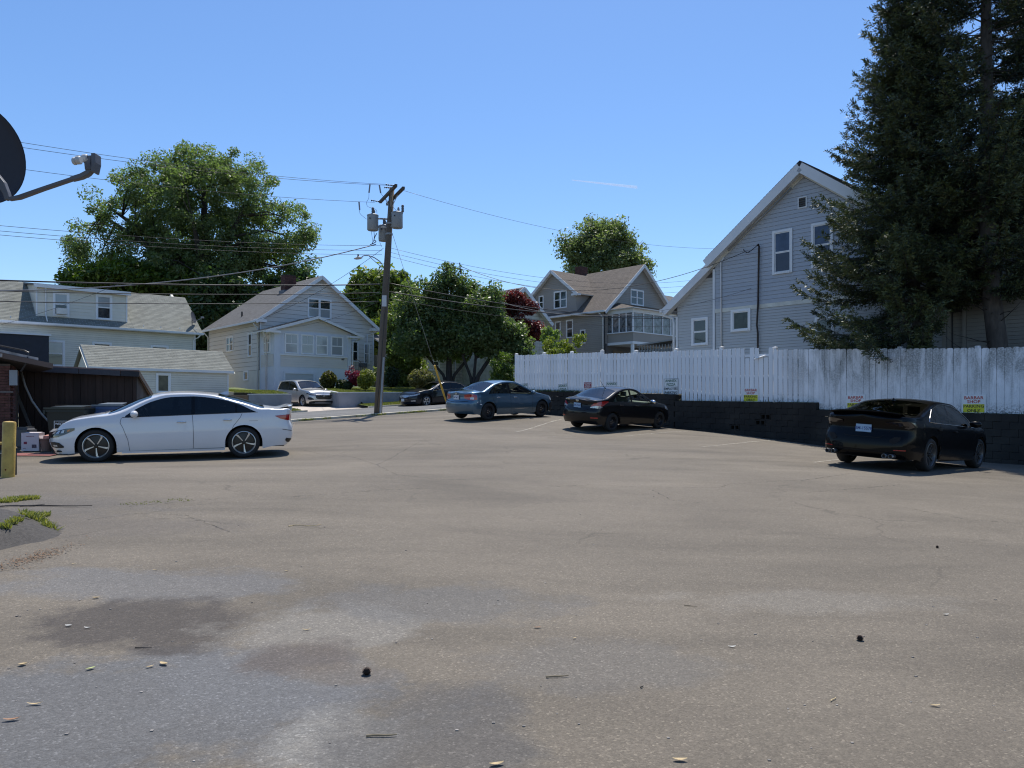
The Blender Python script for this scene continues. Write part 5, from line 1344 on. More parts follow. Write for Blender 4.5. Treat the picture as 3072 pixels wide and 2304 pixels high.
# two street trees right of the pole
shade_tree('multi-stemmed dark green street tree with the thicker trunk, right of the utility pole', 1347, 1143, 51, [(1345, 900, 75, 75, 0), (1270, 900, 75, 60, 0), (1290, 980, 95, 75, 0), (1250, 1010, 62, 60, -1), (1360, 1000, 90, 80, 0), (1400, 900, 60, 62, 1), (1340, 845, 40, 34, 0), (1385, 840, 22, 32, 0), (1345, 815, 13, 20, 0), (1230, 1035, 48, 32, 0), (1330, 1040, 88, 30, 0), (1215, 940, 26, 40, 0)],
           520, L_CRAB, 31, size=.14, per=95, crad=.62, name='street_tree', stems=[(0, 0, .0, 0, 2.1, .26), (0, 0, -1.6, .2, 2.3, .12), (0, 0, 1.5, .2, 2.3, .13)], g=2.9, aspect=1.6)
shade_tree('slimmer dark street tree with forked crooked stems, left of the white fence end', 1420, 1151, 50, [(1450, 930, 62, 62, 0), (1480, 1000, 70, 62, 0), (1430, 1015, 80, 46, 0), (1520, 1060, 50, 46, 0), (1480, 880, 26, 34, 0), (1400, 1000, 50, 60, 1), (1535, 1010, 36, 55, 0), (1560, 1050, 40, 40, 0)],
           400, L_CRAB, 32, size=.14, per=95, crad=.6, name='street_tree', stems=[(0, 0, -.7, 0, 2.3, .12), (0, 0, .15, .2, 2.2, .13), (0, 0, 1.3, .1, 2.5, .17)], g=2.7, aspect=1.6)
shade_tree('red-leaved japanese maple in front of the white house gable', 1580, 1100, 53, [(1540, 905, 50, 28, 0), (1520, 930, 40, 26, 0), (1585, 925, 26, 20, 0), (1600, 990, 38, 26, 0), (1560, 985, 50, 30, 0), (1540, 1010, 40, 26, 0), (1615, 1000, 24, 24, 0), (1560, 1040, 34, 20, 0)], 190, L_RED, 33, size=.12, per=120, crad=.42, name='red_maple', tr=.12, fork=2.2, g=2.6)
shade_tree('round-headed tree rising behind the taupe house roof', 1810, 820, 98, [(1810, 740, 95, 80, 0), (1740, 760, 62, 60, 0), (1880, 760, 62, 62, 0), (1770, 690, 36, 36, 0), (1850, 690, 40, 34, 0), (1920, 800, 36, 50, 0), (1700, 720, 26, 30, 0), (1935, 800, 22, 26, 0), (1800, 810, 120, 60, 0)], 330, L_FAR, 34, size=.24, per=85, crad=1.15, tr=.5, fork=8, bark=BARK, g=3.)
# shrubs
def shrub(label, px, py, Z, w, h, lm, seed, g=None, name='bush', size=.09, n=70, per=110, spiky=0, crad=.22):
    k = Z / 2250; x = (px - 1536) * k; g = EYE - (py - 1222) * k if g is None else g
    t = thing(name, label, 'bush', (x, Z, g - .05)); cp = crown_pts([(0, 0, h * .5, w / 2 - crad * .6, w / 2 - crad * .6, h / 2 - crad * .4)], n, .35, seed, .1)
    if spiky:
        rg = np.random.default_rng(seed); cp = np.concatenate([cp, np.stack([rg.uniform(-w / 2.2, w / 2.2, spiky), rg.uniform(-w / 3, w / 3, spiky), rg.uniform(h * .7, h * 1.35, spiky)], -1)])
    mb = MB()
    for p in cp[:14]: mb.tube([(0, 0, 0), (p[0] * .4, p[1] * .4, p[2] * .55), tuple(p)], [.02, .014, .006], 5, cap=False)
    mb.build('stems', BARK, t); leaves('foliage', cp, np.full(len(cp), crad), per, size, lm, t, .3, 1.5, 1.0, seed + 3)
    return t
L_BOX = leaf_mat('box_leaf', (.10, .13, .018), (.28, .28, .05), .5, .3); L_OLIVE = leaf_mat('olive_leaf', (.10, .10, .035), (.26, .23, .09), .55, .3)
L_DK = leaf_mat('dark_leaf', (.02, .035, .014), (.05, .07, .025), .5, .25); L_ROSE = leaf_mat('rose_leaf', (.10, .012, .03), (.30, .03, .07), .5, .3, (1.2, .5, .6)); L_OL2 = leaf_mat('olive_dark_leaf', (.05, .055, .015), (.16, .14, .03), .55, .3)
shrub('round olive bush left of the dark shrubs by the bungalow porch', 985, 1166, 47.5, 1.02, 1.12, L_OL2, 41, n=90)
shrub('small spiky dark bush right of the round olive bush', 1028, 1168, 47.5, .85, .6, L_DK, 42, n=45)
shrub('crimson leaved shrub at the foot of the bungalow steps', 1064, 1152, 47.2, .95, .8, L_ROSE, 43, n=34, per=60, spiky=6, g=3.05)
shrub('clipped box shaped yellow-green bush beside the utility pole', 1100, 1164, 46.5, 1.1, 1.15, L_BOX, 44, n=120)
shrub('round tan-green bush behind the black parked sedan', 1265, 1163, 47, 1.75, 1.15, L_OLIVE, 45, n=170)
shrub('dark shrub in shade right of the utility pole', 1175, 1158, 50, 1.1, 1.3, L_DK, 46, n=70)
shrub('dark low shrub between the crimson shrub and the porch', 1043, 1166, 47, .5, .45, L_DK, 47, n=25)
shrub('clipped green hedge against the far end of the white fence', 1508, 1190, 41, 1.35, 1.75, leaf_mat('hedge_leaf', (.04, .075, .015), (.14, .19, .035), .5, .35), 48, n=190, name='hedge', spiky=14, crad=.26)
shrub('bright lime green shrub poking over the fence below the taupe house', 1695, 1120, 40, 2.3, 2.3, L_YEL, 49, n=230, name='shrub', spiky=30, size=.11, crad=.26, g=1.6 + .68)
shrub('pale leafy sapling behind the lime green shrub', 1655, 1110, 42, 1.0, 2.9, leaf_mat('pale_leaf', (.12, .18, .05), (.24, .30, .11), .5, .4), 50, n=60, name='sapling', spiky=14, size=.12, crad=.3, g=1.6 + .6)

# spruces ----------------------------------------------------------
L_SPR = leaf_mat('spruce_needles', (.014, .030, .016), (.055, .085, .028), .5, .12, (1.1, 1.5, .5))
L_SPR2 = leaf_mat('spruce_new_growth', (.017, .030, .021), (.13, .15, .045), .5, .10, (1.1, 1.3, .45))
def spruce(name, label, x, y, g, height, rfun, z0, seed, trunk, whorl=.36, nb=7, sparse=1., hang=.35, zlimit=1e9, lm=None, skip=None, growth=.16):
    rg = np.random.default_rng(seed); t = thing(name, label, 'tree', (x, y, g))
    wood = MB()
    for st in trunk:
        wood.tube([p[:3] for p in st], [p[3] for p in st], 14, cap=False)
    main = trunk[0]
    def axis(z):
        for p, q in zip(main[:-1], main[1:]):
            if p[2] <= z <= q[2]:
                f = (z - p[2]) / (q[2] - p[2]); return np.array([p[0] + (q[0] - p[0]) * f, p[1] + (q[1] - p[1]) * f, z])
        return np.array([main[-1][0], main[-1][1], z])
    Q = []; TI = []
    z = z0
    while z < height - .2:
        f = (z - z0) / (height - z0)
        n = max(3, int(nb * (1 - .35 * f)))
        for i in range(n):
            if rg.random() > sparse: continue
            a = rg.uniform(0, 2 * np.pi); L = rfun(z, a) * rg.uniform(.72, 1.12)
            if L < .15 or (skip and skip(z, a)): continue
            a_d = np.array([np.cos(a), np.sin(a)]); m_ = 14; tt = np.linspace(0, 1, m_)
            drop = (-.06 - hang * (1 - f) * .6) * L; rise = .20 * L
            c = axis(z) + rg.normal(0, .04, 3)
            P = np.stack([c[0] + a_d[0] * L * tt, c[1] + a_d[1] * L * tt, c[2] + (.35 * f * L) * tt + drop * np.sin(tt * 2.0) + rise * tt ** 3], -1)
            wood.tube([tuple(p) for p in P[::3]], list(np.linspace(.010 + .006 * L, .004, len(P[::3]))), 5, cap=False)
            dP = np.gradient(P, axis=0); dP /= np.linalg.norm(dP, axis=1)[:, None]
            ns = max(6, int(L / .038)); ts = rg.uniform(.12 if L < 1.5 else .22, 1, ns)
            S = np.stack([np.interp(ts, tt, P[:, k]) for k in range(3)], -1); D = np.stack([np.interp(ts, tt, dP[:, k]) for k in range(3)], -1)
            side = np.stack([-D[:, 1], D[:, 0], np.zeros(ns)], -1); side /= np.linalg.norm(side, axis=1)[:, None]
            sg = rg.choice([-1, 1], ns)[:, None]
            ls = (.12 + .46 * (1 - ts) * min(1, L / 2.2) + .10) * rg.uniform(.6, 1.2, ns)
            d2 = D * .75 + side * sg * .75 + np.stack([np.zeros(ns), np.zeros(ns), rg.normal(-.26 * (1 - f) - .04, .30, ns)], -1); d2 /= np.linalg.norm(d2, axis=1)[:, None]
            # twiglets along each side shoot
            nt_ = 11; tw = (np.arange(nt_) + .5) / nt_
            B = S[:, None, :] + d2[:, None, :] * (ls[:, None] * tw)[..., None]
            B = B.reshape(-1, 3); DD = np.repeat(d2, nt_, 0); SS = np.repeat(side * sg, nt_, 0); nn = len(B)
            sg2 = rg.choice([-1, 1], nn)[:, None]; cr = np.cross(DD, rg.normal(size=(nn, 3))); cr /= np.linalg.norm(cr, axis=1)[:, None]
            d3 = DD * .9 + cr * .75; d3 /= np.linalg.norm(d3, axis=1)[:, None]
            l3 = rg.uniform(.07, .15, nn)[:, None]; w3 = rg.uniform(.011, .019, nn)[:, None]
            u3 = np.cross(d3, rg.normal(size=(nn, 3))); u3 /= np.linalg.norm(u3, axis=1)[:, None]
            V = np.stack([B, B + d3 * l3 * .5 + u3 * w3, B + d3 * l3, B + d3 * l3 * .5 - u3 * w3], 1)
            Q.append(V)
            tip = np.repeat((ts > .66) * .22 + growth, nt_) + np.tile((tw > .6) * .20, ns) + rg.normal(0, .10)
            TI.append(np.clip(rg.normal(0, .12, nn) + tip, 0, 1))
        z += whorl * rg.uniform(.75, 1.2) * (1.1 - .45 * f)
    wood.build('trunk', BARKS, t, smooth=True)
    quads_obj('crown', np.concatenate(Q), lm or L_SPR2, t, np.concatenate(TI))
    return t, len(np.concatenate(Q))
# nearest spruce behind the fence: reaches left over the fence
def rA(z, a):
    left = .5 - .5 * math.cos(a)                       # 1 towards -x
    base = np.interp(z, [.9, 1.8, 2.6, 4.6, 6.5, 8, 10, 12, 14, 17.5], [3.0, 3.5, 3.6, 3.4, 2.8, 2.3, 1.7, 1.15, .8, .2])
    return base * (.62 + .42 * left)
gA = 1.45
spA, nA = spruce('spruce_tree', 'big dark spruce with forked trunk and low branches sweeping over the fence', 13.15, 24.2, gA, 17.5, rA, 2.0, 61,
    [[(0, 0, -.3, .27), (.02, 0, .6, .22), (.05, 0, 1.7, .2), (-.1, .1, 4, .16), (-.2, .1, 8, .13), (-.3, .1, 13, .08), (-.3, .1, 17.5, .02)],
     [(.05, 0, 1.5, .15), (.3, .05, 2.4, .13), (.42, .1, 4.2, .12), (.4, .1, 8, .09), (.3, .1, 12, .04)],
     [(.0, 0, 1.6, .13), (-.35, -.05, 2.4, .11), (-.6, -.1, 3.6, .08), (-.8, -.1, 5.5, .05)]], whorl=.25, nb=10, hang=.28, growth=.16,
    skip=lambda z, a: z < 3.6 and math.cos(a) > -.2)
def rB(z, a): return np.interp(z, [3.9, 5, 7, 9, 12, 15, 18], [1.9, 2.8, 2.8, 2.7, 2.6, 2.4, 1.5])  # crown top above the view, widened to cast shade on the lot
spB, nB = spruce('spruce_tree', 'tall spruce with a thick bare leaning trunk near the right edge', 14.95, 22.6, gA - .1, 19.5, rB, 3.9, 62,
    [[(.1, 0, -.4, .46), (-.02, 0, .7, .34), (-.3, 0, 2.0, .27), (-.5, 0, 3.6, .25), (-.62, 0, 5.5, .22), (-.65, 0, 10, .17), (-.7, 0, 19.5, .03)],
     [(.2, 0, -.2, .3), (.75, .1, 1.2, .26), (1.3, .2, 3.2, .2), (1.4, .2, 7, .14), (1.4, .2, 12, .05)]], whorl=.27, nb=9, sparse=.95, hang=.2, growth=.1)
def rC(z, a): return np.interp(z, [3.4, 5, 7, 9, 12, 15, 17], [2.2, 2.8, 2.6, 2.3, 1.8, 1., .2])
spC, nC = spruce('spruce_tree', 'slender spruce at the right edge of the yard with a drooping crown', 17.6, 24.6, gA, 17, rC, 3.4, 63,
    [[(0, 0, -.3, .22), (0, 0, 4, .17), (-.1, 0, 10, .1), (-.1, 0, 17, .02)]], whorl=.32, nb=8, hang=.3, growth=.1)
# a fourth behind the first, filling its crown
def rD_(z, a): return np.interp(z, [3, 5, 8, 11, 14, 16.5], [2.2, 2.5, 2.0, 1.5, .9, .2])
spD, nD = spruce('spruce_tree', 'dense spruce standing just behind the forked spruce', 14.6, 26.6, gA + .1, 16.5, rD_, 3.6, 64,
    [[(0, 0, -.3, .22), (0, 0, 4, .17), (0, 0, 10, .1), (0, 0, 16.5, .02)]], whorl=.30, nb=8, hang=.3, growth=.08)
# dead twigs on the leaning trunk
dt = MB(); rd = random.Random(5)
for _ in range(26):
    z = rd.uniform(1.2, 4.6); a = rd.uniform(-.5, 3.6) + math.pi / 2; L = rd.uniform(.5, 1.6); x0 = -.35 - .1 * z * .3
    p = Vector((x0, 0, z)); pts = [p]; d = Vector((math.cos(a), math.sin(a) * .5, rd.uniform(-.1, .4))).normalized()
    for k in range(5): p = p + d * L / 5; d = (d + Vector((rd.uniform(-.3, .3), rd.uniform(-.3, .3), rd.uniform(-.3, .25)))).normalized(); pts.append(p)
    dt.tube(pts, [.02, .016, .012, .009, .006, .003], 5, cap=False)
dt.build('dead_branches', BARKD, spB)
# ------------------------------------------------------------------ cars
def curve(pts):
    xs = np.array([p[0] for p in pts], float); ys = np.array([p[1] for p in pts], float)
    h = np.diff(xs); d = np.diff(ys) / h; m = np.zeros(len(xs)); m[0] = d[0]; m[-1] = d[-1]
    for i in range(1, len(xs) - 1):
        if d[i - 1] * d[i] > 0: m[i] = (h[i - 1] + h[i]) / (h[i - 1] / d[i - 1] + h[i] / d[i])
    def f(x):
        x = min(max(x, xs[0]), xs[-1]); i = min(int(np.searchsorted(xs, x, 'right')) - 1, len(xs) - 2); i = max(i, 0)
        t = (x - xs[i]) / h[i]
        return float((2 * t ** 3 - 3 * t * t + 1) * ys[i] + (t ** 3 - 2 * t * t + t) * h[i] * m[i] + (-2 * t ** 3 + 3 * t * t) * ys[i + 1] + (t ** 3 - t * t) * h[i] * m[i + 1])
    return f
TYRE = mat('tyre_rubber', (.014, .014, .014), .8, var=.2, bump=.3, bscale=80)
CHROME = mat('chrome', (.7, .7, .7), .12, metal=1., var=.02)
ALLOY = mat('alloy_silver', (.55, .56, .58), .3, metal=.8, var=.03)
STEELW = mat('black_steel_wheel', (.02, .02, .022), .5, metal=.3, var=.2)
UNDER = mat('underbody_black', (.008, .008, .008), .9, var=.2)
SEATM = mat('seat_cloth', (.10, .095, .085), .9, var=.1); SEATL = mat('seat_light', (.28, .27, .24), .9, var=.1)
LRED = mat('lamp_red', (.36, .012, .01), .12, var=.25, vscale=18, coat=1.); LCLR = mat('lamp_clear', (.5, .5, .5), .12, metal=.3, var=.3, vscale=25, coat=1.); LDARK = mat('lamp_smoked', (.02, .015, .015), .08, var=.3, vscale=12, coat=1.)
LAMB = mat('lamp_amber', (.5, .13, .01), .15, var=.1, coat=1.)
PILL = mat('pillar_black', (.004, .004, .005), .3, spec=.25)
def paint(name, c, metal=.0, rough=.35, var=.03, coat=1., spec=.5): 
    m = mat(name, c, rough, metal=metal, var=var, vscale=1.2, coat=coat, spec=spec); return m
def tinted(name, amt=.12, col=(.5, .6, .7)):
    return glass_clear(name, tuple(c * amt * 2 for c in col), .06)
class Car:
    """lofted body: x from tail (0) to nose (L), y left, z up from the road"""
    def __init__(s, name, label, P):
        s.P = P; s.t = thing(name, label, P.get('cat', 'car')); s.L = P['L']; s.W = P['W']
        s.top = curve(P['top']); s.belt = curve(P['belt']); s.dlo = curve(P['dlo']); s.crown = curve(P['crown']); s.plan = curve(P['plan'])
        s.r = P['r']; s.xr, s.xf = P['wheels']; s.R = s.r + P.get('gap', .045); s.sill = P.get('sill', .19); s.tum = P.get('tumble', .36)
        s.prof = curve(P.get('prof', [(0, .955), (.12, .98), (.35, 1.0), (.55, .998), (.72, .985), (.86, .978), (1., .952)]))
        s.rear = curve(P['rear']); s.front = curve(P['front'])
        s.build()
    def ze(s, x):
        zb = s.belt(x); return max(zb + .012, s.top(x) - s.crown(x))
    def bot(s, x):
        P = s.P; z = s.sill
        if x < s.xr - s.R: z = s.sill + P.get('rear_up', .05) * min(1, (s.xr - s.R - x) / .3)
        if x > s.xf + s.R: z = s.sill + P.get('front_up', -.02) * min(1, (x - s.xf - s.R) / .3)
        return z
    def yside(s, x, z):
        zb = s.belt(x); zs = s.sill; w = s.plan(x) * s.W / 2
        if z <= zb: return w * s.prof(max(0, (z - zs) / (zb - zs)))
        return max(.02, w * s.prof(1.) - s.tum * (z - zb) - .10 * max(0, z - zb) ** 2)
    def xoff(s, x, z):
        """tail/nose fascia shape blended into the body"""
        o = 0.
        b = s.P['bulge']
        if x < s.xr - s.R: o += b[0] * (1 - x / (s.xr - s.R)) ** 1.3
        if x > s.xf + s.R: o -= b[1] * ((x - s.xf - s.R) / (s.L - s.xf - s.R)) ** 1.3
        if x < .55: o += s.rear(z) * (1 - x / .55) ** 1.5
        if x > s.L - .6: o -= s.front(z) * (1 - (s.L - x) / .6) ** 1.5
        return o
    def section(s, x, zbot):
        zb = s.belt(x); ze = s.ze(x); zd = min(s.dlo(x), ze - .02); zd = max(zd, zb + .002); rows = []
        NL, NW, NR, NT = 10, 5, 3, 8
        for i in range(NL): z = zbot + (zb - zbot) * i / NL; rows.append((s.yside(x, z), z))
        for i in range(NW): z = zb + (zd - zb) * i / NW; rows.append((s.yside(x, z), z))
        for i in range(NR): z = zd + (ze - zd) * i / NR; rows.append((s.yside(x, z), z))
        ye = s.yside(x, ze); zt = s.top(x)
        for i in range(NT + 1):
            f = i / NT; y = ye * (1 - f) if i else ye; y = ye * math.cos(f * math.pi / 2) ** .9 if False else ye * (1 - f)
            z = ze + (zt - ze) * (1 - (1 - f) ** 2.1); rows.append((y, z))
        return rows
    def build(s):
        P = s.P; L = s.L; NL, NW, NR, NT = 10, 5, 3, 8
        xs = set(np.round(np.arange(0, L + .001, L / 52), 4)); xs.add(L)
        for a in (.03, .08, .15, L - .03, L - .08, L - .15): xs.add(round(a, 4))
        arch = []
        for xc in (s.xr, s.xf):
            for k in range(0, 17): arch.append(round(xc - s.R * math.cos(math.pi * k / 16), 4))
        xs = sorted(x for x in xs if all(abs(x - xc) > s.R + .01 for xc in (s.xr, s.xf)))
        cols = [(x, s.bot(x)) for x in xs]
        for xc in (s.xr, s.xf):
            for k in range(0, 17):
                x = xc - s.R * math.cos(math.pi * k / 16); cols.append((x, s.r + math.sqrt(max(0, s.R ** 2 - (x - xc) ** 2))))
            cols.append((xc - s.R - .0005, s.bot(xc - s.R - .0005))); cols.append((xc + s.R + .0005, s.bot(xc + s.R + .0005)))
        for wn_ in P['windows']: 
            for q in wn_[:2]: cols.append((q, None))
        cols = [(x, (b if b is not None else s.bot(x))) for x, b in cols]
        fix = []
        for x, b in sorted(cols, key=lambda q: q[0]):
            for xc in (s.xr, s.xf):
                if abs(x - xc) < s.R - 1e-4: b = s.r + math.sqrt(max(0, s.R ** 2 - (x - xc) ** 2))
            if fix and abs(fix[-1][0] - x) < 2e-4: continue
            fix.append((x, b))
        cols = fix; n = len(cols); J = NL + NW + NR + NT + 1
        secs = [s.section(x, b) for x, b in cols]
        V = {}
        def vert(i, j, sg):
            x = cols[i][0]; y, z = secs[i][j]; return (x + s.xoff(x, z), y * sg, z)
        parts = {}
        def add(key, quad):
            parts.setdefault(key, []).append(quad)
        for i in range(n - 1):
            x0, x1 = cols[i][0], cols[i + 1][0]; xm = (x0 + x1) / 2
            thin = (s.dlo(xm) - s.belt(xm)) < .012
            wi = next((k for k, w in enumerate(P['windows']) if w[0] - 1e-4 <= x0 and x1 <= w[1] + 1e-4), None)
            for j in range(J - 1):
                key = 'body'
                if NL <= j < NL + NW and not thin and P['glass0'] < xm < P['glass1']:
                    key = ('win', wi) if wi is not None else 'pillar'
                if j >= NL + NW + NR + 1:
                    if P['ws'][0] <= xm <= P['ws'][1]: key = 'windshield'
                    if P['rg'][0] <= xm <= P['rg'][1]: key = 'rear_window'
                if j < NL and P['doors'] and key == 'body':
                    for k, (a, b) in enumerate(P['doors']):
                        if a <= xm <= b: key = ('door', k)
                for sg in (1, -1): add((key, sg) if isinstance(key, tuple) or key == 'pillar' else (key, 0), (i, j, sg))
        M_ = P['mats']; s.objs = {}
        for (key, sg), qs in parts.items():
            mb = MB(); idx = {}
            for (i, j, g) in qs:
                f = []
                for (a, b) in ((i, j), (i + 1, j), (i + 1, j + 1), (i, j + 1)):
                    v = vert(a, b, g)
                    k = (a, b, g if abs(v[1]) > 1e-6 else 0)
                    if k not in idx: idx[k] = len(mb.v); mb.v.append(v)
                    f.append(idx[k])
                if len(set(f)) >= 3: mb.f.append(tuple(dict.fromkeys(f)) if g < 0 else tuple(dict.fromkeys(f))[::-1])
            if key == 'body':
                # tail and nose closing faces
                for (i, end) in ((0, 'r'), (n - 1, 'f')):
                    K = 8; grid = []
                    for j in range(J):
                        row = []; y, z = secs[i][j]; x = cols[i][0]
                        for k in range(K + 1):
                            f = 1 - 2 * k / K; b = P['bulge'][0 if end == 'r' else 1] * (1 - f * f)
                            if k == 0: row.append(idx[(i, j, 1 if y > 1e-6 else 0)])
                            elif k == K: row.append(idx[(i, j, -1 if y > 1e-6 else 0)])
                            else: row.append(len(mb.v)); mb.v.append((x + s.xoff(x, z) + (-b if end == 'r' else b), y * f, z))
                        grid.append(row)
                    for j in range(J - 1):
                        for k in range(K):
                            q = (grid[j][k], grid[j][k + 1], grid[j + 1][k + 1], grid[j + 1][k]); q = tuple(dict.fromkeys(q))
                            if len(q) > 2: mb.f.append(q)
                o = mb.build('body', M_['paint'], s.t, smooth=True)
            elif key == 'pillar': o = mb.build('window_pillar', M_.get('pillar', PILL), s.t, smooth=True)
            elif key in ('windshield', 'rear_window'): o = mb.build(key, M_['glass_' + key], s.t, smooth=True)
            elif key[0] == 'win': o = mb.build('side_window', M_['glass_side'], s.t, smooth=True)
            else: o = mb.build('door', M_['paint'], s.t, smooth=True)
            recalc(o); s.objs.setdefault(key, []).append(o)
        # underside
        mb = MB(); w = s.W / 2 * .9
        mb.box(.25, s.L - .25, -w * .93, w * .93, s.sill + .03, s.sill + .06)
        for xc in (s.xr, s.xf):     # wheel wells
            for sg in (1, -1):
                K = 12; pts = [(xc - (s.R + .004) * math.cos(math.pi * k / K), s.r + (s.R + .004) * math.sin(math.pi * k / K)) for k in range(K + 1)]
                yo = s.yside(xc, s.r + s.R) * .97 ; 
                for (a, b) in zip(pts[:-1], pts[1:]):
                    mb.quad((a[0], sg * .5, a[1]), (b[0], sg * .5, b[1]), (b[0], sg * yo, b[1]), (a[0], sg * yo, a[1]))
                k0 = len(mb.v); mb.v += [(p[0], sg * .5, p[1]) for p in pts]; mb.f.append(tuple(range(k0, k0 + K + 1)))
        mb.build('underbody', UNDER, s.t)
        # rough end floors
        s.cabin(); s.wheels()
    def cabin(s):
        P = s.P; m = P['mats'].get('seat', SEATM); x0 = P['cabin'][0]; x1 = P['cabin'][1]; zb = s.belt((x0 + x1) / 2)
        mb = MB(); w = s.W / 2 * .80
        mb.box(x0 - .3, x1 + .35, -w, w, zb - .45, zb - .42)      # floor of the visible cabin
        mb.box(x1 + .05, x1 + .55, -w, w, zb - .3, zb - .02)       # dashboard
        mb.box(x0 - .5, x0 - .05, -w, w, zb - .12, zb - .04)       # parcel shelf
        mb.build('cabin_floor', P['mats'].get('dash', UNDER), s.t)
        for (xx, yy, ww) in ((x1 - .62, .36, .24), (x1 - .62, -.36, .24), (x0 + .12, 0, .62)):
            q = MB()
            q.prism([(xx, yy - ww, zb - .42), (xx + .12, yy - ww, zb - .42), (xx - .02, yy - ww, zb + .16), (xx - .12, yy - ww, zb + .16)], (0, 2 * ww, 0))
            hs = [yy] if ww < .3 else [yy - .36, yy + .36]
            for h in hs: q.prism([(xx - .09, h - .11, zb + .18), (xx - .02, h - .11, zb + .18), (xx - .04, h - .11, zb + .34), (xx - .10, h - .11, zb + .34)], (0, .22, 0))
            q.build('seat', m, s.t)
        q = MB(); Mx = Matrix.Translation((x1 - .12, .37, zb + .02)) @ Euler((0, R(-65), 0)).to_matrix().to_4x4()
        q.lathe([(.175, -.012), (.19, 0), (.175, .012), (.165, 0)], Mx, 20, close=True); q.build('steering_wheel', BLACK, s.t)
    def wheels(s):
        P = s.P; r = s.r; kind = P.get('rim', 'steel'); wid = P.get('tyre_w', .21)
        rr = P.get('rim_r', r * .66)
        ty = MB(); ty.lathe([(rr, -wid / 2 + .01), (rr + .02, -wid / 2), (r - .03, -wid / 2 + .004), (r - .006, -wid / 2 + .03), (r, 0), (r - .006, wid / 2 - .03), (r - .03, wid / 2 - .004), (rr + .02, wid / 2), (rr, wid / 2 - .01), (rr - .01, 0)], None, 40, close=True)
        tm = ty.mesh('tyre', TYRE, True)
        rim = MB(); face = wid / 2 - .02
        rim.lathe([(rr, wid / 2 - .01), (rr - .012, wid / 2 - .006), (rr - .02, wid / 2 - .02), (rr - .03, -wid / 2 + .04), (rr, -wid / 2 + .01)], None, 40, caps=False)
        lst = P.get('rim_mats', (ALLOY, BLACK))
        rm = rim.mesh('rim', lst[0] if kind not in ('steel',) else STEELW, True, 40)
        sp = MB()
        def arm(a, pts):       # pts [(radius, angle offset, halfwidth)]
            K = len(sp.v); n = len(pts)
            for (ra, da, hw) in pts:
                c, q = math.cos(a + da), math.sin(a + da); tx, ty_ = -q, c
                zf = face - .012 - .018 * (1 - ra / rr)
                for sgn in (-1, 1):
                    for dz in (0, -.03): sp.v.append((ra * c + tx * hw * sgn, ra * q + ty_ * hw * sgn, zf + dz))
            for i in range(n - 1):
                b = K + i * 4
                for q4 in ((0, 4, 6, 2), (1, 3, 7, 5), (0, 1, 5, 4), (2, 6, 7, 3)): sp.f.append(tuple(b + k for k in q4))
            sp.f.append((K + (n - 1) * 4, K + (n - 1) * 4 + 1, K + (n - 1) * 4 + 3, K + (n - 1) * 4 + 2))
        if kind == 'blade':
            for k in range(5):
                a = 2 * math.pi * k / 5 + .35
                arm(a, [(rr * .17, 0, .008), (rr * .5, .02, .012), (rr * .82, .04, .019), (rr * .94, .14, .018), (rr * .965, .40, .012), (rr * .965, .75, .009), (rr * .96, 1.05, .004)])
        elif kind == 'thin':
            for k in range(10):
                a = 2 * math.pi * k / 10; o = .09 if k % 2 else -.09
                arm(a, [(rr * .18, 0, .009), (rr * .6, o * .5, .008), (rr * .97, o, .010)])
        elif kind == 'five':
            for k in range(5): arm(2 * math.pi * k / 5 + .3, [(rr * .15, 0, .04), (rr * .5, 0, .032), (rr * .98, 0, .042)])
        elif kind == 'multi':
            for k in range(6):
                for o in (-.12, .12): arm(2 * math.pi * k / 6 + .3, [(rr * .2, o * .4, .016), (rr * .98, o, .016)])
        spm = None
        if kind != 'steel': spm = sp.mesh('spokes', lst[0])
        hub = MB()
        if kind == 'steel':
            hub.lathe([(.001, face - .025), (.06, face - .03), (.075, face - .05), (.12, face - .055), (rr * .72, face - .02), (rr * .86, face - .035), (rr - .015, face - .06)], None, 28)
        else:
            hub.lathe([(.001, face), (.03, face - .002), (.036, face - .02)], None, 16)
            hub.lathe([(.036, face - .05), (rr - .02, face - .075)], None, 24)
        hm = hub.mesh('hub', STEELW if kind == 'steel' else lst[1], True, 40)
        lug = MB()
        for k in range(5):
            a = 2 * math.pi * k / 5; lug.lathe([(.012, face - .05), (.012, face - .02), (.001, face - .018)], Matrix.Translation((.055 * math.cos(a), .055 * math.sin(a), 0)), 6)
        lm_ = lug.mesh('wheel_nuts', CHROME)
        for xc in (s.xr, s.xf):
            for sg in (1, -1):
                yo = s.yside(xc, s.r + s.R * .9) - .012 - wid / 2
                w = bpy.data.objects.new('wheel', rm); w.location = (xc, sg * yo, r); w.rotation_euler = (R(-90 * sg), 0, 0)
                if sg < 0: w.rotation_euler = (R(90), 0, 0)
                link(w, s.t)
                for nm, me in (('tyre', tm), ('spokes', spm), ('hub', hm), ('wheel_nuts', lm_ if kind == 'steel' else None)):
                    if me: inst(nm, me, w, (0, 0, 0))
    # --- patches on the skin
    def pside(s, x, z, off, sg=1):
        return (x + s.xoff(x, z), sg * (s.yside(x, z) + off), z)
    def prim(s, end, p, z, off):
        """point on the tail ('r') or nose ('f') wrapped round the corner; p signed arc distance from the centre line"""
        sg = 1 if p >= 0 else -1; a = abs(p); xe = 0. if end == 'r' else s.L; d = -1 if end == 'r' else 1
        z_ = z; yc = s.yside(xe, z_) if z_ <= s.top(xe) else s.yside(xe, s.belt(xe))
        ze, zt = s.ze(xe), s.top(xe)
        if z_ > ze: yc = s.yside(xe, ze)
        if a <= yc:
            f = a / yc; b = s.P['bulge'][0 if end == 'r' else 1] * (1 - f * f)
            return (xe + s.xoff(xe, z_) + d * (b + off), sg * a, z_)
        x = xe - d * (a - yc); y = s.yside(x, z_)
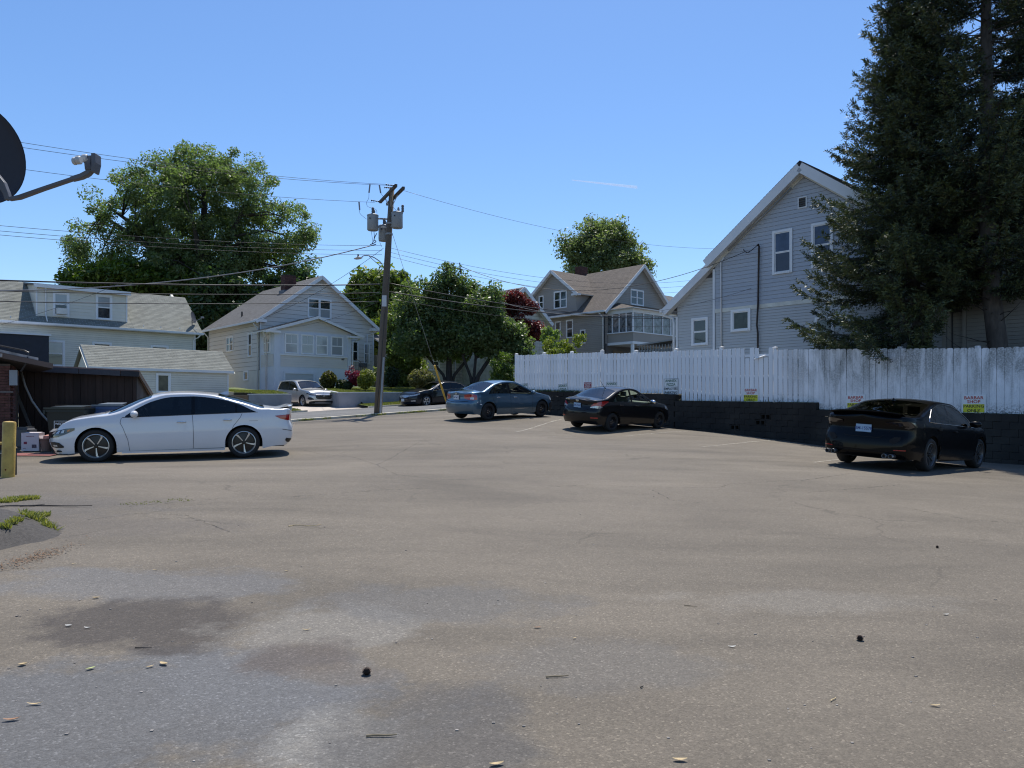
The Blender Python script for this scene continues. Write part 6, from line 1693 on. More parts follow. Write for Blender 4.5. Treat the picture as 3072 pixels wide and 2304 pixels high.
        return (x + s.xoff(x, z_) + d * off * .5, sg * (y + off), z_)
    def strip(s, name, m, fn, pts, rows=4, parent=None, sub=8, th=None):
        """pts [(p, zlo, zhi)]; fn(p,z)->point"""
        mb = MB(); cs = []
        for (a, b) in zip(pts[:-1], pts[1:]):
            for k in range(sub): f = k / sub; cs.append(tuple(a[i] + (b[i] - a[i]) * f for i in range(3)))
        cs.append(pts[-1])
        for (p, l, h) in cs:
            for r_ in range(rows + 1): mb.v.append(fn(p, l + (h - l) * r_ / rows))
        for i in range(len(cs) - 1):
            for r_ in range(rows): a = i * (rows + 1) + r_; mb.f.append((a, a + rows + 1, a + rows + 2, a + 1))
        return mb.build(name, m, parent or s.t, smooth=True)
    def seam(s, pts, sg, w=.007):
        mb = MB(); P3 = []
        for (a, b) in zip(pts[:-1], pts[1:]):
            for k in range(5): P3.append(Vector(s.pside(a[0] + (b[0] - a[0]) * k / 5, a[1] + (b[1] - a[1]) * k / 5, .004, sg)))
        P3.append(Vector(s.pside(*pts[-1], .004, sg)))
        for i, p in enumerate(P3):
            d = (P3[min(i + 1, len(P3) - 1)] - P3[max(i - 1, 0)]).normalized(); u = d.cross(Vector((0, 1, 0))).normalized() * w / 2
            mb.v += [tuple(p - u), tuple(p + u)]
        mb.f = [(2 * i, 2 * i + 1, 2 * i + 3, 2 * i + 2) for i in range(len(P3) - 1)]
        mb.build('panel_gap', UNDER, s.t)
    def handle(s, x, z, sg, m, parent=None):
        mb = MB(); p = [s.pside(x + .09 * k, z + (.0 if k else 0), .012 + (.016 if abs(k) < 1 else 0), sg) for k in (-1, -.7, 0, .7, 1)]
        mb.tube(p, [.008, .013, .015, .013, .008], 8); mb.build('door_handle', m, parent or s.t, smooth=True)
    def mirror(s, x, sg, m):
        z = s.belt(x) + .07; y = s.yside(x, s.belt(x)); mb = MB()
        Mx = Matrix.Translation((x - .02, sg * (y + .12), z)) @ Matrix.Diagonal((.075, .115, .075, 1))
        mb.lathe([(.001, -1), (.5, -.9), (.85, -.6), (1, 0), (.85, .6), (.5, .9), (.001, 1)], Mx @ Euler((R(90), 0, 0)).to_matrix().to_4x4(), 14)
        o = mb.build('wing_mirror', m, s.t, smooth=True)
        q = MB(); q.tube([(x + .03, sg * (y - .01), z - .07), (x, sg * (y + .05), z - .03)], .018, 6); q.build('mirror_stalk', BLACK, o)
    def place(s, x, y, yaw, z=None):
        """x,y = mid wheelbase on the ground"""
        h = np.array([math.cos(yaw), math.sin(yaw)]); l = np.array([-h[1], h[0]]); wb = (s.xf - s.xr) / 2
        mid = (s.xf + s.xr) / 2
        if z is None:
            zf, zr = G(*(np.array([x, y]) + h * wb)), G(*(np.array([x, y]) - h * wb)); zl, zr2 = G(*(np.array([x, y]) + l * .8)), G(*(np.array([x, y]) - l * .8))
        else: zf, zr, zl, zr2 = z
        X = Vector((h[0] * 2 * wb, h[1] * 2 * wb, zf - zr)).normalized(); Y = Vector((l[0] * 1.6, l[1] * 1.6, zl - zr2)); Y = (Y - X * Y.dot(X)).normalized(); Z = X.cross(Y)
        c = Vector((x, y, (zf + zr) / 2 + .002)) - X * mid
        Mw = Matrix(((X.x, Y.x, Z.x, c.x), (X.y, Y.y, Z.y, c.y), (X.z, Y.z, Z.z, c.z), (0, 0, 0, 1)))
        # keep the thing's origin under the middle of the car
        s.t.matrix_world = Mw
def plate(car, end, z, text, bgc, p0=0.):
    f = lambda p, zz: car.prim(end, p, zz, .012)
    d = -1 if end == 'r' else 1; c = car.prim(end, p0, z, .02); t0 = Vector(car.prim(end, p0 + .1, z, .02)) - Vector(car.prim(end, p0 - .1, z, .02)); ang = math.atan2(t0.y, t0.x)
    t1 = Vector(car.prim(end, p0, z + .06, .02)) - Vector(car.prim(end, p0, z - .06, .02)); 
    m = MB(); m.box(-.1525, .1525, -.004, .004, -.076, .076)
    pl = m.build('licence_plate', mat('plate_' + bgc, {'blue': (.27, .40, .54), 'white': (.6, .63, .66)}[bgc], .4, var=.08, vscale=10), car.t, loc=c, rot=(0, 0, ang + (math.pi if end == 'r' else math.pi)))
    if text: text_obj('plate_lettering', text, .085, mat('plate_ink', (.02, .04, .16), .5), pl, (0, -.0045 if end == 'r' else .0045, -.005), (R(90), 0, 0) if end == 'r' else (R(90), 0, math.pi), xs=.95, bold=.02, depth=.0006)
    return pl
SIDES = (1, -1)

# ---- white fastback sedan -------------------------------------------------
pw = paint('paint_pearl_white', (.66, .66, .67), 0, .25)
tint_d = glass_clear('glass_dark_tint', (.10, .12, .14), .05)
P1 = dict(L=4.88, W=1.86, r=.338, wheels=(1.09, 3.92), sill=.20, gap=.042,
    top=[(0, 1.075), (.06, 1.10), (.30, 1.085), (.62, 1.12), (1.15, 1.285), (1.7, 1.405), (2.25, 1.445), (2.65, 1.43), (3.0, 1.35), (3.35, 1.20), (3.72, 1.03), (3.95, .985), (4.35, .915), (4.65, .82), (4.82, .71), (4.88, .66)],
    belt=[(0, .99), (.3, 1.0), (.8, .985), (1.6, .965), (2.6, .93), (3.4, .905), (3.9, .87), (4.4, .79), (4.75, .67), (4.88, .60)],
    dlo=[(0, .9), (.78, .98), (.92, 1.035), (1.2, 1.17), (1.6, 1.28), (2.1, 1.335), (2.5, 1.325), (2.85, 1.245), (3.2, 1.07), (3.46, .90), (4.88, .5)],
    crown=[(0, .05), (.5, .05), (.8, .10), (1.2, .10), (1.8, .055), (2.6, .055), (2.9, .09), (3.4, .13), (3.75, .07), (4.0, .05), (4.7, .045), (4.88, .03)],
    plan=[(0, .80), (.10, .87), (.3, .935), (.8, .985), (1.6, 1.0), (3.2, 1.0), (3.9, .985), (4.3, .955), (4.6, .89), (4.78, .79), (4.88, .70)],
    rear=[(.2, .17), (.3, .08), (.45, .0), (.65, .0), (.8, .05), (.95, .04), (1.1, .0)], front=[(.2, .10), (.32, .03), (.45, .0), (.58, .0), (.66, .05)], bulge=(.09, .16),
    windows=[(.93, 1.22), (1.26, 2.06), (2.13, 3.38)], glass0=.80, glass1=3.46, ws=(2.92, 3.74), rg=(.62, 1.62), doors=[(2.10, 3.28), (1.52, 2.095)], cabin=(1.45, 3.15), rim='blade', rim_r=.245, tyre_w=.235,
    rim_mats=(mat('machined_alloy', (.62, .62, .60), .3, metal=.7, var=.03), mat('rim_gloss_black', (.01, .01, .01), .3)),
    mats=dict(paint=pw, trim=BLACK, glass_windshield=glass_clear('glass_windscreen', (.35, .42, .45), .08), glass_rear_window=tint_d, glass_side=tint_d))
car1 = Car('sedan', 'white fastback sedan with dark windows and two-tone blade wheels, parked side-on at left', P1)
for sg in SIDES:
    d1 = car1.objs[('door', 0)][0 if sg > 0 else 1]; d2 = car1.objs[('door', 1)][0 if sg > 0 else 1]
    car1.seam([(3.30, .22), (3.33, .45), (3.42, .70), (3.47, .80), (3.45, .90)], sg); car1.seam([(2.10, .24), (2.09, .5), (2.10, .80), (2.11, .94)], sg)
    car1.seam([(1.46, .30), (1.42, .42), (1.30, .70), (1.16, .88), (1.12, .97)], sg); car1.seam([(1.5, .235), (2.4, .225), (3.3, .215)], sg, .01)
    car1.handle(2.32, .80, sg, CHROME, d1); car1.handle(1.42, .83, sg, CHROME)
    car1.mirror(3.22, sg, pw)
    fs = lambda p, z, sg=sg: car1.pside(p, z, .006, sg)
    car1.strip('window_trim', BLACK, fs, [(.80, .985, .992), (1.2, .975, .988), (2.2, .945, .958), (3.44, .905, .915)], 1)
    fr = lambda p, z, sg=sg: car1.prim('r', p * sg, z, .006)
    car1.strip('taillight', LRED, fr, [(.30, .855, .90), (.48, .84, .915), (.62, .80, .93), (.80, .80, .925), (1.0, .84, .915), (1.13, .895, .905)], 3)
    ff = lambda p, z, sg=sg: car1.prim('f', p * sg, z, .007)
    car1.strip('headlight', LDARK, ff, [(.36, .52, .60), (.55, .505, .635), (.80, .53, .67), (1.0, .585, .70), (1.2, .67, .712)], 3)
    for k in range(3): car1.strip('headlamp_cell', LCLR, lambda p, z, sg=sg: car1.prim('f', p * sg, z, .012), [(.62 + k * .13, .585 + k * .012, .635 + k * .014), (.70 + k * .13, .59 + k * .012, .645 + k * .014)], 1)
    car1.strip('side_marker', LAMB, lambda p, z, sg=sg: car1.prim('f', p * sg, z, .013), [(1.04, .635, .67), (1.10, .655, .685)], 1)
    car1.strip('fog_lamp_recess', BLACK, ff, [(.50, .32, .42), (.72, .31, .43), (.86, .31, .42), (.98, .32, .35)], 2)
    car1.strip('fog_lamp', LCLR, lambda p, z, sg=sg: car1.prim('f', p * sg, z, .012), [(.66, .34, .37), (.80, .34, .37)], 1)
    car1.strip('bumper_reflector', BLACK, fr, [(.74, .56, .572), (.98, .60, .612)], 1)
    car1.strip('exhaust_trim', BLACK, fr, [(.45, .30, .36), (.66, .30, .38), (.80, .32, .40), (.88, .36, .41)], 1)
    car1.strip('fuel_door_gap', UNDER, lambda p, z, sg=sg: car1.pside(p, z, .0015, sg), [(.80, .80, .805), (.98, .80, .805)], 1) if sg > 0 else None
    car1.strip('sill_trim', pw, fs, [(1.48, .185, .23), (2.4, .18, .225), (3.45, .175, .215)], 2)
    car1.strip('front_lip', BLACK, lambda p, z, sg=sg: car1.prim('f', p * sg, z, .03), [(0, .165, .185), (.5, .165, .185), (.8, .165, .19), (1.05, .175, .195)], 1)
car1.strip('grille', BLACK, lambda p, z: car1.prim('f', p, z, .008), [(-.42, .48, .60), (0, .42, .63), (.42, .48, .60)], 2)
def spoiler(car, x, z, w, m):
    mb = MB(); K = 16; 
    for k in range(K + 1):
        y = -w + 2 * w * k / K; e = 1 - abs(y / w) ** 4; zz = z + .035 * e; xx = x + .06 * (y / w) ** 2
        mb.v += [(xx + .22, y, z - .03), (xx + .06, y, zz), (xx - .04, y, zz + .008), (xx - .03, y, zz - .012), (xx + .1, y, z - .05)]
    for k in range(K):
        for j in range(5): a = k * 5 + j; b = k * 5 + (j + 1) % 5; mb.f.append((a, a + 5, b + 5, b))
    mb.build('boot_spoiler', m, car.t, smooth=True)
spoiler(car1, .05, 1.10, .66, pw)
def fin(car, x, m, s=1.):
    mb = MB(); z = car.top(x) - .01; K = [(x + .11 * s, 0, z), (x - .10 * s, .028 * s, z), (x - .10 * s, -.028 * s, z), (x - .09 * s, 0, z + .065 * s), (x - .02, 0, z + .05 * s)]
    mb.v = K; mb.f = [(0, 1, 4), (0, 4, 2), (1, 3, 4), (2, 4, 3), (1, 2, 3)]; mb.build('roof_fin', m, car.t)
fin(car1, 1.5, pw, 1.2)
def wipers(car, x):
    mb = MB()
    for y in (-.1, .5): mb.tube([(x + .05, y, car.top(x + .05) - .0), (x - .02, y + .3 if y < .3 else y - .45, car.top(x) + .012)], .009, 5)
    mb.build('wipers', BLACK, car.t)
wipers(car1, 3.74)
car1.place(-7.43, 16.54, math.atan2(-.357, -.935))

# ---- blue sedan ----------------------------------------------------------
pbl = paint('paint_blue_grey', (.055, .115, .175), .55, .32, .05)
clear = glass_clear('glass_clear', (.72, .82, .78), .05); rearg = glass_clear('glass_rear_sky', (.30, .38, .45), .22)
P2 = dict(L=4.49, W=1.75, r=.315, wheels=(.87, 3.57), sill=.20, gap=.05,
    top=[(0, 1.02), (.05, 1.045), (.35, 1.06), (.62, 1.09), (.95, 1.24), (1.35, 1.385), (1.9, 1.435), (2.3, 1.42), (2.7, 1.31), (3.2, 1.10), (3.5, .98), (3.75, .92), (4.1, .84), (4.35, .74), (4.45, .66), (4.49, .6)],
    belt=[(0, .93), (.4, .955), (1.2, .955), (2.0, .93), (2.9, .89), (3.4, .86), (3.9, .78), (4.3, .66), (4.49, .56)],
    dlo=[(0, .9), (.88, .955), (.98, 1.06), (1.15, 1.18), (1.45, 1.29), (1.9, 1.33), (2.25, 1.30), (2.6, 1.18), (3.0, 1.0), (3.28, .87), (4.49, .5)],
    crown=[(0, .05), (.5, .05), (.8, .10), (1.3, .09), (1.7, .06), (2.3, .06), (2.6, .10), (3.2, .14), (3.55, .08), (4.2, .05), (4.49, .03)],
    plan=[(0, .80), (.10, .89), (.3, .945), (.8, .985), (1.6, 1.0), (3.0, 1.0), (3.6, .98), (4.0, .93), (4.25, .86), (4.42, .75), (4.49, .66)],
    rear=[(.2, .12), (.35, .03), (.5, .0), (.68, .0), (.72, .05), (.85, .07), (1.04, .04)], front=[(.2, .10), (.35, .0), (.5, .0), (.6, .04)], bulge=(.10, .16),
    windows=[(.90, 1.10), (1.13, 1.86), (1.96, 3.2)], glass0=.80, glass1=3.28, ws=(2.5, 3.48), rg=(.60, 1.28), doors=[(1.92, 3.0), (1.30, 1.915)], cabin=(1.2, 2.75), rim='steel', rim_r=.205, tyre_w=.2,
    mats=dict(paint=pbl, trim=BLACK, glass_windshield=clear, glass_rear_window=rearg, glass_side=clear, seat=SEATM))
car2 = Car('sedan', 'blue-grey sedan with scuffed door and black steel wheels by the far end of the wall', P2)
for sg in SIDES:
    d1 = car2.objs[('door', 0)][0 if sg > 0 else 1]; d2 = car2.objs[('door', 1)][0 if sg > 0 else 1]
    car2.seam([(3.02, .22), (3.02, .5), (3.06, .75), (3.04, .87)], sg); car2.seam([(1.93, .24), (1.92, .5), (1.93, .93)], sg); car2.seam([(1.30, .26), (1.26, .42), (1.10, .72), (1.0, .95)], sg)
    car2.handle(2.15, .80, sg, CHROME, d1); car2.handle(1.32, .82, sg, CHROME); car2.mirror(3.0, sg, pbl)
    fr = lambda p, z, sg=sg: car2.prim('r', p * sg, z, .006)
    car2.strip('taillight', LRED, fr, [(.40, .80, .93), (.56, .76, .945), (.80, .74, .95), (.98, .76, .90)], 3)
    car2.strip('reversing_lamp', LCLR, lambda p, z, sg=sg: car2.prim('r', p * sg, z, .010), [(.66, .77, .84), (.80, .765, .84)], 2)
    car2.strip('bumper_corner', UNDER, lambda p, z, sg=sg: car2.prim('f', p * sg, z, .01), [(.3, .2, .56), (.9, .2, .56), (1.12, .24, .5)], 2) if sg < 0 else None
    car2.strip('headlight', LCLR, lambda p, z, sg=sg: car2.prim('f', p * sg, z, .007), [(.45, .60, .66), (.8, .60, .70), (1.02, .66, .74)], 2)
    car2.strip('rub_strip', pbl, lambda p, z, sg=sg: car2.pside(p, z, .012, sg), [(1.35, .44, .47), (3.0, .42, .45)], 2)
    car2.strip('side_sill', pbl, lambda p, z, sg=sg: car2.pside(p, z, .006, sg), [(1.25, .19, .25), (3.15, .185, .24)], 2)
car2.strip('boot_seam', UNDER, lambda p, z: car2.prim('r', p, z, .003), [(-.60, .70, .712), (0, .66, .672), (.60, .70, .712)], 1)
car2.strip('door_scrape', ALLOY, lambda p, z: car2.pside(p, z, .004, -1), [(2.1, .37, .375), (2.45, .365, .385), (2.8, .37, .375)], 1)
car2.strip('bumper_scuff', SWHITE, lambda p, z: car2.pside(p, z, .004, -1), [(.30, .64, .66), (.36, .66, .70)], 1)
car2.strip('bumper_scuff', SWHITE, lambda p, z: car2.pside(p, z, .004, -1), [(.44, .585, .60), (.54, .56, .60)], 1)
plate(car2, 'r', .83, '487 MTZ', 'white')
def emblem_h(car, z, p, s=.05, m=CHROME):
    c = car.prim('r', p, z, .012); mb = MB()
    mb.box(c[0] - .006, c[0], -s * .5, -s * .3, z - s * .45, z + s * .45); mb.box(c[0] - .006, c[0], s * .3, s * .5, z - s * .45, z + s * .45); mb.box(c[0] - .006, c[0], -s * .3, s * .3, z - s * .08, z + s * .08)
    mb.build('boot_emblem', m, car.t)
emblem_h(car2, .965, 0, .1)
car2.place(*(np.array([-.83, 27.0]) + np.array([.7373, .6756]) * 1.35 + np.array([-.6756, .7373]) * .84), PHI)

# ---- black compact sedan ---------------------------------------------------
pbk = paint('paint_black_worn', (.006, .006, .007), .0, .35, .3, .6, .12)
P3 = dict(L=4.37, W=1.70, r=.31, wheels=(.90, 3.47), sill=.20, gap=.045,
    top=[(0, 1.035), (.05, 1.06), (.30, 1.07), (.50, 1.095), (.85, 1.23), (1.3, 1.395), (1.8, 1.455), (2.15, 1.44), (2.55, 1.33), (3.0, 1.13), (3.35, .99), (3.6, .94), (3.95, .87), (4.2, .77), (4.33, .68), (4.37, .6)],
    belt=[(0, .93), (.4, .985), (1.1, .985), (2.0, .945), (2.8, .90), (3.3, .86), (3.8, .79), (4.2, .66), (4.37, .56)],
    dlo=[(0, .9), (.78, .985), (.95, 1.03), (1.15, 1.19), (1.45, 1.31), (1.8, 1.345), (2.1, 1.32), (2.5, 1.19), (2.9, 1.0), (3.15, .88), (4.37, .5)],
    crown=[(0, .05), (.45, .05), (.75, .10), (1.2, .09), (1.6, .06), (2.2, .06), (2.5, .10), (3.0, .14), (3.4, .08), (4.1, .05), (4.37, .03)],
    plan=[(0, .78), (.10, .88), (.3, .94), (.8, .985), (1.6, 1.0), (2.9, 1.0), (3.5, .98), (3.9, .93), (4.15, .86), (4.3, .75), (4.37, .66)],
    rear=[(.2, .12), (.35, .03), (.5, .0), (.70, .0), (.76, .06), (.9, .07), (1.06, .02)], front=[(.2, .10), (.35, .0), (.5, .0), (.6, .04)], bulge=(.11, .16),
    windows=[(.84, 1.08), (1.12, 1.80), (1.90, 3.08)], glass0=.76, glass1=3.15, ws=(2.38, 3.33), rg=(.48, 1.24), doors=[(1.86, 2.9), (1.32, 1.855)], cabin=(1.15, 2.62), rim='steel', rim_r=.195, tyre_w=.19,
    mats=dict(paint=pbk, trim=BLACK, glass_windshield=clear, glass_rear_window=rearg, glass_side=clear, seat=SEATL, dash=SEATL))
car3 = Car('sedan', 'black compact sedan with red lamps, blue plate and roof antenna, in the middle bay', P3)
for sg in SIDES:
    d1 = car3.objs[('door', 0)][0 if sg > 0 else 1]
    car3.seam([(2.92, .22), (2.92, .5), (2.96, .75), (2.94, .88)], sg); car3.seam([(1.87, .24), (1.86, .5), (1.87, .94)], sg); car3.seam([(1.33, .26), (1.28, .42), (1.12, .72), (1.0, .97)], sg)
    car3.handle(2.1, .83, sg, pbk, d1); car3.handle(1.3, .86, sg, pbk); car3.mirror(2.88, sg, CHROME if sg < 0 else pbk)
    fr = lambda p, z, sg=sg: car3.prim('r', p * sg, z, .006)
    car3.strip('taillight', LRED, fr, [(.52, .80, .84), (.62, .79, .93), (.86, .79, .985), (1.10, .88, 1.0), (1.28, .97, 1.0)], 3)
    car3.strip('reversing_lamp', LCLR, lambda p, z, sg=sg: car3.prim('r', p * sg, z, .009), [(.50, .765, .80), (.66, .765, .85), (.88, .775, .845), (.98, .80, .82)], 2)
    car3.strip('bumper_reflector', LRED, fr, [(.56, .44, .475), (.80, .44, .48)], 1)
    car3.strip('headlight', LCLR, lambda p, z, sg=sg: car3.prim('f', p * sg, z, .007), [(.45, .60, .67), (.8, .62, .73), (1.15, .70, .80)], 2)
car3.strip('boot_seam', UNDER, lambda p, z: car3.prim('r', p, z, .003), [(-.56, .76, .77), (-.3, .66, .67), (.3, .66, .67), (.56, .76, .77)], 1)
plate(car3, 'r', .83, '3AI-7567', 'blue')
mb = MB(); c = car3.prim('r', 0, .985, .02); Mx = Matrix.Translation((c[0], 0, .985)) @ Euler((0, R(90), 0)).to_matrix().to_4x4() @ Matrix.Diagonal((.042, .07, 1, 1))
mb.lathe([(.85, -.006), (1, -.003), (1, .003), (.85, .006)], Mx, 20, close=True)
for y in (-.022, .022): mb.box(c[0] - .005, c[0] + .003, y - .008, y + .008, .955, 1.015)
mb.box(c[0] - .005, c[0] + .003, -.016, .016, .978, .992); mb.build('boot_emblem', CHROME, car3.t)
mb = MB(); mb.tube([(1.28, -.12, car3.top(1.28) - .01), (1.20, -.12, car3.top(1.28) + .03), (.98, -.12, car3.top(1.28) + .26)], [.02, .008, .005], 6); mb.build('roof_antenna', BLACK, car3.t)
text_obj('badge_lettering', 'ACCENT', .05, CHROME, car3.t, (car3.prim('r', .47, 1.0, .012)[0] - .003, .47, 1.0), (R(90), 0, R(-90)), bold=.02)
car3.place(*(np.array([3.27, 24.6]) + np.array([.7373, .6756]) * 1.285 + np.array([-.6756, .7373]) * .80), PHI)

# ---- black mid-size sedan, nearest ------------------------------------------
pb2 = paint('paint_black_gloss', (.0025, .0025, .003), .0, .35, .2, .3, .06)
P4 = dict(L=4.88, W=1.84, r=.333, wheels=(1.13, 3.95), sill=.19, gap=.045,
    top=[(0, 1.06), (.06, 1.10), (.30, 1.09), (.55, 1.115), (1.0, 1.26), (1.55, 1.40), (2.1, 1.445), (2.5, 1.43), (2.9, 1.33), (3.3, 1.17), (3.7, 1.0), (3.95, .955), (4.35, .89), (4.65, .79), (4.82, .68), (4.88, .62)],
    belt=[(0, .96), (.35, 1.0), (.9, .99), (1.7, .955), (2.6, .93), (3.4, .90), (3.9, .86), (4.4, .77), (4.75, .65), (4.88, .58)],
    dlo=[(0, .9), (1.05, .99), (1.12, 1.10), (1.3, 1.22), (1.7, 1.31), (2.1, 1.34), (2.5, 1.32), (2.85, 1.23), (3.2, 1.06), (3.46, .90), (4.88, .5)],
    crown=P1['crown'], plan=[(0, .80), (.10, .88), (.3, .945), (.8, .99), (1.6, 1.0), (3.2, 1.0), (3.9, .985), (4.3, .955), (4.6, .89), (4.78, .79), (4.88, .70)],
    rear=[(.2, .12), (.3, .0), (.5, .0), (.66, .03), (.72, .09), (.85, .10), (.95, .02), (1.1, .0)], front=P1['front'], bulge=(.10, .16),
    windows=[(1.07, 1.32), (1.35, 2.06), (2.13, 3.38)], glass0=.98, glass1=3.46, ws=(2.86, 3.72), rg=(.52, 1.50), doors=[(2.10, 3.28), (1.56, 2.095)], cabin=(1.45, 3.15), rim='thin', rim_r=.24, tyre_w=.23,
    rim_mats=(mat('machined_alloy_dark', (.12, .12, .12), .35, metal=.5, var=.03), mat('rim_gloss_black', (.01, .01, .01), .3)),
    mats=dict(paint=pb2, trim=BLACK, glass_windshield=clear, glass_rear_window=glass_clear('glass_rear_brown', (.30, .26, .22), .10), glass_side=tint_d))
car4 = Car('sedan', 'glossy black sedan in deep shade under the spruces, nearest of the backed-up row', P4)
for sg in SIDES:
    d1 = car4.objs[('door', 0)][0 if sg > 0 else 1]
    car4.seam([(3.30, .22), (3.33, .45), (3.42, .70), (3.45, .90)], sg); car4.seam([(2.10, .24), (2.09, .5), (2.11, .94)], sg); car4.seam([(1.50, .30), (1.44, .42), (1.32, .70), (1.2, .95)], sg)
    car4.handle(2.32, .80, sg, pb2, d1); car4.handle(1.45, .83, sg, pb2); car4.mirror(3.2, sg, pb2)
    fs = lambda p, z, sg=sg: car4.pside(p, z, .006, sg)
    pts = [(x, z) for x, z in ((1.0, .985), (1.06, 1.06), (1.3, 1.235), (1.7, 1.325), (2.1, 1.352), (2.5, 1.334), (2.85, 1.24), (3.2, 1.07), (3.44, .91))]
    mb = MB(); mb.tube([Vector(car4.pside(x, z, .003, sg)) for x, z in pts], .007, 5); mb.tube([Vector(car4.pside(x, z, .003, sg)) for x, z in ((1.0, .985), (1.2, .972), (1.7, .953), (2.6, .928), (3.44, .90))], .007, 5); mb.build('window_chrome', CHROME, car4.t)
    fr = lambda p, z, sg=sg: car4.prim('r', p * sg, z, .006)
    car4.strip('taillight', LDARK, fr, [(.42, .88, .93), (.6, .86, .955), (.80, .82, .96), (1.02, .88, .95)], 3)
    car4.strip('bumper_reflector', LRED, fr, [(.60, .395, .41), (.80, .40, .42)], 1)
    car4.strip('bumper_vent', UNDER, fr, [(.52, .55, .60), (.60, .52, .66), (.70, .60, .66)], 1)
    car4.strip('headlight', LCLR, lambda p, z, sg=sg: car4.prim('f', p * sg, z, .007), [(.45, .60, .67), (.8, .62, .69), (1.15, .66, .73)], 2)
    for yy in (.50, .62):
        mb = MB(); Mx = Matrix.Translation((-.03, sg * yy, .285)) @ Euler((0, R(90), 0)).to_matrix().to_4x4(); mb.lathe([(.033, .1), (.04, .1), (.045, -.07), (.038, -.075), (.035, -.06), (.033, .05)], Mx, 20); mb.build('exhaust_tip', mat('exhaust_steel', (.2, .2, .2), .35, metal=.8), car4.t, smooth=True)
car4.strip('boot_seam', UNDER, lambda p, z: car4.prim('r', p, z, .003), [(-.5, .78, .79), (-.34, .62, .63), (.34, .62, .63), (.5, .78, .79)], 1)
car4.strip('rear_diffuser', UNDER, lambda p, z: car4.prim('r', p, z, .008), [(-.62, .24, .33), (-.4, .22, .36), (.4, .22, .36), (.62, .24, .33)], 1)
spoiler(car4, .05, 1.10, .68, pb2); fin(car4, 1.45, pb2)
plate(car4, 'r', .79, 'BM-15578', 'blue')
car4.place(*(np.array([8.31, 14.9]) + np.array([.757, .653]) * 1.41 + np.array([-.653, .757]) * .90), math.atan2(.653, .757))

# ---- dark sedan on the street -------------------------------------------------
pn = paint('paint_dark_navy', (.006, .008, .014), .0, .3, .2, .7, .15)
P5 = dict(P4); P5.update(L=4.96, wheels=(1.13, 3.905), rim='five', rim_mats=(ALLOY, BLACK), rim_r=.225,
    top=[(0, 1.06), (.06, 1.10), (.35, 1.10), (.65, 1.12), (1.1, 1.27), (1.6, 1.41), (2.1, 1.452), (2.5, 1.44), (2.95, 1.33), (3.35, 1.17), (3.75, 1.02), (4.0, .98), (4.4, .91), (4.7, .83), (4.9, .72), (4.96, .66)],
    belt=[(0, .96), (.35, 1.0), (.9, 1.0), (1.7, .965), (2.6, .94), (3.4, .915), (3.9, .88), (4.4, .80), (4.8, .69), (4.96, .60)],
    plan=[(0, .80), (.10, .88), (.3, .945), (.8, .99), (1.6, 1.0), (3.2, 1.0), (3.9, .985), (4.4, .955), (4.7, .89), (4.87, .79), (4.96, .70)],
    dlo=[(0, .9), (1.05, 1.0), (1.12, 1.10), (1.3, 1.22), (1.7, 1.31), (2.1, 1.345), (2.5, 1.33), (2.85, 1.24), (3.2, 1.08), (3.48, .91), (4.96, .5)],
    mats=dict(P4['mats'], paint=pn, glass_rear_window=tint_d, glass_windshield=glass_clear('glass_windscreen', (.35, .42, .45), .08)))
car5 = Car('sedan', 'dark navy sedan with silver beak grille parked on the far side of the street', P5)
for sg in SIDES:
    pts = [(1.0, .99), (1.06, 1.07), (1.3, 1.24), (1.7, 1.33), (2.1, 1.36), (2.5, 1.345), (2.85, 1.25), (3.2, 1.08), (3.44, .925)]
    mb = MB(); mb.tube([Vector(car5.pside(x, z, .003, sg)) for x, z in pts], .010, 5); mb.tube([Vector(car5.pside(x, z, .003, sg)) for x, z in ((1.0, .99), (1.7, .965), (2.6, .94), (3.44, .912))], .010, 5); mb.build('window_chrome', CHROME, car5.t)
    car5.handle(2.3, .82, sg, CHROME); car5.handle(1.42, .85, sg, CHROME); car5.mirror(3.22, sg, pn)
    ff = lambda p, z, sg=sg: car5.prim('f', p * sg, z, .008)
    car5.strip('headlight', LCLR, ff, [(.42, .62, .67), (.7, .64, .72), (1.0, .69, .77), (1.2, .74, .79)], 2)
    car5.strip('fog_lamp', LCLR, ff, [(.58, .34, .38), (.85, .33, .41)], 1)
    car5.seam([(3.30, .22), (3.33, .45), (3.42, .70), (3.45, .90)], sg); car5.seam([(2.10, .24), (2.11, .94)], sg)
car5.strip('beak_grille', mat('grille_silver', (.5, .52, .55), .3, metal=.7), lambda p, z: car5.prim('f', p, z, .012), [(-.42, .60, .69), (-.2, .54, .70), (0, .50, .70), (.2, .54, .70), (.42, .60, .69)], 3)
car5.strip('grille_mouth', BLACK, lambda p, z: car5.prim('f', p, z, .016), [(-.25, .50, .53), (0, .47, .58), (.25, .50, .53)], 3)
plate(car5, 'f', .42, '', 'white')
_s, _t = 7.03, 6.3
fw = np.array(W(_s, _t)); c5 = fw + A2 * 1.3875 + B2 * .90
car5.place(c5[0], c5[1], PHI + math.pi)

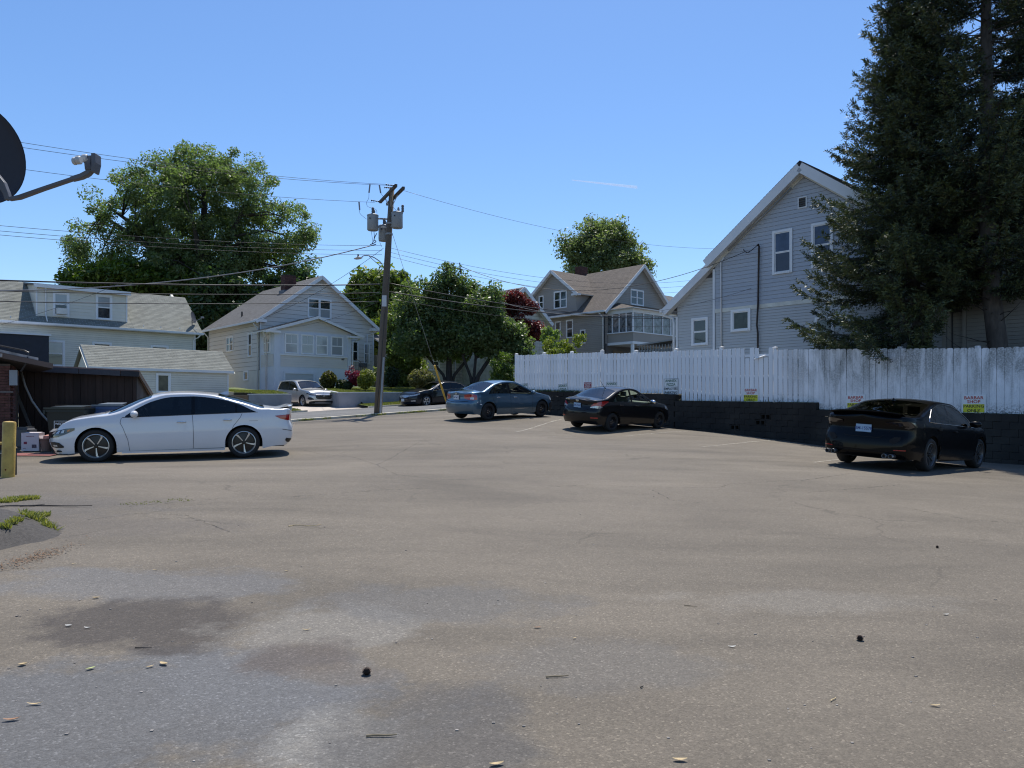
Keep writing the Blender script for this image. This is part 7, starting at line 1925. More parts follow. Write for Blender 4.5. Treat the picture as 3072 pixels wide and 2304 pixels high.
# ---- silver SUV in the driveway --------------------------------------------------
ps_ = paint('paint_silver', (.50, .49, .475), .55, .3, .03)
P6 = dict(L=4.65, W=1.84, r=.355, wheels=(.97, 3.70), sill=.26, gap=.05, rear_up=.02, front_up=-.02, cat='suv', tumble=.30,
    top=[(0, 1.30), (.05, 1.50), (.15, 1.62), (.5, 1.655), (1.2, 1.675), (2.0, 1.66), (2.45, 1.60), (2.9, 1.38), (3.3, 1.17), (3.5, 1.11), (3.9, 1.06), (4.3, .99), (4.52, .90), (4.62, .80), (4.65, .74)],
    belt=[(0, 1.10), (.4, 1.10), (1.2, 1.06), (2.2, 1.02), (3.0, .99), (3.5, .97), (4.0, .92), (4.4, .84), (4.65, .70)],
    dlo=[(0, 1.1), (.25, 1.10), (.42, 1.35), (.6, 1.50), (1.2, 1.55), (2.0, 1.545), (2.35, 1.48), (2.8, 1.24), (3.12, 1.0), (4.65, .5)],
    crown=[(0, .05), (.3, .06), (1.2, .06), (2.2, .06), (2.6, .10), (3.1, .14), (3.45, .07), (4.2, .06), (4.65, .03)],
    plan=[(0, .84), (.10, .90), (.3, .95), (.8, .99), (1.6, 1.0), (3.2, 1.0), (3.8, .99), (4.1, .97), (4.4, .91), (4.58, .81), (4.65, .72)],
    rear=[(.2, .10), (.4, .0), (.8, .0), (1.1, .03), (1.5, .1)], front=[(.2, .14), (.3, .06), (.45, .0), (.68, .0), (.78, .06)], bulge=(.08, .14),
    windows=[(.50, .98), (1.05, 1.78), (1.86, 3.02)], glass0=.32, glass1=3.12, ws=(2.48, 3.32), rg=(-1, -.5), doors=[(1.82, 2.95), (1.40, 1.815)], cabin=(1.2, 2.7), rim='multi', rim_r=.225, tyre_w=.22, rim_mats=(ALLOY, BLACK),
    mats=dict(paint=ps_, trim=BLACK, glass_windshield=glass_clear('glass_windscreen2', (.28, .36, .38), .14), glass_rear_window=tint_d, glass_side=tint_d, pillar=BLACK, seat=SEATL))
car6 = Car('suv', 'silver suv parked nose-out in the bungalow driveway between grey walls', P6)
for sg in SIDES:
    car6.mirror(2.98, sg, ps_); car6.handle(2.1, .88, sg, ps_); car6.handle(1.35, .90, sg, ps_)
    ff = lambda p, z, sg=sg: car6.prim('f', p * sg, z, .008)
    car6.strip('headlight', LDARK, ff, [(.47, .70, .76), (.7, .72, .79), (.95, .76, .83), (1.15, .82, .86)], 2)
    car6.strip('daytime_lamp', LCLR, lambda p, z, sg=sg: car6.prim('f', p * sg, z, .014), [(.50, .748, .758), (.9, .785, .80)], 1)
    car6.strip('bumper_pocket', BLACK, ff, [(.60, .46, .50), (.72, .45, .60), (.86, .46, .60), (.98, .50, .54)], 1)
    car6.strip('wheel_arch_trim', BLACK, lambda p, z, sg=sg: car6.pside(p, z, .008, sg), [(1.45, .25, .34), (3.2, .25, .34)], 1)
    car6.seam([(2.96, .3), (2.98, .97)], sg); car6.seam([(1.82, .3), (1.82, 1.02)], sg)
    mb = MB(); mb.tube([Vector(car6.pside(x, z, .004, sg)) for x, z in ((.42, 1.14), (.50, 1.36), (.62, 1.515), (1.2, 1.565), (2.0, 1.56), (2.36, 1.49))], .010, 5); mb.build('window_chrome', CHROME, car6.t)
car6.strip('grille', mat('grille_bronze', (.05, .045, .04), .3, metal=.5), lambda p, z: car6.prim('f', p, z, .010), [(-.50, .56, .73), (-.4, .50, .735), (0, .49, .74), (.4, .50, .735), (.50, .56, .73)], 3)
car6.strip('grille_chrome', CHROME, lambda p, z: car6.prim('f', p, z, .018), [(-.56, .735, .752), (0, .745, .775), (.56, .735, .752)], 1)
car6.strip('grille_emblem', CHROME, lambda p, z: car6.prim('f', p, z, .024), [(-.11, .66, .69), (-.04, .655, .695), (0, .65, .70), (.04, .655, .695), (.11, .66, .69)], 1)
car6.strip('lower_grille', BLACK, lambda p, z: car6.prim('f', p, z, .010), [(-.85, .22, .34), (-.5, .26, .40), (.5, .26, .40), (.85, .22, .34)], 2)
car6.strip('skid_plate', ALLOY, lambda p, z: car6.prim('f', p, z, .022), [(-.52, .27, .30), (.52, .27, .30)], 1)
wipers(car6, 3.32)
nose = np.array([-10.78, 43.1]); hd = -B2; c6 = nose - hd * (4.65 - (3.70 + .97) / 2)
car6.place(c6[0], c6[1], math.atan2(hd[1], hd[0]), z=(1.58, 1.60, 1.6, 1.6))

# ---- tan car half hidden behind the shed ---------------------------------------
pt = paint('paint_tan', (.20, .17, .145), .4, .4, .05)
P7 = dict(P2); P7['mats'] = dict(P2['mats'], paint=pt, glass_windshield=tint_d, glass_side=tint_d, glass_rear_window=tint_d)
car7 = Car('sedan', 'tan car with raised antenna mostly hidden behind the white sedan roof', P7)
mb = MB(); mb.tube([(3.9, .6, .85), (3.85, .6, 1.9)], .008, 5); mb.build('antenna', BLACK, car7.t)
car7.place(-15.0, 27.3, PHI)
# ------------------------------------------------------------------ utility pole, wires
POLEM = mat('pole_wood', (.125, .10, .075), .9, var=.25, vscale=5, bump=.8, bscale=30, stretch=(1, 1, .12), stain=(.06, .055, .05), stain_amt=.5)
PX, PY = -6.08, 34.0; PG_ = G(PX, PY)
def pz(z): return z - PG_
pole = thing('utility_pole', 'leaning wooden utility pole with crossarms and three transformers', 'utility pole', (PX, PY, PG_))
lean = .062                       # metres sideways per metre of height
def PL(z): return Vector((lean * (z - PG_) + .0, 0, z - PG_))   # axis point at world height z
mb = MB(); mb.tube([PL(PG_ - .4), PL(PG_ + 3), PL(PG_ + 7), PL(EYE + 9.95)], [.185, .17, .145, .115], 18); mb.build('pole_shaft', POLEM, pole, smooth=True)
ARMM = mat('crossarm_wood', (.085, .070, .058), .85, var=.25, vscale=6, bump=.5, bscale=40)
adir = Vector((.40, -.916, 0))
def arm_at(cz, offs, L=1.45):
    c = PL(cz) + Vector((adir.y, -adir.x, 0)) * -offs
    M_ = Matrix.Translation(c) @ Euler((0, 0, math.atan2(adir.y, adir.x))).to_matrix().to_4x4(); m = MB(); m.box(-L, L, -.055, .055, -.06, .06, M_); m.build('crossarm', ARMM, pole); return c
ca_ = arm_at(EYE + 9.65, -.17); cb_ = arm_at(EYE + 9.58, .17)
m = MB()
for c, sg in ((ca_, 1), (cb_, -1)):
    for e in (-.6, .6): m.tube([c + adir * e, PL(EYE + 8.95) + Vector((0, 0, 0))], .018, 5)
m.build('arm_brace', STEEL, pole)
TRM = mat('transformer_grey', (.27, .29, .31), .45, metal=.1, var=.06, vscale=3)
def transformer(dx, dy, z, label_=None):
    m = MB(); r = .25; h = .69; c = PL(z) + Vector((dx, dy, 0))
    M_ = Matrix.Translation(c)
    m.lathe([(r * .9, 0), (r, .03), (r, h - .04), (r * 1.05, h - .04), (r * 1.05, h), (r * .8, h + .04), (.001, h + .07)], M_, 28)
    t = m.build('transformer', TRM, pole, smooth=True, ang=40)
    b = MB(); b.lathe([(.045, h + .05), (.06, h + .09), (.045, h + .13), (.06, h + .17), (.045, h + .21), (.03, h + .27), (.001, h + .28)], M_ @ Matrix.Translation((.05, .05, 0)), 12); b.build('bushing', mat('bushing_grey', (.2, .2, .21), .4), t, smooth=True)
    b = MB(); a = math.atan2(-dy, -dx)
    for zz_ in (.16, .55): b.tube([c + Vector((0, 0, zz_)), PL(z + zz_)], .04, 6)
    b.build('bracket', TRM, t)
    b = MB(); ax = Vector((.26 if dx > 0 else .02, -.1, h + .0)); b.lathe([(.05, 0), (.065, .05), (.05, .1), (.065, .15), (.05, .2), (.065, .25), (.05, .32), (.001, .34)], Matrix.Translation(c + ax), 12); b.build('arrester', mat('arrester_grey', (.10, .10, .11), .5), t, smooth=True)
    b = MB(); b.lathe([(.001, 0), (.03, 0), (.03, .03), (.001, .03)], Matrix.Translation(c + Vector((-.08, -r - .0, h * .72))) @ Euler((R(90), 0, 0)).to_matrix().to_4x4(), 10); b.build('terminal_plug', BLACK, t)
    return t
t1 = transformer(-.72, -.15, EYE + 7.98); transformer(.42, -.42, EYE + 8.02); transformer(-.28, .38, EYE + 7.62)
m = MB()
for zz_ in (8.33, 7.85): m.lathe([(.165, -.04), (.165, .04)], Matrix.Translation(PL(EYE + zz_)), 16)
m.build('pole_band', TRM, pole)
m = MB()   # pole number plate and pipes on the shaft
m.box(-.10, .10, -.19, -.165, pz(EYE + 4.8) - .25, pz(EYE + 4.8) + .25, Matrix.Translation(PL(EYE + 4.8) - Vector((0, 0, pz(EYE + 4.8)))) if False else Matrix.Translation((PL(EYE + 4.8).x, 0, 0)))
m.build('pole_sheath', mat('sheath_white', (.55, .56, .57), .5), pole)
m = MB(); m.tube([PL(PG_ + .0) + Vector((.13, -.14, 0)), PL(PG_ + 2.6) + Vector((.12, -.12, 0))], .05, 8); m.build('conduit', TRM, pole)
m = MB(); m.tube([PL(PG_ + .3) + Vector((-.02, -.19, 0)), PL(PG_ + 2.2) + Vector((.03, -.18, 0)), PL(PG_ + 4.6) + Vector((.05, -.165, 0))], .012, 5); m.build('ground_wire', DARKWIRE, pole)
INS = mat('insulator_dark', (.04, .035, .035), .3)
def insul(p, q, n=4, r=.05):
    p, q = Vector(p), Vector(q); mb = MB(); d = q - p; M_ = Matrix.Translation(p) @ d.to_track_quat('Z', 'Y').to_matrix().to_4x4(); L = d.length; pr = [(.012, 0)]
    for k in range(n): z = L * (k + .3) / (n + .2); pr += [(.018, z - .02), (r, z), (.018, z + .02)]
    pr.append((.012, L)); mb.lathe(pr, M_, 10); mb.build('insulator', INS, pole, smooth=True)
insul(PL(EYE + 9.95) + Vector((-.35, .0, .02)), PL(EYE + 9.95) + Vector((0, 0, .0)))
insul(ca_ + adir * -1.4 + Vector((-.4, -.25, 0)), ca_ + adir * -1.4)
insul(ca_ + adir * 1.35 + Vector((-.4, -.2, .0)), ca_ + adir * 1.35)
# fused cutouts hanging on the left primaries, with jumper loops
CUT = mat('cutout_grey', (.22, .22, .24), .4)
def jumper(pts, r=.008):
    mb = MB(); P_ = [Vector(p) for p in pts]; out = []
    n = len(P_)
    for i in range(n - 1):
        p0, p1, p2, p3 = P_[max(i - 1, 0)], P_[i], P_[i + 1], P_[min(i + 2, n - 1)]
        for k in range(5):
            t = k / 5; out.append(.5 * ((2 * p1) + (p2 - p0) * t + (2 * p0 - 5 * p1 + 4 * p2 - p3) * t * t + (3 * p1 - p0 - 3 * p2 + p3) * t ** 3))
    out.append(P_[-1]); mb.tube(out, r, 5); mb.build('jumper_wire', DARKWIRE, pole)
def lp(px, py, dz=0.): # point at the pole's depth
    return Vector(((px - 1536) / 2250 * 34 - PX, dz, EYE - (py - 1222) * 34 / 2250 - PG_))
for (a, b) in (((1110, 553), (1107, 578)), ((1138, 555), (1142, 579)), ((1077, 606), (1079, 630))):
    mb = MB(); mb.tube([lp(*a), lp(*b)], .034, 8); mb.build('cutout', CUT, pole)
jumper([lp(1107, 578), lp(1106, 595), lp(1100, 607), lp(1104, 620), lp(1127, 628), lp(1131, 640)])
jumper([lp(1142, 579), lp(1150, 590), lp(1160, 600), lp(1178, 620), lp(1190, 632), lp(1200, 636)])
jumper([lp(1079, 630), lp(1080, 640), lp(1090, 650), lp(1100, 657), lp(1112, 660)])
jumper([lp(1122, 696), lp(1123, 710), lp(1121, 722), lp(1116, 731)], .014); jumper([lp(1114, 695), lp(1117, 715), lp(1119, 731)]); jumper([lp(1136, 712), lp(1140, 728), lp(1145, 740)])
jumper([lp(1130, 700), lp(1122, 718), lp(1128, 724), lp(1120, 730), lp(1110, 734)], .02)
# street lamp on its curved arm
lamp = thing('street_lamp', 'cobra-head street lamp on a curved arm left of the pole', 'street lamp', (PX, PY, PG_))
P0 = lp(1146, 790, 0); m = MB(); pts = [lp(1146, 792), lp(1138, 783), lp(1126, 776, -.2), lp(1112, 772, -.4), lp(1100, 774, -.55), lp(1094, 778, -.62)]
m.tube(pts, .022, 8); m.tube([lp(1112, 774, -.4), lp(1145, 802)], .014, 6); m.build('lamp_arm', STEEL, lamp, smooth=True)
hd_ = lp(1084, 783, -.7); m = MB(); M_ = Matrix.Translation(hd_) @ Euler((0, R(-8), 0)).to_matrix().to_4x4() @ Matrix.Diagonal((.20, .12, .07, 1))
m.lathe([(.001, -1), (.6, -.8), (.95, -.4), (1, 0), (.6, .3), (.25, 1.0), (.001, 1.05)], M_ @ Euler((0, R(0), 0)).to_matrix().to_4x4(), 16); m.build('lamp_head', mat('lamp_head_grey', (.42, .40, .36), .5), lamp, smooth=True)
m = MB(); m.box(hd_.x - .03, hd_.x + .03, hd_.y - .03, hd_.y + .03, hd_.z + .06, hd_.z + .16); m.build('photocell', BLACK, lamp)

def wpt(px, py, Z): return Vector(((px - 1536) / 2250 * Z, Z, EYE - (py - 1222) * Z / 2250))
def wire(label, p, q, r=.008, sag=.3, pts=None, m=None, group='overhead wires'):
    p, q = Vector(p), Vector(q); n = 26; P_ = []
    for i in range(n + 1):
        t = i / n; v = p.lerp(q, t); v.z -= sag * 4 * t * (1 - t); P_.append(v)
    mb = MB(); mb.tube([v - p for v in P_], r, 5); o = mb.build('overhead_wire', m or DARKWIRE, None, smooth=True, loc=p); tag(o, label, 'wire', group); return o
def along_A(s): return np.array([PX, PY]) + A2 * s
def zA(px, off=0.):    # depth where the wire line (through the pole, along the street) meets a sight line
    k = (px - 1536) / 2250; o = np.array([PX, PY]) + B2 * off; s = (k * o[1] - o[0]) / (A2[0] - k * A2[1]); return float(o[1] + A2[1] * s)
def span(label, px0, py0, px1, py1, r=.008, sag=.15, ext=1.25, off=0., m=None):
    b, a = wpt(px1, py1, zA(px1, off)), wpt(px0, py0, zA(px0, off))   # a nearer the pole
    e = a + (b - a) * ext; wire(label, a, e, r, sag * ext, m=m)
span('upper primary wire running left from the pole top over the oak', 1158, 553, 45, 403, .008, .25, 1.3)
span('second primary wire just under the topmost one on the left', 1166, 556, 48, 418, .008, .25, 1.3, off=-.5)
span('single lower primary wire meeting the end of the crossarm', 1124, 607, 70, 490, .008, .22, 1.3, off=.8)
span('uppermost of the three secondary wires crossing the oak', 1146, 737, 0, 662, .008, .2, 1.25)
span('middle of the three secondary wires crossing the oak', 1146, 751, 0, 678, .008, .2, 1.25)
span('lowest of the three secondary wires crossing the oak', 1146, 764, 0, 690, .008, .2, 1.25)
LW = mat('wire_light', (.20, .20, .21), .4, metal=.3)
wire('thick twisted cable sweeping down left across the oak to the cream house', wpt(1128, 733, 34), wpt(-90, 872, 26), .022, .55, m=LW)
wire('service wire dropping left from the lamp to the bungalow roof', wpt(1150, 745, 34), wpt(775, 958, 48), .010, .35)
span('thick bundled telephone cable passing the bungalow gable', 1139, 853, 0, 832, .028, .12, 1.25)
span('middle telephone cable crossing both left houses', 1137, 878, 0, 864, .016, .12, 1.25)
span('lowest telephone cable crossing both left houses', 1135, 904, 0, 895, .016, .12, 1.25)
wire('thin wire slanting from the roof cable to the cream house gutter', wpt(372, 846, 27), wpt(0, 975, 40), .008, .1)
wire('thin service wire reaching the bungalow upper wall', wpt(1135, 880, 34), wpt(990, 885, 51), .008, .25)
wire('thin service wire slanting to the bungalow porch', wpt(1135, 905, 34), wpt(800, 985, 50), .008, .35)
# right side
RGT = [('lone primary wire running right high over the street trees', 1212, 572, [(1212, 572), (1690, 694), (2139, 746)], .008),
       ('upper of three secondary wires right of the pole', 1168, 743, [(1168, 743), (1380, 792), (2100, 838)], .008),
       ('middle of three secondary wires right of the pole', 1167, 756, [(1167, 756), (1380, 806), (2100, 853)], .008),
       ('lower of three secondary wires right of the pole', 1166, 768, [(1166, 768), (1380, 820), (2100, 869)], .008),
       ('thick black telephone bundle crossing the street trees and taupe house', 1160, 848, [(1160, 848), (1500, 910), (2040, 950)], .022),
       ('second thick cable just under the telephone bundle on the right', 1160, 874, [(1160, 874), (1500, 924), (2040, 954)], .026),
       ('thin low cable passing in front of the taupe house windows', 1158, 894, [(1158, 894), (1500, 948), (2040, 978)], .010)]
for lab, _, _, pp, r in RGT:
    P_ = [wpt(x, y, zA(x)) for x, y in pp]; a, b, c = P_
    # parabola in z through the three survey points
    sa, sb, sc = 0., (b - a).xy.length, (c - a).xy.length; L_ = np.polyfit([sa, sb, sc], [a.z, b.z, c.z], 2); e = sc * 1.05; n = 26; d = (c - a).xy / sc; mb = MB(); Q = []
    for i in range(n + 1):
        q = e * i / n; Q.append(Vector((d[0] * q, d[1] * q, float(np.polyval(L_, q)) - a.z)))
    mb.tube(Q, r, 5); tag(mb.build('overhead_wire', DARKWIRE, None, smooth=True, loc=a), lab, 'wire', 'overhead wires')
m = MB(); a = wpt(1379, 788, zA(1379)); b = wpt(1382, 822, zA(1382)); m.tube([Vector((0, 0, 0)), b - a], .03, 6); tag(m.build('wire_spacer', DARKWIRE, None, loc=a), 'short vertical spacer holding the three secondary wires apart', 'wire spacer')
def gable_w(a, b, z): return Vector((10.31 + a * c_ - b * s_, 28.5 + a * s_ + b * c_, gz + z))
wire('service drop curving up to the rusty mast on the gable house', wpt(1385, 800, zA(1385)), gable_w(-.25, 1.45, 6.2), .012, 1.35)
wire('white service line sagging to the side of the gable house', wpt(1500, 905, zA(1500)), gable_w(-.15, 1.25, 4.75), .010, .9, m=LW)
# guy wire with yellow guard
gx, gy = gp(1343, 1216); gz_ = G(gx, gy)
a_ = Vector((PX, PY, PG_)) + PL(EYE + 8.0) + Vector((.1, 0, 0)); b_ = Vector((gx, gy, gz_ + .05)); guy = thing('guy_wire', 'steel guy wire with yellow plastic guard beside the blue sedan', 'guy wire', (gx, gy, gz_))
def gl(t): v = b_.lerp(a_, t); return v - Vector((gx, gy, gz_))
m = MB(); m.tube([gl(0), gl(1)], .009, 5); m.build('cable', mat('guy_steel', (.25, .25, .25), .4, metal=.5), guy)
m = MB(); m.tube([gl(.02), gl(.10), gl(.265)], [.03, .055, .05], 8); m.build('guard', mat('yellow_guard', (.52, .33, .045), .6, var=.15, vscale=8), guy)
m = MB(); m.tube([gl(-.01), gl(.03)], .018, 6); m.build('anchor_rod', STEEL, guy)

# ------------------------------------------------------------------ brick corner, shed, bins, boxes on the left
BR = thing('brick_building', 'corner of a low brick building with brown metal eave at the left edge', 'building', (-12.67, 17.38, .5), R(29))
mo = mat('brick_mortar', (.16, .12, .10), .9, var=.2)
m = MB(); m.box(-2.5, .86, .012, 2.2, -.3, 2.13); m.box(.0, .0001, 0, .0001, 0, .001); m.build('brick_core', mo, BR)
bb = MB(); bb.box(-.098, .098, -.05, .05, 0, .052); bme = bb.mesh('brick', BRICKM)
sb_ = MB(); sb_.box(-.047, .047, -.05, .05, 0, .052); bmh = sb_.mesh('brick', BRICKM)
xe = .87; nrow = 33; cnt = 0
for r_ in range(nrow):
    z = -.02 + r_ * .064
    for i in range(6):
        x = xe - .1 - i * .205 - (.0 if r_ % 2 else .1025)
        if i == 0 and r_ % 2 == 0: inst('brick', bmh, BR, (xe - .05, .0, z))
        inst('brick', bme, BR, (x, random.uniform(-.002, .002), z)); cnt += 1
    for i in range(3): inst('brick', bme, BR, (xe + .001, .16 + i * .205 + (.0 if r_ % 2 else .1), z), (0, 0, R(90)))
m = MB(); m.box(-2.5, -.42, -.02, .01, 0, 2.0); m.build('dark_doorway', mat('door_dark', (.015, .013, .012), .5), BR)
m = MB(); m.box(-.46, -.36, -.06, .0, 0, 2.0); m.build('door_frame', mat('door_frame_brown', (.05, .03, .02), .6), BR)
EAV = mat('brown_metal_eave', (.105, .065, .05), .5, var=.15, vscale=3)
m = MB(); m.prism([(-2.6, -.75, 2.96), (-2.6, -.75, 3.09), (1.75, -.30, 2.15), (1.75, -.30, 2.03)], (.0, .05, 0)); recalc(m.build('eave_fascia', EAV, BR))
m = MB(); m.prism([(-2.6, -.70, 2.94), (1.73, -.26, 2.02), (1.2, 2.4, 2.0), (-2.6, 2.4, 2.7)], (0, 0, .05)); recalc(m.build('soffit', mat('soffit_dark', (.035, .026, .022), .8), BR))
m = MB(); m.prism([(-2.6, -.74, 3.10), (1.45, -.27, 2.22), (1.0, 2.6, 2.26), (-2.6, 2.6, 3.12)], (0, 0, .06)); recalc(m.build('roof_membrane', mat('tar_roof', (.30, .28, .27), .55, var=.5, vscale=5, bump=.8, bscale=9), BR))
m = MB(); m.tube([(-2.2, -.45, 3.16), (-.6, -.35, 2.84), (.3, -.28, 2.62), (1.15, -.22, 2.45), (1.25, -.24, 2.40), (1.22, -.33, 2.14), (1.1, -.2, 1.95)], .022, 6); m.build('roof_cable', DARKWIRE, BR)
m = MB(); m.box(.86, 1.02, -.12, -.02, 1.62, 1.98); m.build('junction_box', TRM, BR)
m = MB(); m.tube([(.5, -.05, 1.42), (.5, -.2, 1.45), (.7, -.3, 1.46)], .02, 6); m.box(.62, .95, -.36, -.24, 1.44, 1.48); m.build('wall_lamp', mat('lamp_rust', (.12, .10, .09), .6), BR)
m = MB(); m.box(.55, .75, -.50, -.28, 2.26, 2.34); m.build('eave_floodlight', mat('flood_grey', (.3, .29, .28), .5), BR)

SHW = mat('shed_boards', (.040, .025, .020), .85, var=.3, vscale=5, bump=.8, bscale=20, stretch=(1, 1, .15), objrand=.3)
SH = thing('wooden_shed', 'dark brown lean-to shed of vertical boards behind the bins', 'shed', (-12.9, 19.6, .62), R(13)); sw = 2.84
def shz(x): return 2.03 - .045 * x
m = MB(); m.prism([(0, .03, -.4), (sw, .03, -.4), (sw, .03, shz(sw)), (0, .03, shz(0))], (0, .03, 0)); recalc(m.build('backing', mat('shed_gap', (.008, .006, .005), .9), SH))
x = 0.
while x < sw - .05:
    w = random.choice([.17, .18, .19]); x1 = min(x + w, sw)
    m = MB(); m.prism([(x + .005, 0, -.3), (x1 - .005, 0, -.3), (x1 - .005, 0, shz(x1) - .02), (x + .005, 0, shz(x) - .02)], (0, .022, 0)); recalc(m.build('board', SHW, SH, loc=(0, random.uniform(-.004, .004), 0))); x += w
SHG = mat('shed_boards_grey', (.085, .075, .068), .85, var=.4, vscale=6, bump=.8, bscale=20, stretch=(1, 1, .15), objrand=.3)
dpt = 1.55; dr = .66
for k in range(8):
    y0, y1 = dpt * k / 8, dpt * (k + 1) / 8; zt0 = shz(sw) - dr * (y0 / dpt) ** .9; zt1 = shz(sw) - dr * (y1 / dpt) ** .9
    m = MB(); m.prism([(sw, y0 + .004, -.3), (sw, y1 - .004, -.3), (sw, y1 - .004, zt1 - .02), (sw, y0 + .004, zt0 - .02)], (.022, 0, 0)); recalc(m.build('side_board', SHG, SH))
m = MB(); m.prism([(-.15, -.22, shz(0) + .04), (sw + .12, -.22, shz(sw) + .04), (sw + .12, dpt + .1, shz(sw) - dr - .02), (-.15, dpt + .1, shz(0) - dr - .02)], (0, 0, .035)); recalc(m.build('shed_roof', mat('shed_roof_red', (.27, .17, .14), .6, var=.3, vscale=4, stain=(.1, .08, .07), stain_amt=.6), SH))
for a, b, mm in ((-.15, .6, 'fascia_navy'), (.61, 1.5, 'fascia_slate'), (1.51, 2.5, 'fascia_slate'), (2.51, sw + .12, 'fascia_navy')):
    cc = mat(mm, {'fascia_navy': (.012, .013, .018), 'fascia_slate': (.045, .045, .055)}[mm], .6, var=.2, bump=.3, bscale=20)
    m = MB(); m.prism([(a, -.245, shz(a) - .10), (b - .005, -.245, shz(b) - .10), (b - .005, -.245, shz(b) + .035), (a, -.245, shz(a) + .035)], (0, .022, 0)); recalc(m.build('fascia_board', cc, SH))
m = MB(); m.prism([(sw + .10, -.2, shz(sw) - .07), (sw + .10, dpt + .1, shz(sw) - dr - .13), (sw + .10, dpt + .1, shz(sw) - dr), (sw + .10, -.2, shz(sw) + .06)], (.02, 0, 0)); recalc(m.build('rake_board', SHG, SH))
def shw(x, y, z): c, q = math.cos(R(13)), math.sin(R(13)); return (-12.9 + x * c - y * q, 19.6 + x * q + y * c, .62 + z)
# leaning boards and pipe
def lone(name, mb, m, label, cat, loc=(0, 0, 0), rot=(0, 0, 0), group=None, smooth=False):
    o = mb.build(name, m, None, smooth=smooth, loc=loc, rot=rot); return tag(o, label, cat, group)
m = MB(); pts = [(0, 0, 0), (.10, -.05, -.35), (.28, -.1, -.75), (.52, -.14, -1.1), (.80, -.16, -1.42), (.95, -.2, -1.52)]; m.tube(pts, .028, 8)
lone('curved_pipe', m, mat('pipe_pale', (.34, .34, .33), .5), 'long pale curved pipe leaning in the shed corner', 'pipe', shw(.10, -.08, 1.90), (0, 0, R(13)), smooth=True)
m = MB(); m.box(-.035, .035, -.012, .012, 0, 1.5); lone('leaning_board', m, mat('leaning_wood', (.11, .10, .09), .8), 'thin grey board leaning left of the curved pipe', 'board', shw(.58, -.35, -.02), (R(-12), R(-24), R(13)))
m = MB(); m.box(0, 1.75, -.012, .012, 0, 1.05); m.box(.30, .75, -.03, -.013, 0, .78); m.box(.28, .62, -.05, -.031, 0, .60)
lone('cardboard_sheet', m, mat('cardboard_brown', (.16, .11, .08), .85, var=.15, vscale=4), 'flattened brown cardboard leaning on the shed behind the green bin', 'cardboard', shw(.92, -.3, 0), (R(-7), 0, R(13)))
def bin_(label, loc, yaw, body, lid, w=.62, d=.72, h=1.0, cat='bin'):
    t = thing('wheelie_bin', label, cat, loc, yaw)
    b = MB(); b.prism([(-w / 2 * .8, -d / 2 * .8, 0), (w / 2 * .8, -d / 2 * .8, 0), (w / 2 * .8, d / 2 * .8, 0), (-w / 2 * .8, d / 2 * .8, 0)], (0, 0, h))
    for i in range(4, 8): v = b.v[i]; b.v[i] = (v[0] / .8, v[1] / .8, v[2])
    b.box(-w / 2 - .02, w / 2 + .02, -d / 2 - .02, d / 2 + .02, h - .07, h - .01); b.box(-w / 2 - .05, -w / 2 + .0, -d / 2 - .03, -d / 2 + .1, h - .12, h - .02); b.box(w / 2 - .0, w / 2 + .05, -d / 2 - .03, -d / 2 + .1, h - .12, h - .02)
    b.build('bin_body', body, t)
    l = MB(); l.prism([(-w / 2 - .03, -d / 2 - .05, h), (w / 2 + .03, -d / 2 - .05, h), (w / 2 + .03, d / 2 + .03, h), (-w / 2 - .03, d / 2 + .03, h)], (0, 0, .035))
    l.prism([(-w / 2 + .08, -d / 2 + .04, h + .035), (w / 2 - .08, -d / 2 + .04, h + .035), (w / 2 - .12, d / 2 - .1, h + .075), (-w / 2 + .12, d / 2 - .1, h + .075)], (0, 0, .012))
    l.build('lid', lid, t)
    for sg in (-1, 1):
        q = MB(); q.lathe([(.001, -.03), (.11, -.03), (.12, 0), (.11, .03), (.001, .03)], Matrix.Translation((sg * (w / 2 * .8 + .02), d / 2 * .75, .12)) @ Euler((0, R(90), 0)).to_matrix().to_4x4(), 16); q.build('wheel', TYRE, t)
    return t
gbm = mat('bin_dark_green', (.006, .011, .009), .5, var=.1); 
b1x, b1y = -10.22, 17.5; gb = bin_('wide dark green bin with white stencilled panel in front of the shed', (b1x, b1y, G(b1x, b1y)), R(4), gbm, mat('bin_lid_green', (.02, .025, .02), .35, var=.1), w=.84, d=.8, h=.98)
m = MB(); 
for x0, x1, z0, z1 in ((-.24, .14, .70, .709), (-.24, .14, .50, .509), (-.24, -.231, .509, .70), (.131, .14, .509, .70)): m.box(x0, x1, -.406, -.38, z0, z1)
m.build('stencil_border', SWHITE, gb, rot=(0, 0, 0), loc=(0, -.00, 0)); text_obj('stencil_lettering', 'WESTERN', .068, SWHITE, gb, (-.06, -.408, .64), (R(90), 0, 0), bold=.02)
b2x, b2y = -9.55, 18.0; bin_('blue recycling bin with grey lid right of the green bin', (b2x, b2y, G(b2x, b2y)), R(10), mat('bin_blue', (.015, .055, .16), .45, var=.1), mat('bin_lid_grey', (.13, .15, .17), .4, var=.1), w=.68, d=.66, h=1.03)
b3x, b3y = (82 - 1536) / 2250 * 17.9, 17.9
m = MB(); m.prism([(-.17, -.22, 0), (.17, -.22, 0), (.19, .22, 0), (-.19, .22, 0)], (0, 0, .52)); bag = lone('grey_tub', m, mat('tub_grey', (.07, .07, .075), .5), 'dark grey rounded tub left of the white carton', 'tub', (b3x - .12, b3y + .12, G(b3x, b3y)), (0, 0, R(10)))
bm = bmesh.new(); bm.from_mesh(bag.data); bmesh.ops.bevel(bm, geom=list(bm.edges), offset=.06, segments=3, affect='EDGES'); bm.to_mesh(bag.data); bm.free()
cx_, cy_ = (99 - 1536) / 2250 * 17.4, 17.4; cz_ = G(cx_, cy_)
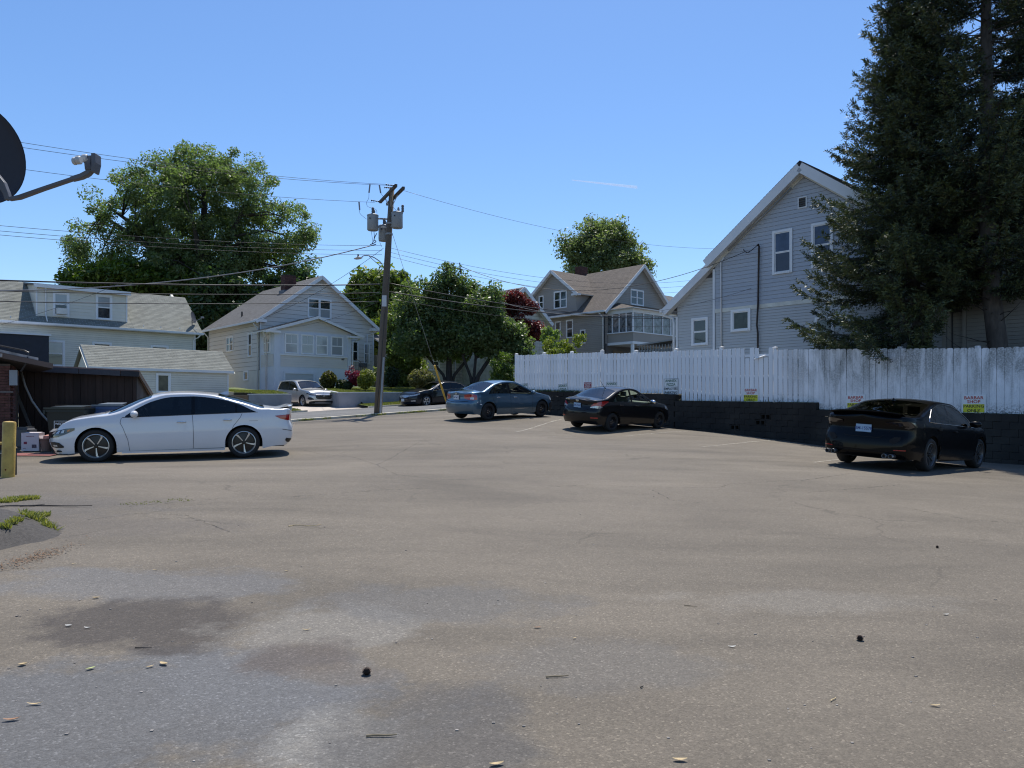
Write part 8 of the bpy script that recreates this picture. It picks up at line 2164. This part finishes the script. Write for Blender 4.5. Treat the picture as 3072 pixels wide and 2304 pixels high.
box = thing('carton', 'white printed cardboard carton standing on the red mat', 'box', (cx_, cy_, cz_ + .01), R(6))
m = MB(); m.box(-.19, .19, -.13, .13, 0, .42); m.prism([(-.17, -.13, .401), (.17, -.13, .401), (.19, .05, .43), (-.15, .05, .43)], (0, 0, .003)); m.prism([(.171, -.13, .40), (.171, .13, .40), (.215, .13, .27), (.215, -.13, .27)], (.003, 0, 0)); m.build('carton_body', mat('carton_white', (.55, .50, .52), .7, var=.06), box)
pm = mat('print_maroon', (.22, .03, .06), .7); m = MB(); m.box(-.135, -.065, -.134, -.1305, .16, .215); m.build('printed_label', pm, box); m = MB(); m.box(.04, .14, -.134, -.1305, .07, .15); m.build('printed_picture', mat('print_dark', (.07, .05, .07), .7, var=.8, vscale=60), box)
text_obj('carton_lettering', 'THIS SIDE UP', .030, pm, box, (0, -.134, .335), (R(90), 0, 0)); text_obj('carton_lettering', 'FRAGILE', .018, pm, box, (-.12, -.134, .06), (R(90), 0, 0))
px_, py_ = (142 - 1536) / 2250 * 17.4, 17.4
pot = thing('plant_pot', 'brown tub with pink rag inside, behind the white sedan nose', 'pot', (px_, py_, G(px_, py_)))
m = MB(); m.lathe([(.11, 0), (.15, .27), (.165, .27), (.165, .30), (.14, .30), (.13, .2)], None, 20); m.build('pot_body', mat('pot_brown', (.17, .10, .08), .7), pot, smooth=True, ang=40)
m = MB(); m.prism([(-.08, -.05, .22), (.09, -.06, .22), (.07, .05, .25), (-.06, .06, .24)], (.02, .0, .14)); m.build('pink_rag', mat('rag_pink', (.5, .24, .2), .8, var=.3, vscale=20), pot)
mx_, my_ = (62 - 1536) / 2250 * 16.6, 16.6
m = MB(); n_ = 12
for i in range(n_ + 1):
    for j in range(5):
        x, y = mx_ - .75 + 1.55 * i / n_, my_ - .25 + .5 * j / 4; m.v.append((x, y, G(x, y) + .02))
m.f = [(i * 5 + j, (i + 1) * 5 + j, (i + 1) * 5 + j + 1, i * 5 + j + 1) for i in range(n_) for j in range(4)]
lone('door_mat', m, mat('mat_red', (.22, .075, .065), .85, var=.25, vscale=40), 'flat red patterned mat between the bollard and the carton', 'mat')
# yellow bollard
bx_, by_ = (24 - 1536) / 2250 * 11.7, 11.7; bzg = G(bx_, by_)
bo = thing('bollard', 'yellow painted steel bollard near the left edge', 'bollard', (bx_, by_, bzg)); YB = mat('yellow_paint_worn', (.50, .34, .075), .55, var=.12, vscale=6, stain=(.26, .15, .04), stain_amt=.6, stain_scale=5, bump=.2, bscale=40)
m = MB(); m.lathe([(.092, -.1), (.092, .84), (.086, .86), (.04, .872), (.001, .875)], Matrix.Rotation(R(1.5), 4, 'Y'), 28); m.build('bollard_tube', YB, bo, smooth=True, ang=50)
m = MB(); m.prism([(.012, -.096, .135), (.035, -.094, .135), (.030, -.094, .115), (.018, -.096, .105)], (0, .004, 0)); m.build('rust_spot', mat('rust', (.14, .03, .01), .8), bo)
m = MB(); m.tube([(-1.2, .3, .52), (-.0, .12, .52)], .022, 8); m.build('side_rail', YB, bo)
hx, hy = (-55 - 1536) / 2250 * 11.4, 11.4
m = MB(); m.box(-.25, .08, -.1, .1, 0, .36); lone('black_planter', m, mat('planter_black', (.02, .02, .02), .5), 'black box cut off by the left edge beside the bollard', 'planter', (hx + .0, hy + .6, G(hx, hy)), (0, 0, .1))

# ------------------------------------------------------------------ near satellite dish at the upper left
DG = mat('dish_dark', (.018, .018, .026), .6, var=.1); AG = mat('dish_arm', (.10, .10, .11), .5, var=.08); LG = mat('lnb_grey', (.45, .45, .44), .45, var=.05)
DZ = 4.0
def dp(px, py, Z=DZ): return wpt(px, py, Z)
sd = thing('satellite_dish', 'close dark satellite dish cut by the left edge with its feed arm', 'satellite dish', tuple(dp(-150, 640)))
o0 = Vector(sd.location)
cD = dp(-60, 458) ; 
feed = dp(262, 487, 3.75)
fn = (Vector((.76, -.24, -.04))).normalized()
M_ = Matrix.Translation(cD - o0 + Vector((0, 0, 0))) @ fn.to_track_quat('Z', 'Y').to_matrix().to_4x4()
m = MB(); prof = [(.001, -.02)] + [(r, -.02 + .25 * r * r) for r in (.06, .12, .18, .22, .255)] + [(.265, .003), (.265, -.011), (.258, -.015)] + [(r, -.035 + .25 * r * r) for r in (.24, .18, .1)] + [(.001, -.035)]
prof = [(r * 1.0, h) for r, h in prof]
m.lathe(prof, M_, 48); recalc(m.build('reflector', DG, sd, smooth=True))
L0 = dp(28, 597) - o0; L1 = dp(222, 536, 3.85) - o0; L2 = dp(272, 510, 3.8) - o0; 
def bar(name, pts, w, h, mm):   # rectangular section bar along points
    m = MB(); P_ = [Vector(p) for p in pts]; k0 = 0
    for i, p in enumerate(P_):
        d = (P_[min(i + 1, len(P_) - 1)] - P_[max(i - 1, 0)]).normalized(); u = d.cross(Vector((0, 1, 0))).normalized() * (h / 2 if not hasattr(h, '__len__') else h[i] / 2); v = Vector((0, 1, 0)) * w / 2
        m.v += [tuple(p + u + v), tuple(p + u - v), tuple(p - u - v), tuple(p - u + v)]
    for i in range(len(P_) - 1):
        for j in range(4): a = i * 4 + j; b = i * 4 + (j + 1) % 4; m.f.append((a, b, b + 4, a + 4))
    m.f.append((0, 1, 2, 3)); n = len(m.v); m.f.append((n - 4, n - 3, n - 2, n - 1))
    o = recalc(m.build(name, mm, sd)); bmv = o.modifiers.new('bevel', 'BEVEL'); bmv.width = .004; bmv.segments = 2; return o
def q(px, py, Z=DZ): return dp(px, py, Z) - o0
bar('feed_arm', [q(28, 598), q(60, 592), q(130, 567, 3.95), q(222, 536, 3.9)], .03, [.017, .021, .018, .017], AG)
bar('arm_elbow', [q(216, 538, 3.89), q(245, 530, 3.88), q(265, 520, 3.87), q(275, 508, 3.87)], .034, [.022, .025, .026, .026], AG)
bar('feed_bracket', [q(270, 512, 3.87), q(268, 492, 3.87), q(266, 470, 3.87)], .04, [.034, .034, .05], AG)
bar('feed_plate', [q(285, 520, 3.87), q(289, 492, 3.87), q(288, 464, 3.87)], .06, [.014, .021, .022], AG)
bar('arm_foot', [q(-20, 520), q(8, 555), q(20, 580), q(26, 600)], .03, [.04, .04, .03, .028], AG)
for (a, b, r) in (((248, 476), (264, 475), .021), ((228, 481), (243, 480), .021), ((219, 484), (229, 483), .019)):
    m = MB(); pa, pb_ = q(*a, 3.80 if a[0] < 235 else 3.86), q(*b, 3.80 if a[0] < 235 else 3.86); d = pb_ - pa
    M2 = Matrix.Translation(pa) @ d.to_track_quat('Z', 'Y').to_matrix().to_4x4(); Ld = d.length
    m.lathe([(.001, 0), (r * .8, 0), (r, .004), (r, Ld - .004), (r * .8, Ld), (.001, Ld)], M2, 20); m.build('feed_horn', LG, sd, smooth=True, ang=40)
m = MB(); m.tube([q(240, 484, 3.84), q(284, 474, 3.87)], .008, 6); m.tube([q(262, 478, 3.86), q(286, 470, 3.87)], .007, 6); m.build('feed_stub', LG, sd)
m = MB(); b0 = q(-150, 500); gz0 = G(*dp(-180, 640).xy); m.tube([q(-60, 500), q(-140, 520), q(-185, 600), Vector((q(-185, 600).x, q(-185, 600).y, gz0 - o0.z - .2))], [.02, .025, .025, .025], 10); m.build('mast', AG, sd)

# ------------------------------------------------------------------ litter on the asphalt
LEAFT = mat('dry_leaf', (.50, .38, .20), .7, var=.25, vscale=30); LEAFB = mat('brown_leaf', (.32, .17, .09), .7, var=.25, vscale=30); LEAFG = mat('pale_green_leaf', (.45, .50, .2), .7, var=.2, vscale=30); TWIG = mat('twig', (.20, .16, .10), .8, var=.2); WHT = mat('paper_scrap', (.7, .7, .66), .7)
def leaf_obj(px, py, L, w, m_, label, yaw=None, curl=.35):
    L *= .85; w *= .8; x, y = gp(px, py); mb = MB(); n = 6; yaw = random.uniform(0, 3.14) if yaw is None else yaw
    for i in range(n + 1):
        f = i / n; ww = w * math.sin(math.pi * min(.97, max(.04, f))) ** .7 / 2; zc = L * curl * (f - .5) ** 2 * 1.6 + .002
        mb.v += [(L * (f - .5), -ww, zc + ww * .5), (L * (f - .5), 0, zc), (L * (f - .5), ww, zc + ww * .35)]
    for i in range(n):
        for j in range(2): a = i * 3 + j; mb.f.append((a, a + 3, a + 4, a + 1))
    o = mb.build('fallen_leaf', m_, None, loc=(x, y, G(x, y) + .004), rot=(0, 0, yaw)); return tag(o, label, 'leaf', 'dry leaves on the asphalt')
for a in [(1490, 2297, .075, .03, LEAFT, 'pale curled leaf at the very bottom edge, centre', .3), (2040, 2284, .075, .03, LEAFT, 'pale curled leaf at the bottom, right of centre', 0.), (35, 2163, .085, .028, LEAFB, 'reddish leaf near the lower left corner', .3), (104, 2116, .085, .02, LEAFT, 'long tan leaf above the reddish one at lower left', .15),
          (68, 1997, .05, .045, LEAFT, 'broad tan leaf by the left edge of the foreground', .6), (272, 2009, .06, .03, LEAFG, 'greenish leaf on the dark stain at left', .9), (450, 2003, .05, .02, LEAFT, 'small tan leaf left of the broad tan pair', .7), (491, 1995, .07, .04, LEAFT, 'tan leaf right of the dark stain', -.5),
          (288, 1796, .06, .035, LEAFT, 'lone tan leaf well above the grey stain at left', .2), (1612, 1885, .06, .02, LEAFB, 'small brown leaf right of centre in the midground', .2), (920, 1892, .07, .018, LEAFT, 'thin tan leaf left of the pine cone', .1), (2805, 2120, .06, .02, LEAFT, 'tan leaf above the lower right corner', -.1), (1724, 1917, .03, .015, LEAFT, 'tiny tan leaf below the small brown leaf', .5),
          (860, 1715, .05, .015, LEAFT, 'thin tan leaf far above the pine cone', -.2), (465, 1712, .05, .014, LEAFT, 'thin leaf near the left weeds', .1), (205, 1880, .05, .03, WHT, 'white scrap on the bluish patch', .1), (262, 1886, .05, .02, WHT, 'thin white scrap beside the other', .0), (2196, 1943, .06, .02, WHT, 'white splash right of centre', .0), (2838, 1846, .05, .02, WHT, 'white scrap at right', .0), (222, 1694, .05, .014, LEAFT, 'thin leaf left of the weeds crack', .0)]:
    leaf_obj(*a[:6], yaw=a[6])
def twig(px, py, L, r, yaw, label, m_=TWIG, bend=.1):
    x, y = gp(px, py); mb = MB(); P_ = [Vector((L * (i / 5 - .5), L * bend * math.sin(i * 1.3) * .3, r + .004)) for i in range(6)]; mb.tube(P_, [r, r * .95, r * .9, r * .85, r * .7, r * .5], 6)
    o = mb.build('twig', m_, None, loc=(x, y, G(x, y)), rot=(0, 0, yaw)); return tag(o, label, 'twig', 'twigs on the asphalt')
twig(1145, 2211, .14, .005, .12, 'short straight twig at the bottom, left of centre'); twig(1672, 2033, .13, .005, .2, 'short twig right of centre above the bottom edge'); twig(430, 1946, .10, .003, 0., 'thin dark twig on the brown stain', BARKD); twig(1098, 2211 - 0, .001, .001, 0, 'speck') if False else None
twig(2072, 1820, .10, .003, -.4, 'thin pale twig in the middle distance right of centre'); twig(915, 1578, .35, .004, .35, 'long pale straw curving in the middle of the lot', LEAFT, .6); twig(168, 1520, .85, .008, .02, 'dark stick lying beside the left weeds', BARKD); twig(1926, 2064, .03, .004, .9, 'tiny red-brown stick right of centre', BARKD); twig(60, 1520, .5, .01, .5, 'dead stick by the far left weeds', BARKS, .4); twig(2500, 2200 - 99, .07, .003, .8, 'thin curved straw low on the right', LEAFT)
def cone(px, py, s, label):
    x, y = gp(px, py); t = thing('pine_cone', label, 'pine cone', (x, y, G(x, y)), .4); mb = MB(); mb.lathe([(.001, 0), (.5, .1), (.85, .4), (.8, .8), (.45, 1.2), (.001, 1.4)], Matrix.Diagonal((s * .7, s * .7, s, 1)), 14); mb.build('cone_core', mat('cone_brown', (.03, .016, .01), .8, var=.3, vscale=60), t, smooth=True)
    sc = MB()
    for r_ in range(7):
        h = .15 + r_ * .16; rr_ = .85 * math.sin(math.pi * min(.95, (h / 1.45) * .8 + .18)) + .05
        for k in range(8):
            a = k * math.pi / 4 + r_ * .39; c = Vector((math.cos(a), math.sin(a), 0)); u = Vector((-c.y, c.x, 0)); p = c * rr_ * s * .62 + Vector((0, 0, h * s)); tip = c * (rr_ + .28) * s * .72 + Vector((0, 0, (h + .1) * s))
            sc.quad(tuple(p - u * s * .16), tuple(tip - u * s * .12), tuple(tip + u * s * .12), tuple(p + u * s * .16))
    so_ = sc.build('scales', mat('cone_scale', (.06, .034, .02), .7, var=.3, vscale=80), t); so_['kind'] = 'stuff'
cone(1100, 2025, .032, 'dark pine cone standing in the left foreground'); cone(2580, 1922, .028, 'dark pine cone lying in the right middle ground'); cone(2812, 1644, .02, 'tiny pine cone far off at right')
def rubble():
    mb = MB()
    for _ in range(120):
        px, py = random.uniform(10, 3060), 1480 + 820 * random.random() ** 1.2; x, y = gp(px, py); s = random.uniform(.003, .008); z = G(x, y)
        mb.box(x - s, x + s, y - s * .8, y + s * .8, z - .002, z + s * .7, None)
    o = mb.build('grit', mat('grit_stone', (.22, .2, .18), .9, var=.7, vscale=25)); o['kind'] = 'stuff'
    mb = MB()
    for _ in range(500):
        px, py = random.gauss(110, 60), random.gauss(1680, 18) - (0); px = max(5, px); py = 1700 - (px - 10) * .28 + random.gauss(0, 9); x, y = gp(px, py); z = G(x, y) + hump_h(x, y) + .006; a = random.uniform(0, 3.1); L = random.uniform(.006, .02); c, q_ = math.cos(a) * L, math.sin(a) * L
        mb.quad((x - c, y - q_, z), (x + q_ * .3, y - c * .3, z + .004), (x + c, y + q_, z + .006), (x - q_ * .3, y + c * .3, z + .002))
    o = mb.build('leaf_litter', mat('needle_litter', (.17, .10, .055), .9, var=.4, vscale=50)); o['kind'] = 'stuff'
rubble()
# faint contrail high in the sky
p0, p1 = wpt(1715, 540, 5200), wpt(1912, 562, 5200); mb = MB(); d = (p1 - p0); n = 24
for i in range(n + 1):
    f = i / n; c = p0.lerp(p1, f); w = 3 + 7 * f
    mb.v += [tuple(c + Vector((0, 0, w))), tuple(c + Vector((0, -w, 0))), tuple(c + Vector((0, 0, -w))), tuple(c + Vector((0, w, 0)))]
for i in range(n):
    for j in range(4): a = i * 4 + j; b = i * 4 + (j + 1) % 4; mb.f.append((a, b, b + 4, a + 4))
cm, nt, o_ = _nodes('contrail_vapour'); df = nt.nodes.new('ShaderNodeBsdfDiffuse'); df.inputs[0].default_value = (.9, .9, .9, 1); trn = nt.nodes.new('ShaderNodeBsdfTranslucent'); tr_ = nt.nodes.new('ShaderNodeBsdfTransparent'); a1 = nt.nodes.new('ShaderNodeMixShader'); a2 = nt.nodes.new('ShaderNodeMixShader'); a1.inputs[0].default_value = .5; a2.inputs[0].default_value = .22
nt.links.new(df.outputs[0], a1.inputs[1]); nt.links.new(trn.outputs[0], a1.inputs[2]); nt.links.new(tr_.outputs[0], a2.inputs[1]); nt.links.new(a1.outputs[0], a2.inputs[2]); nt.links.new(a2.outputs[0], o_.inputs[0])
o = mb.build('contrail', cm, smooth=True); o['kind'] = 'stuff'
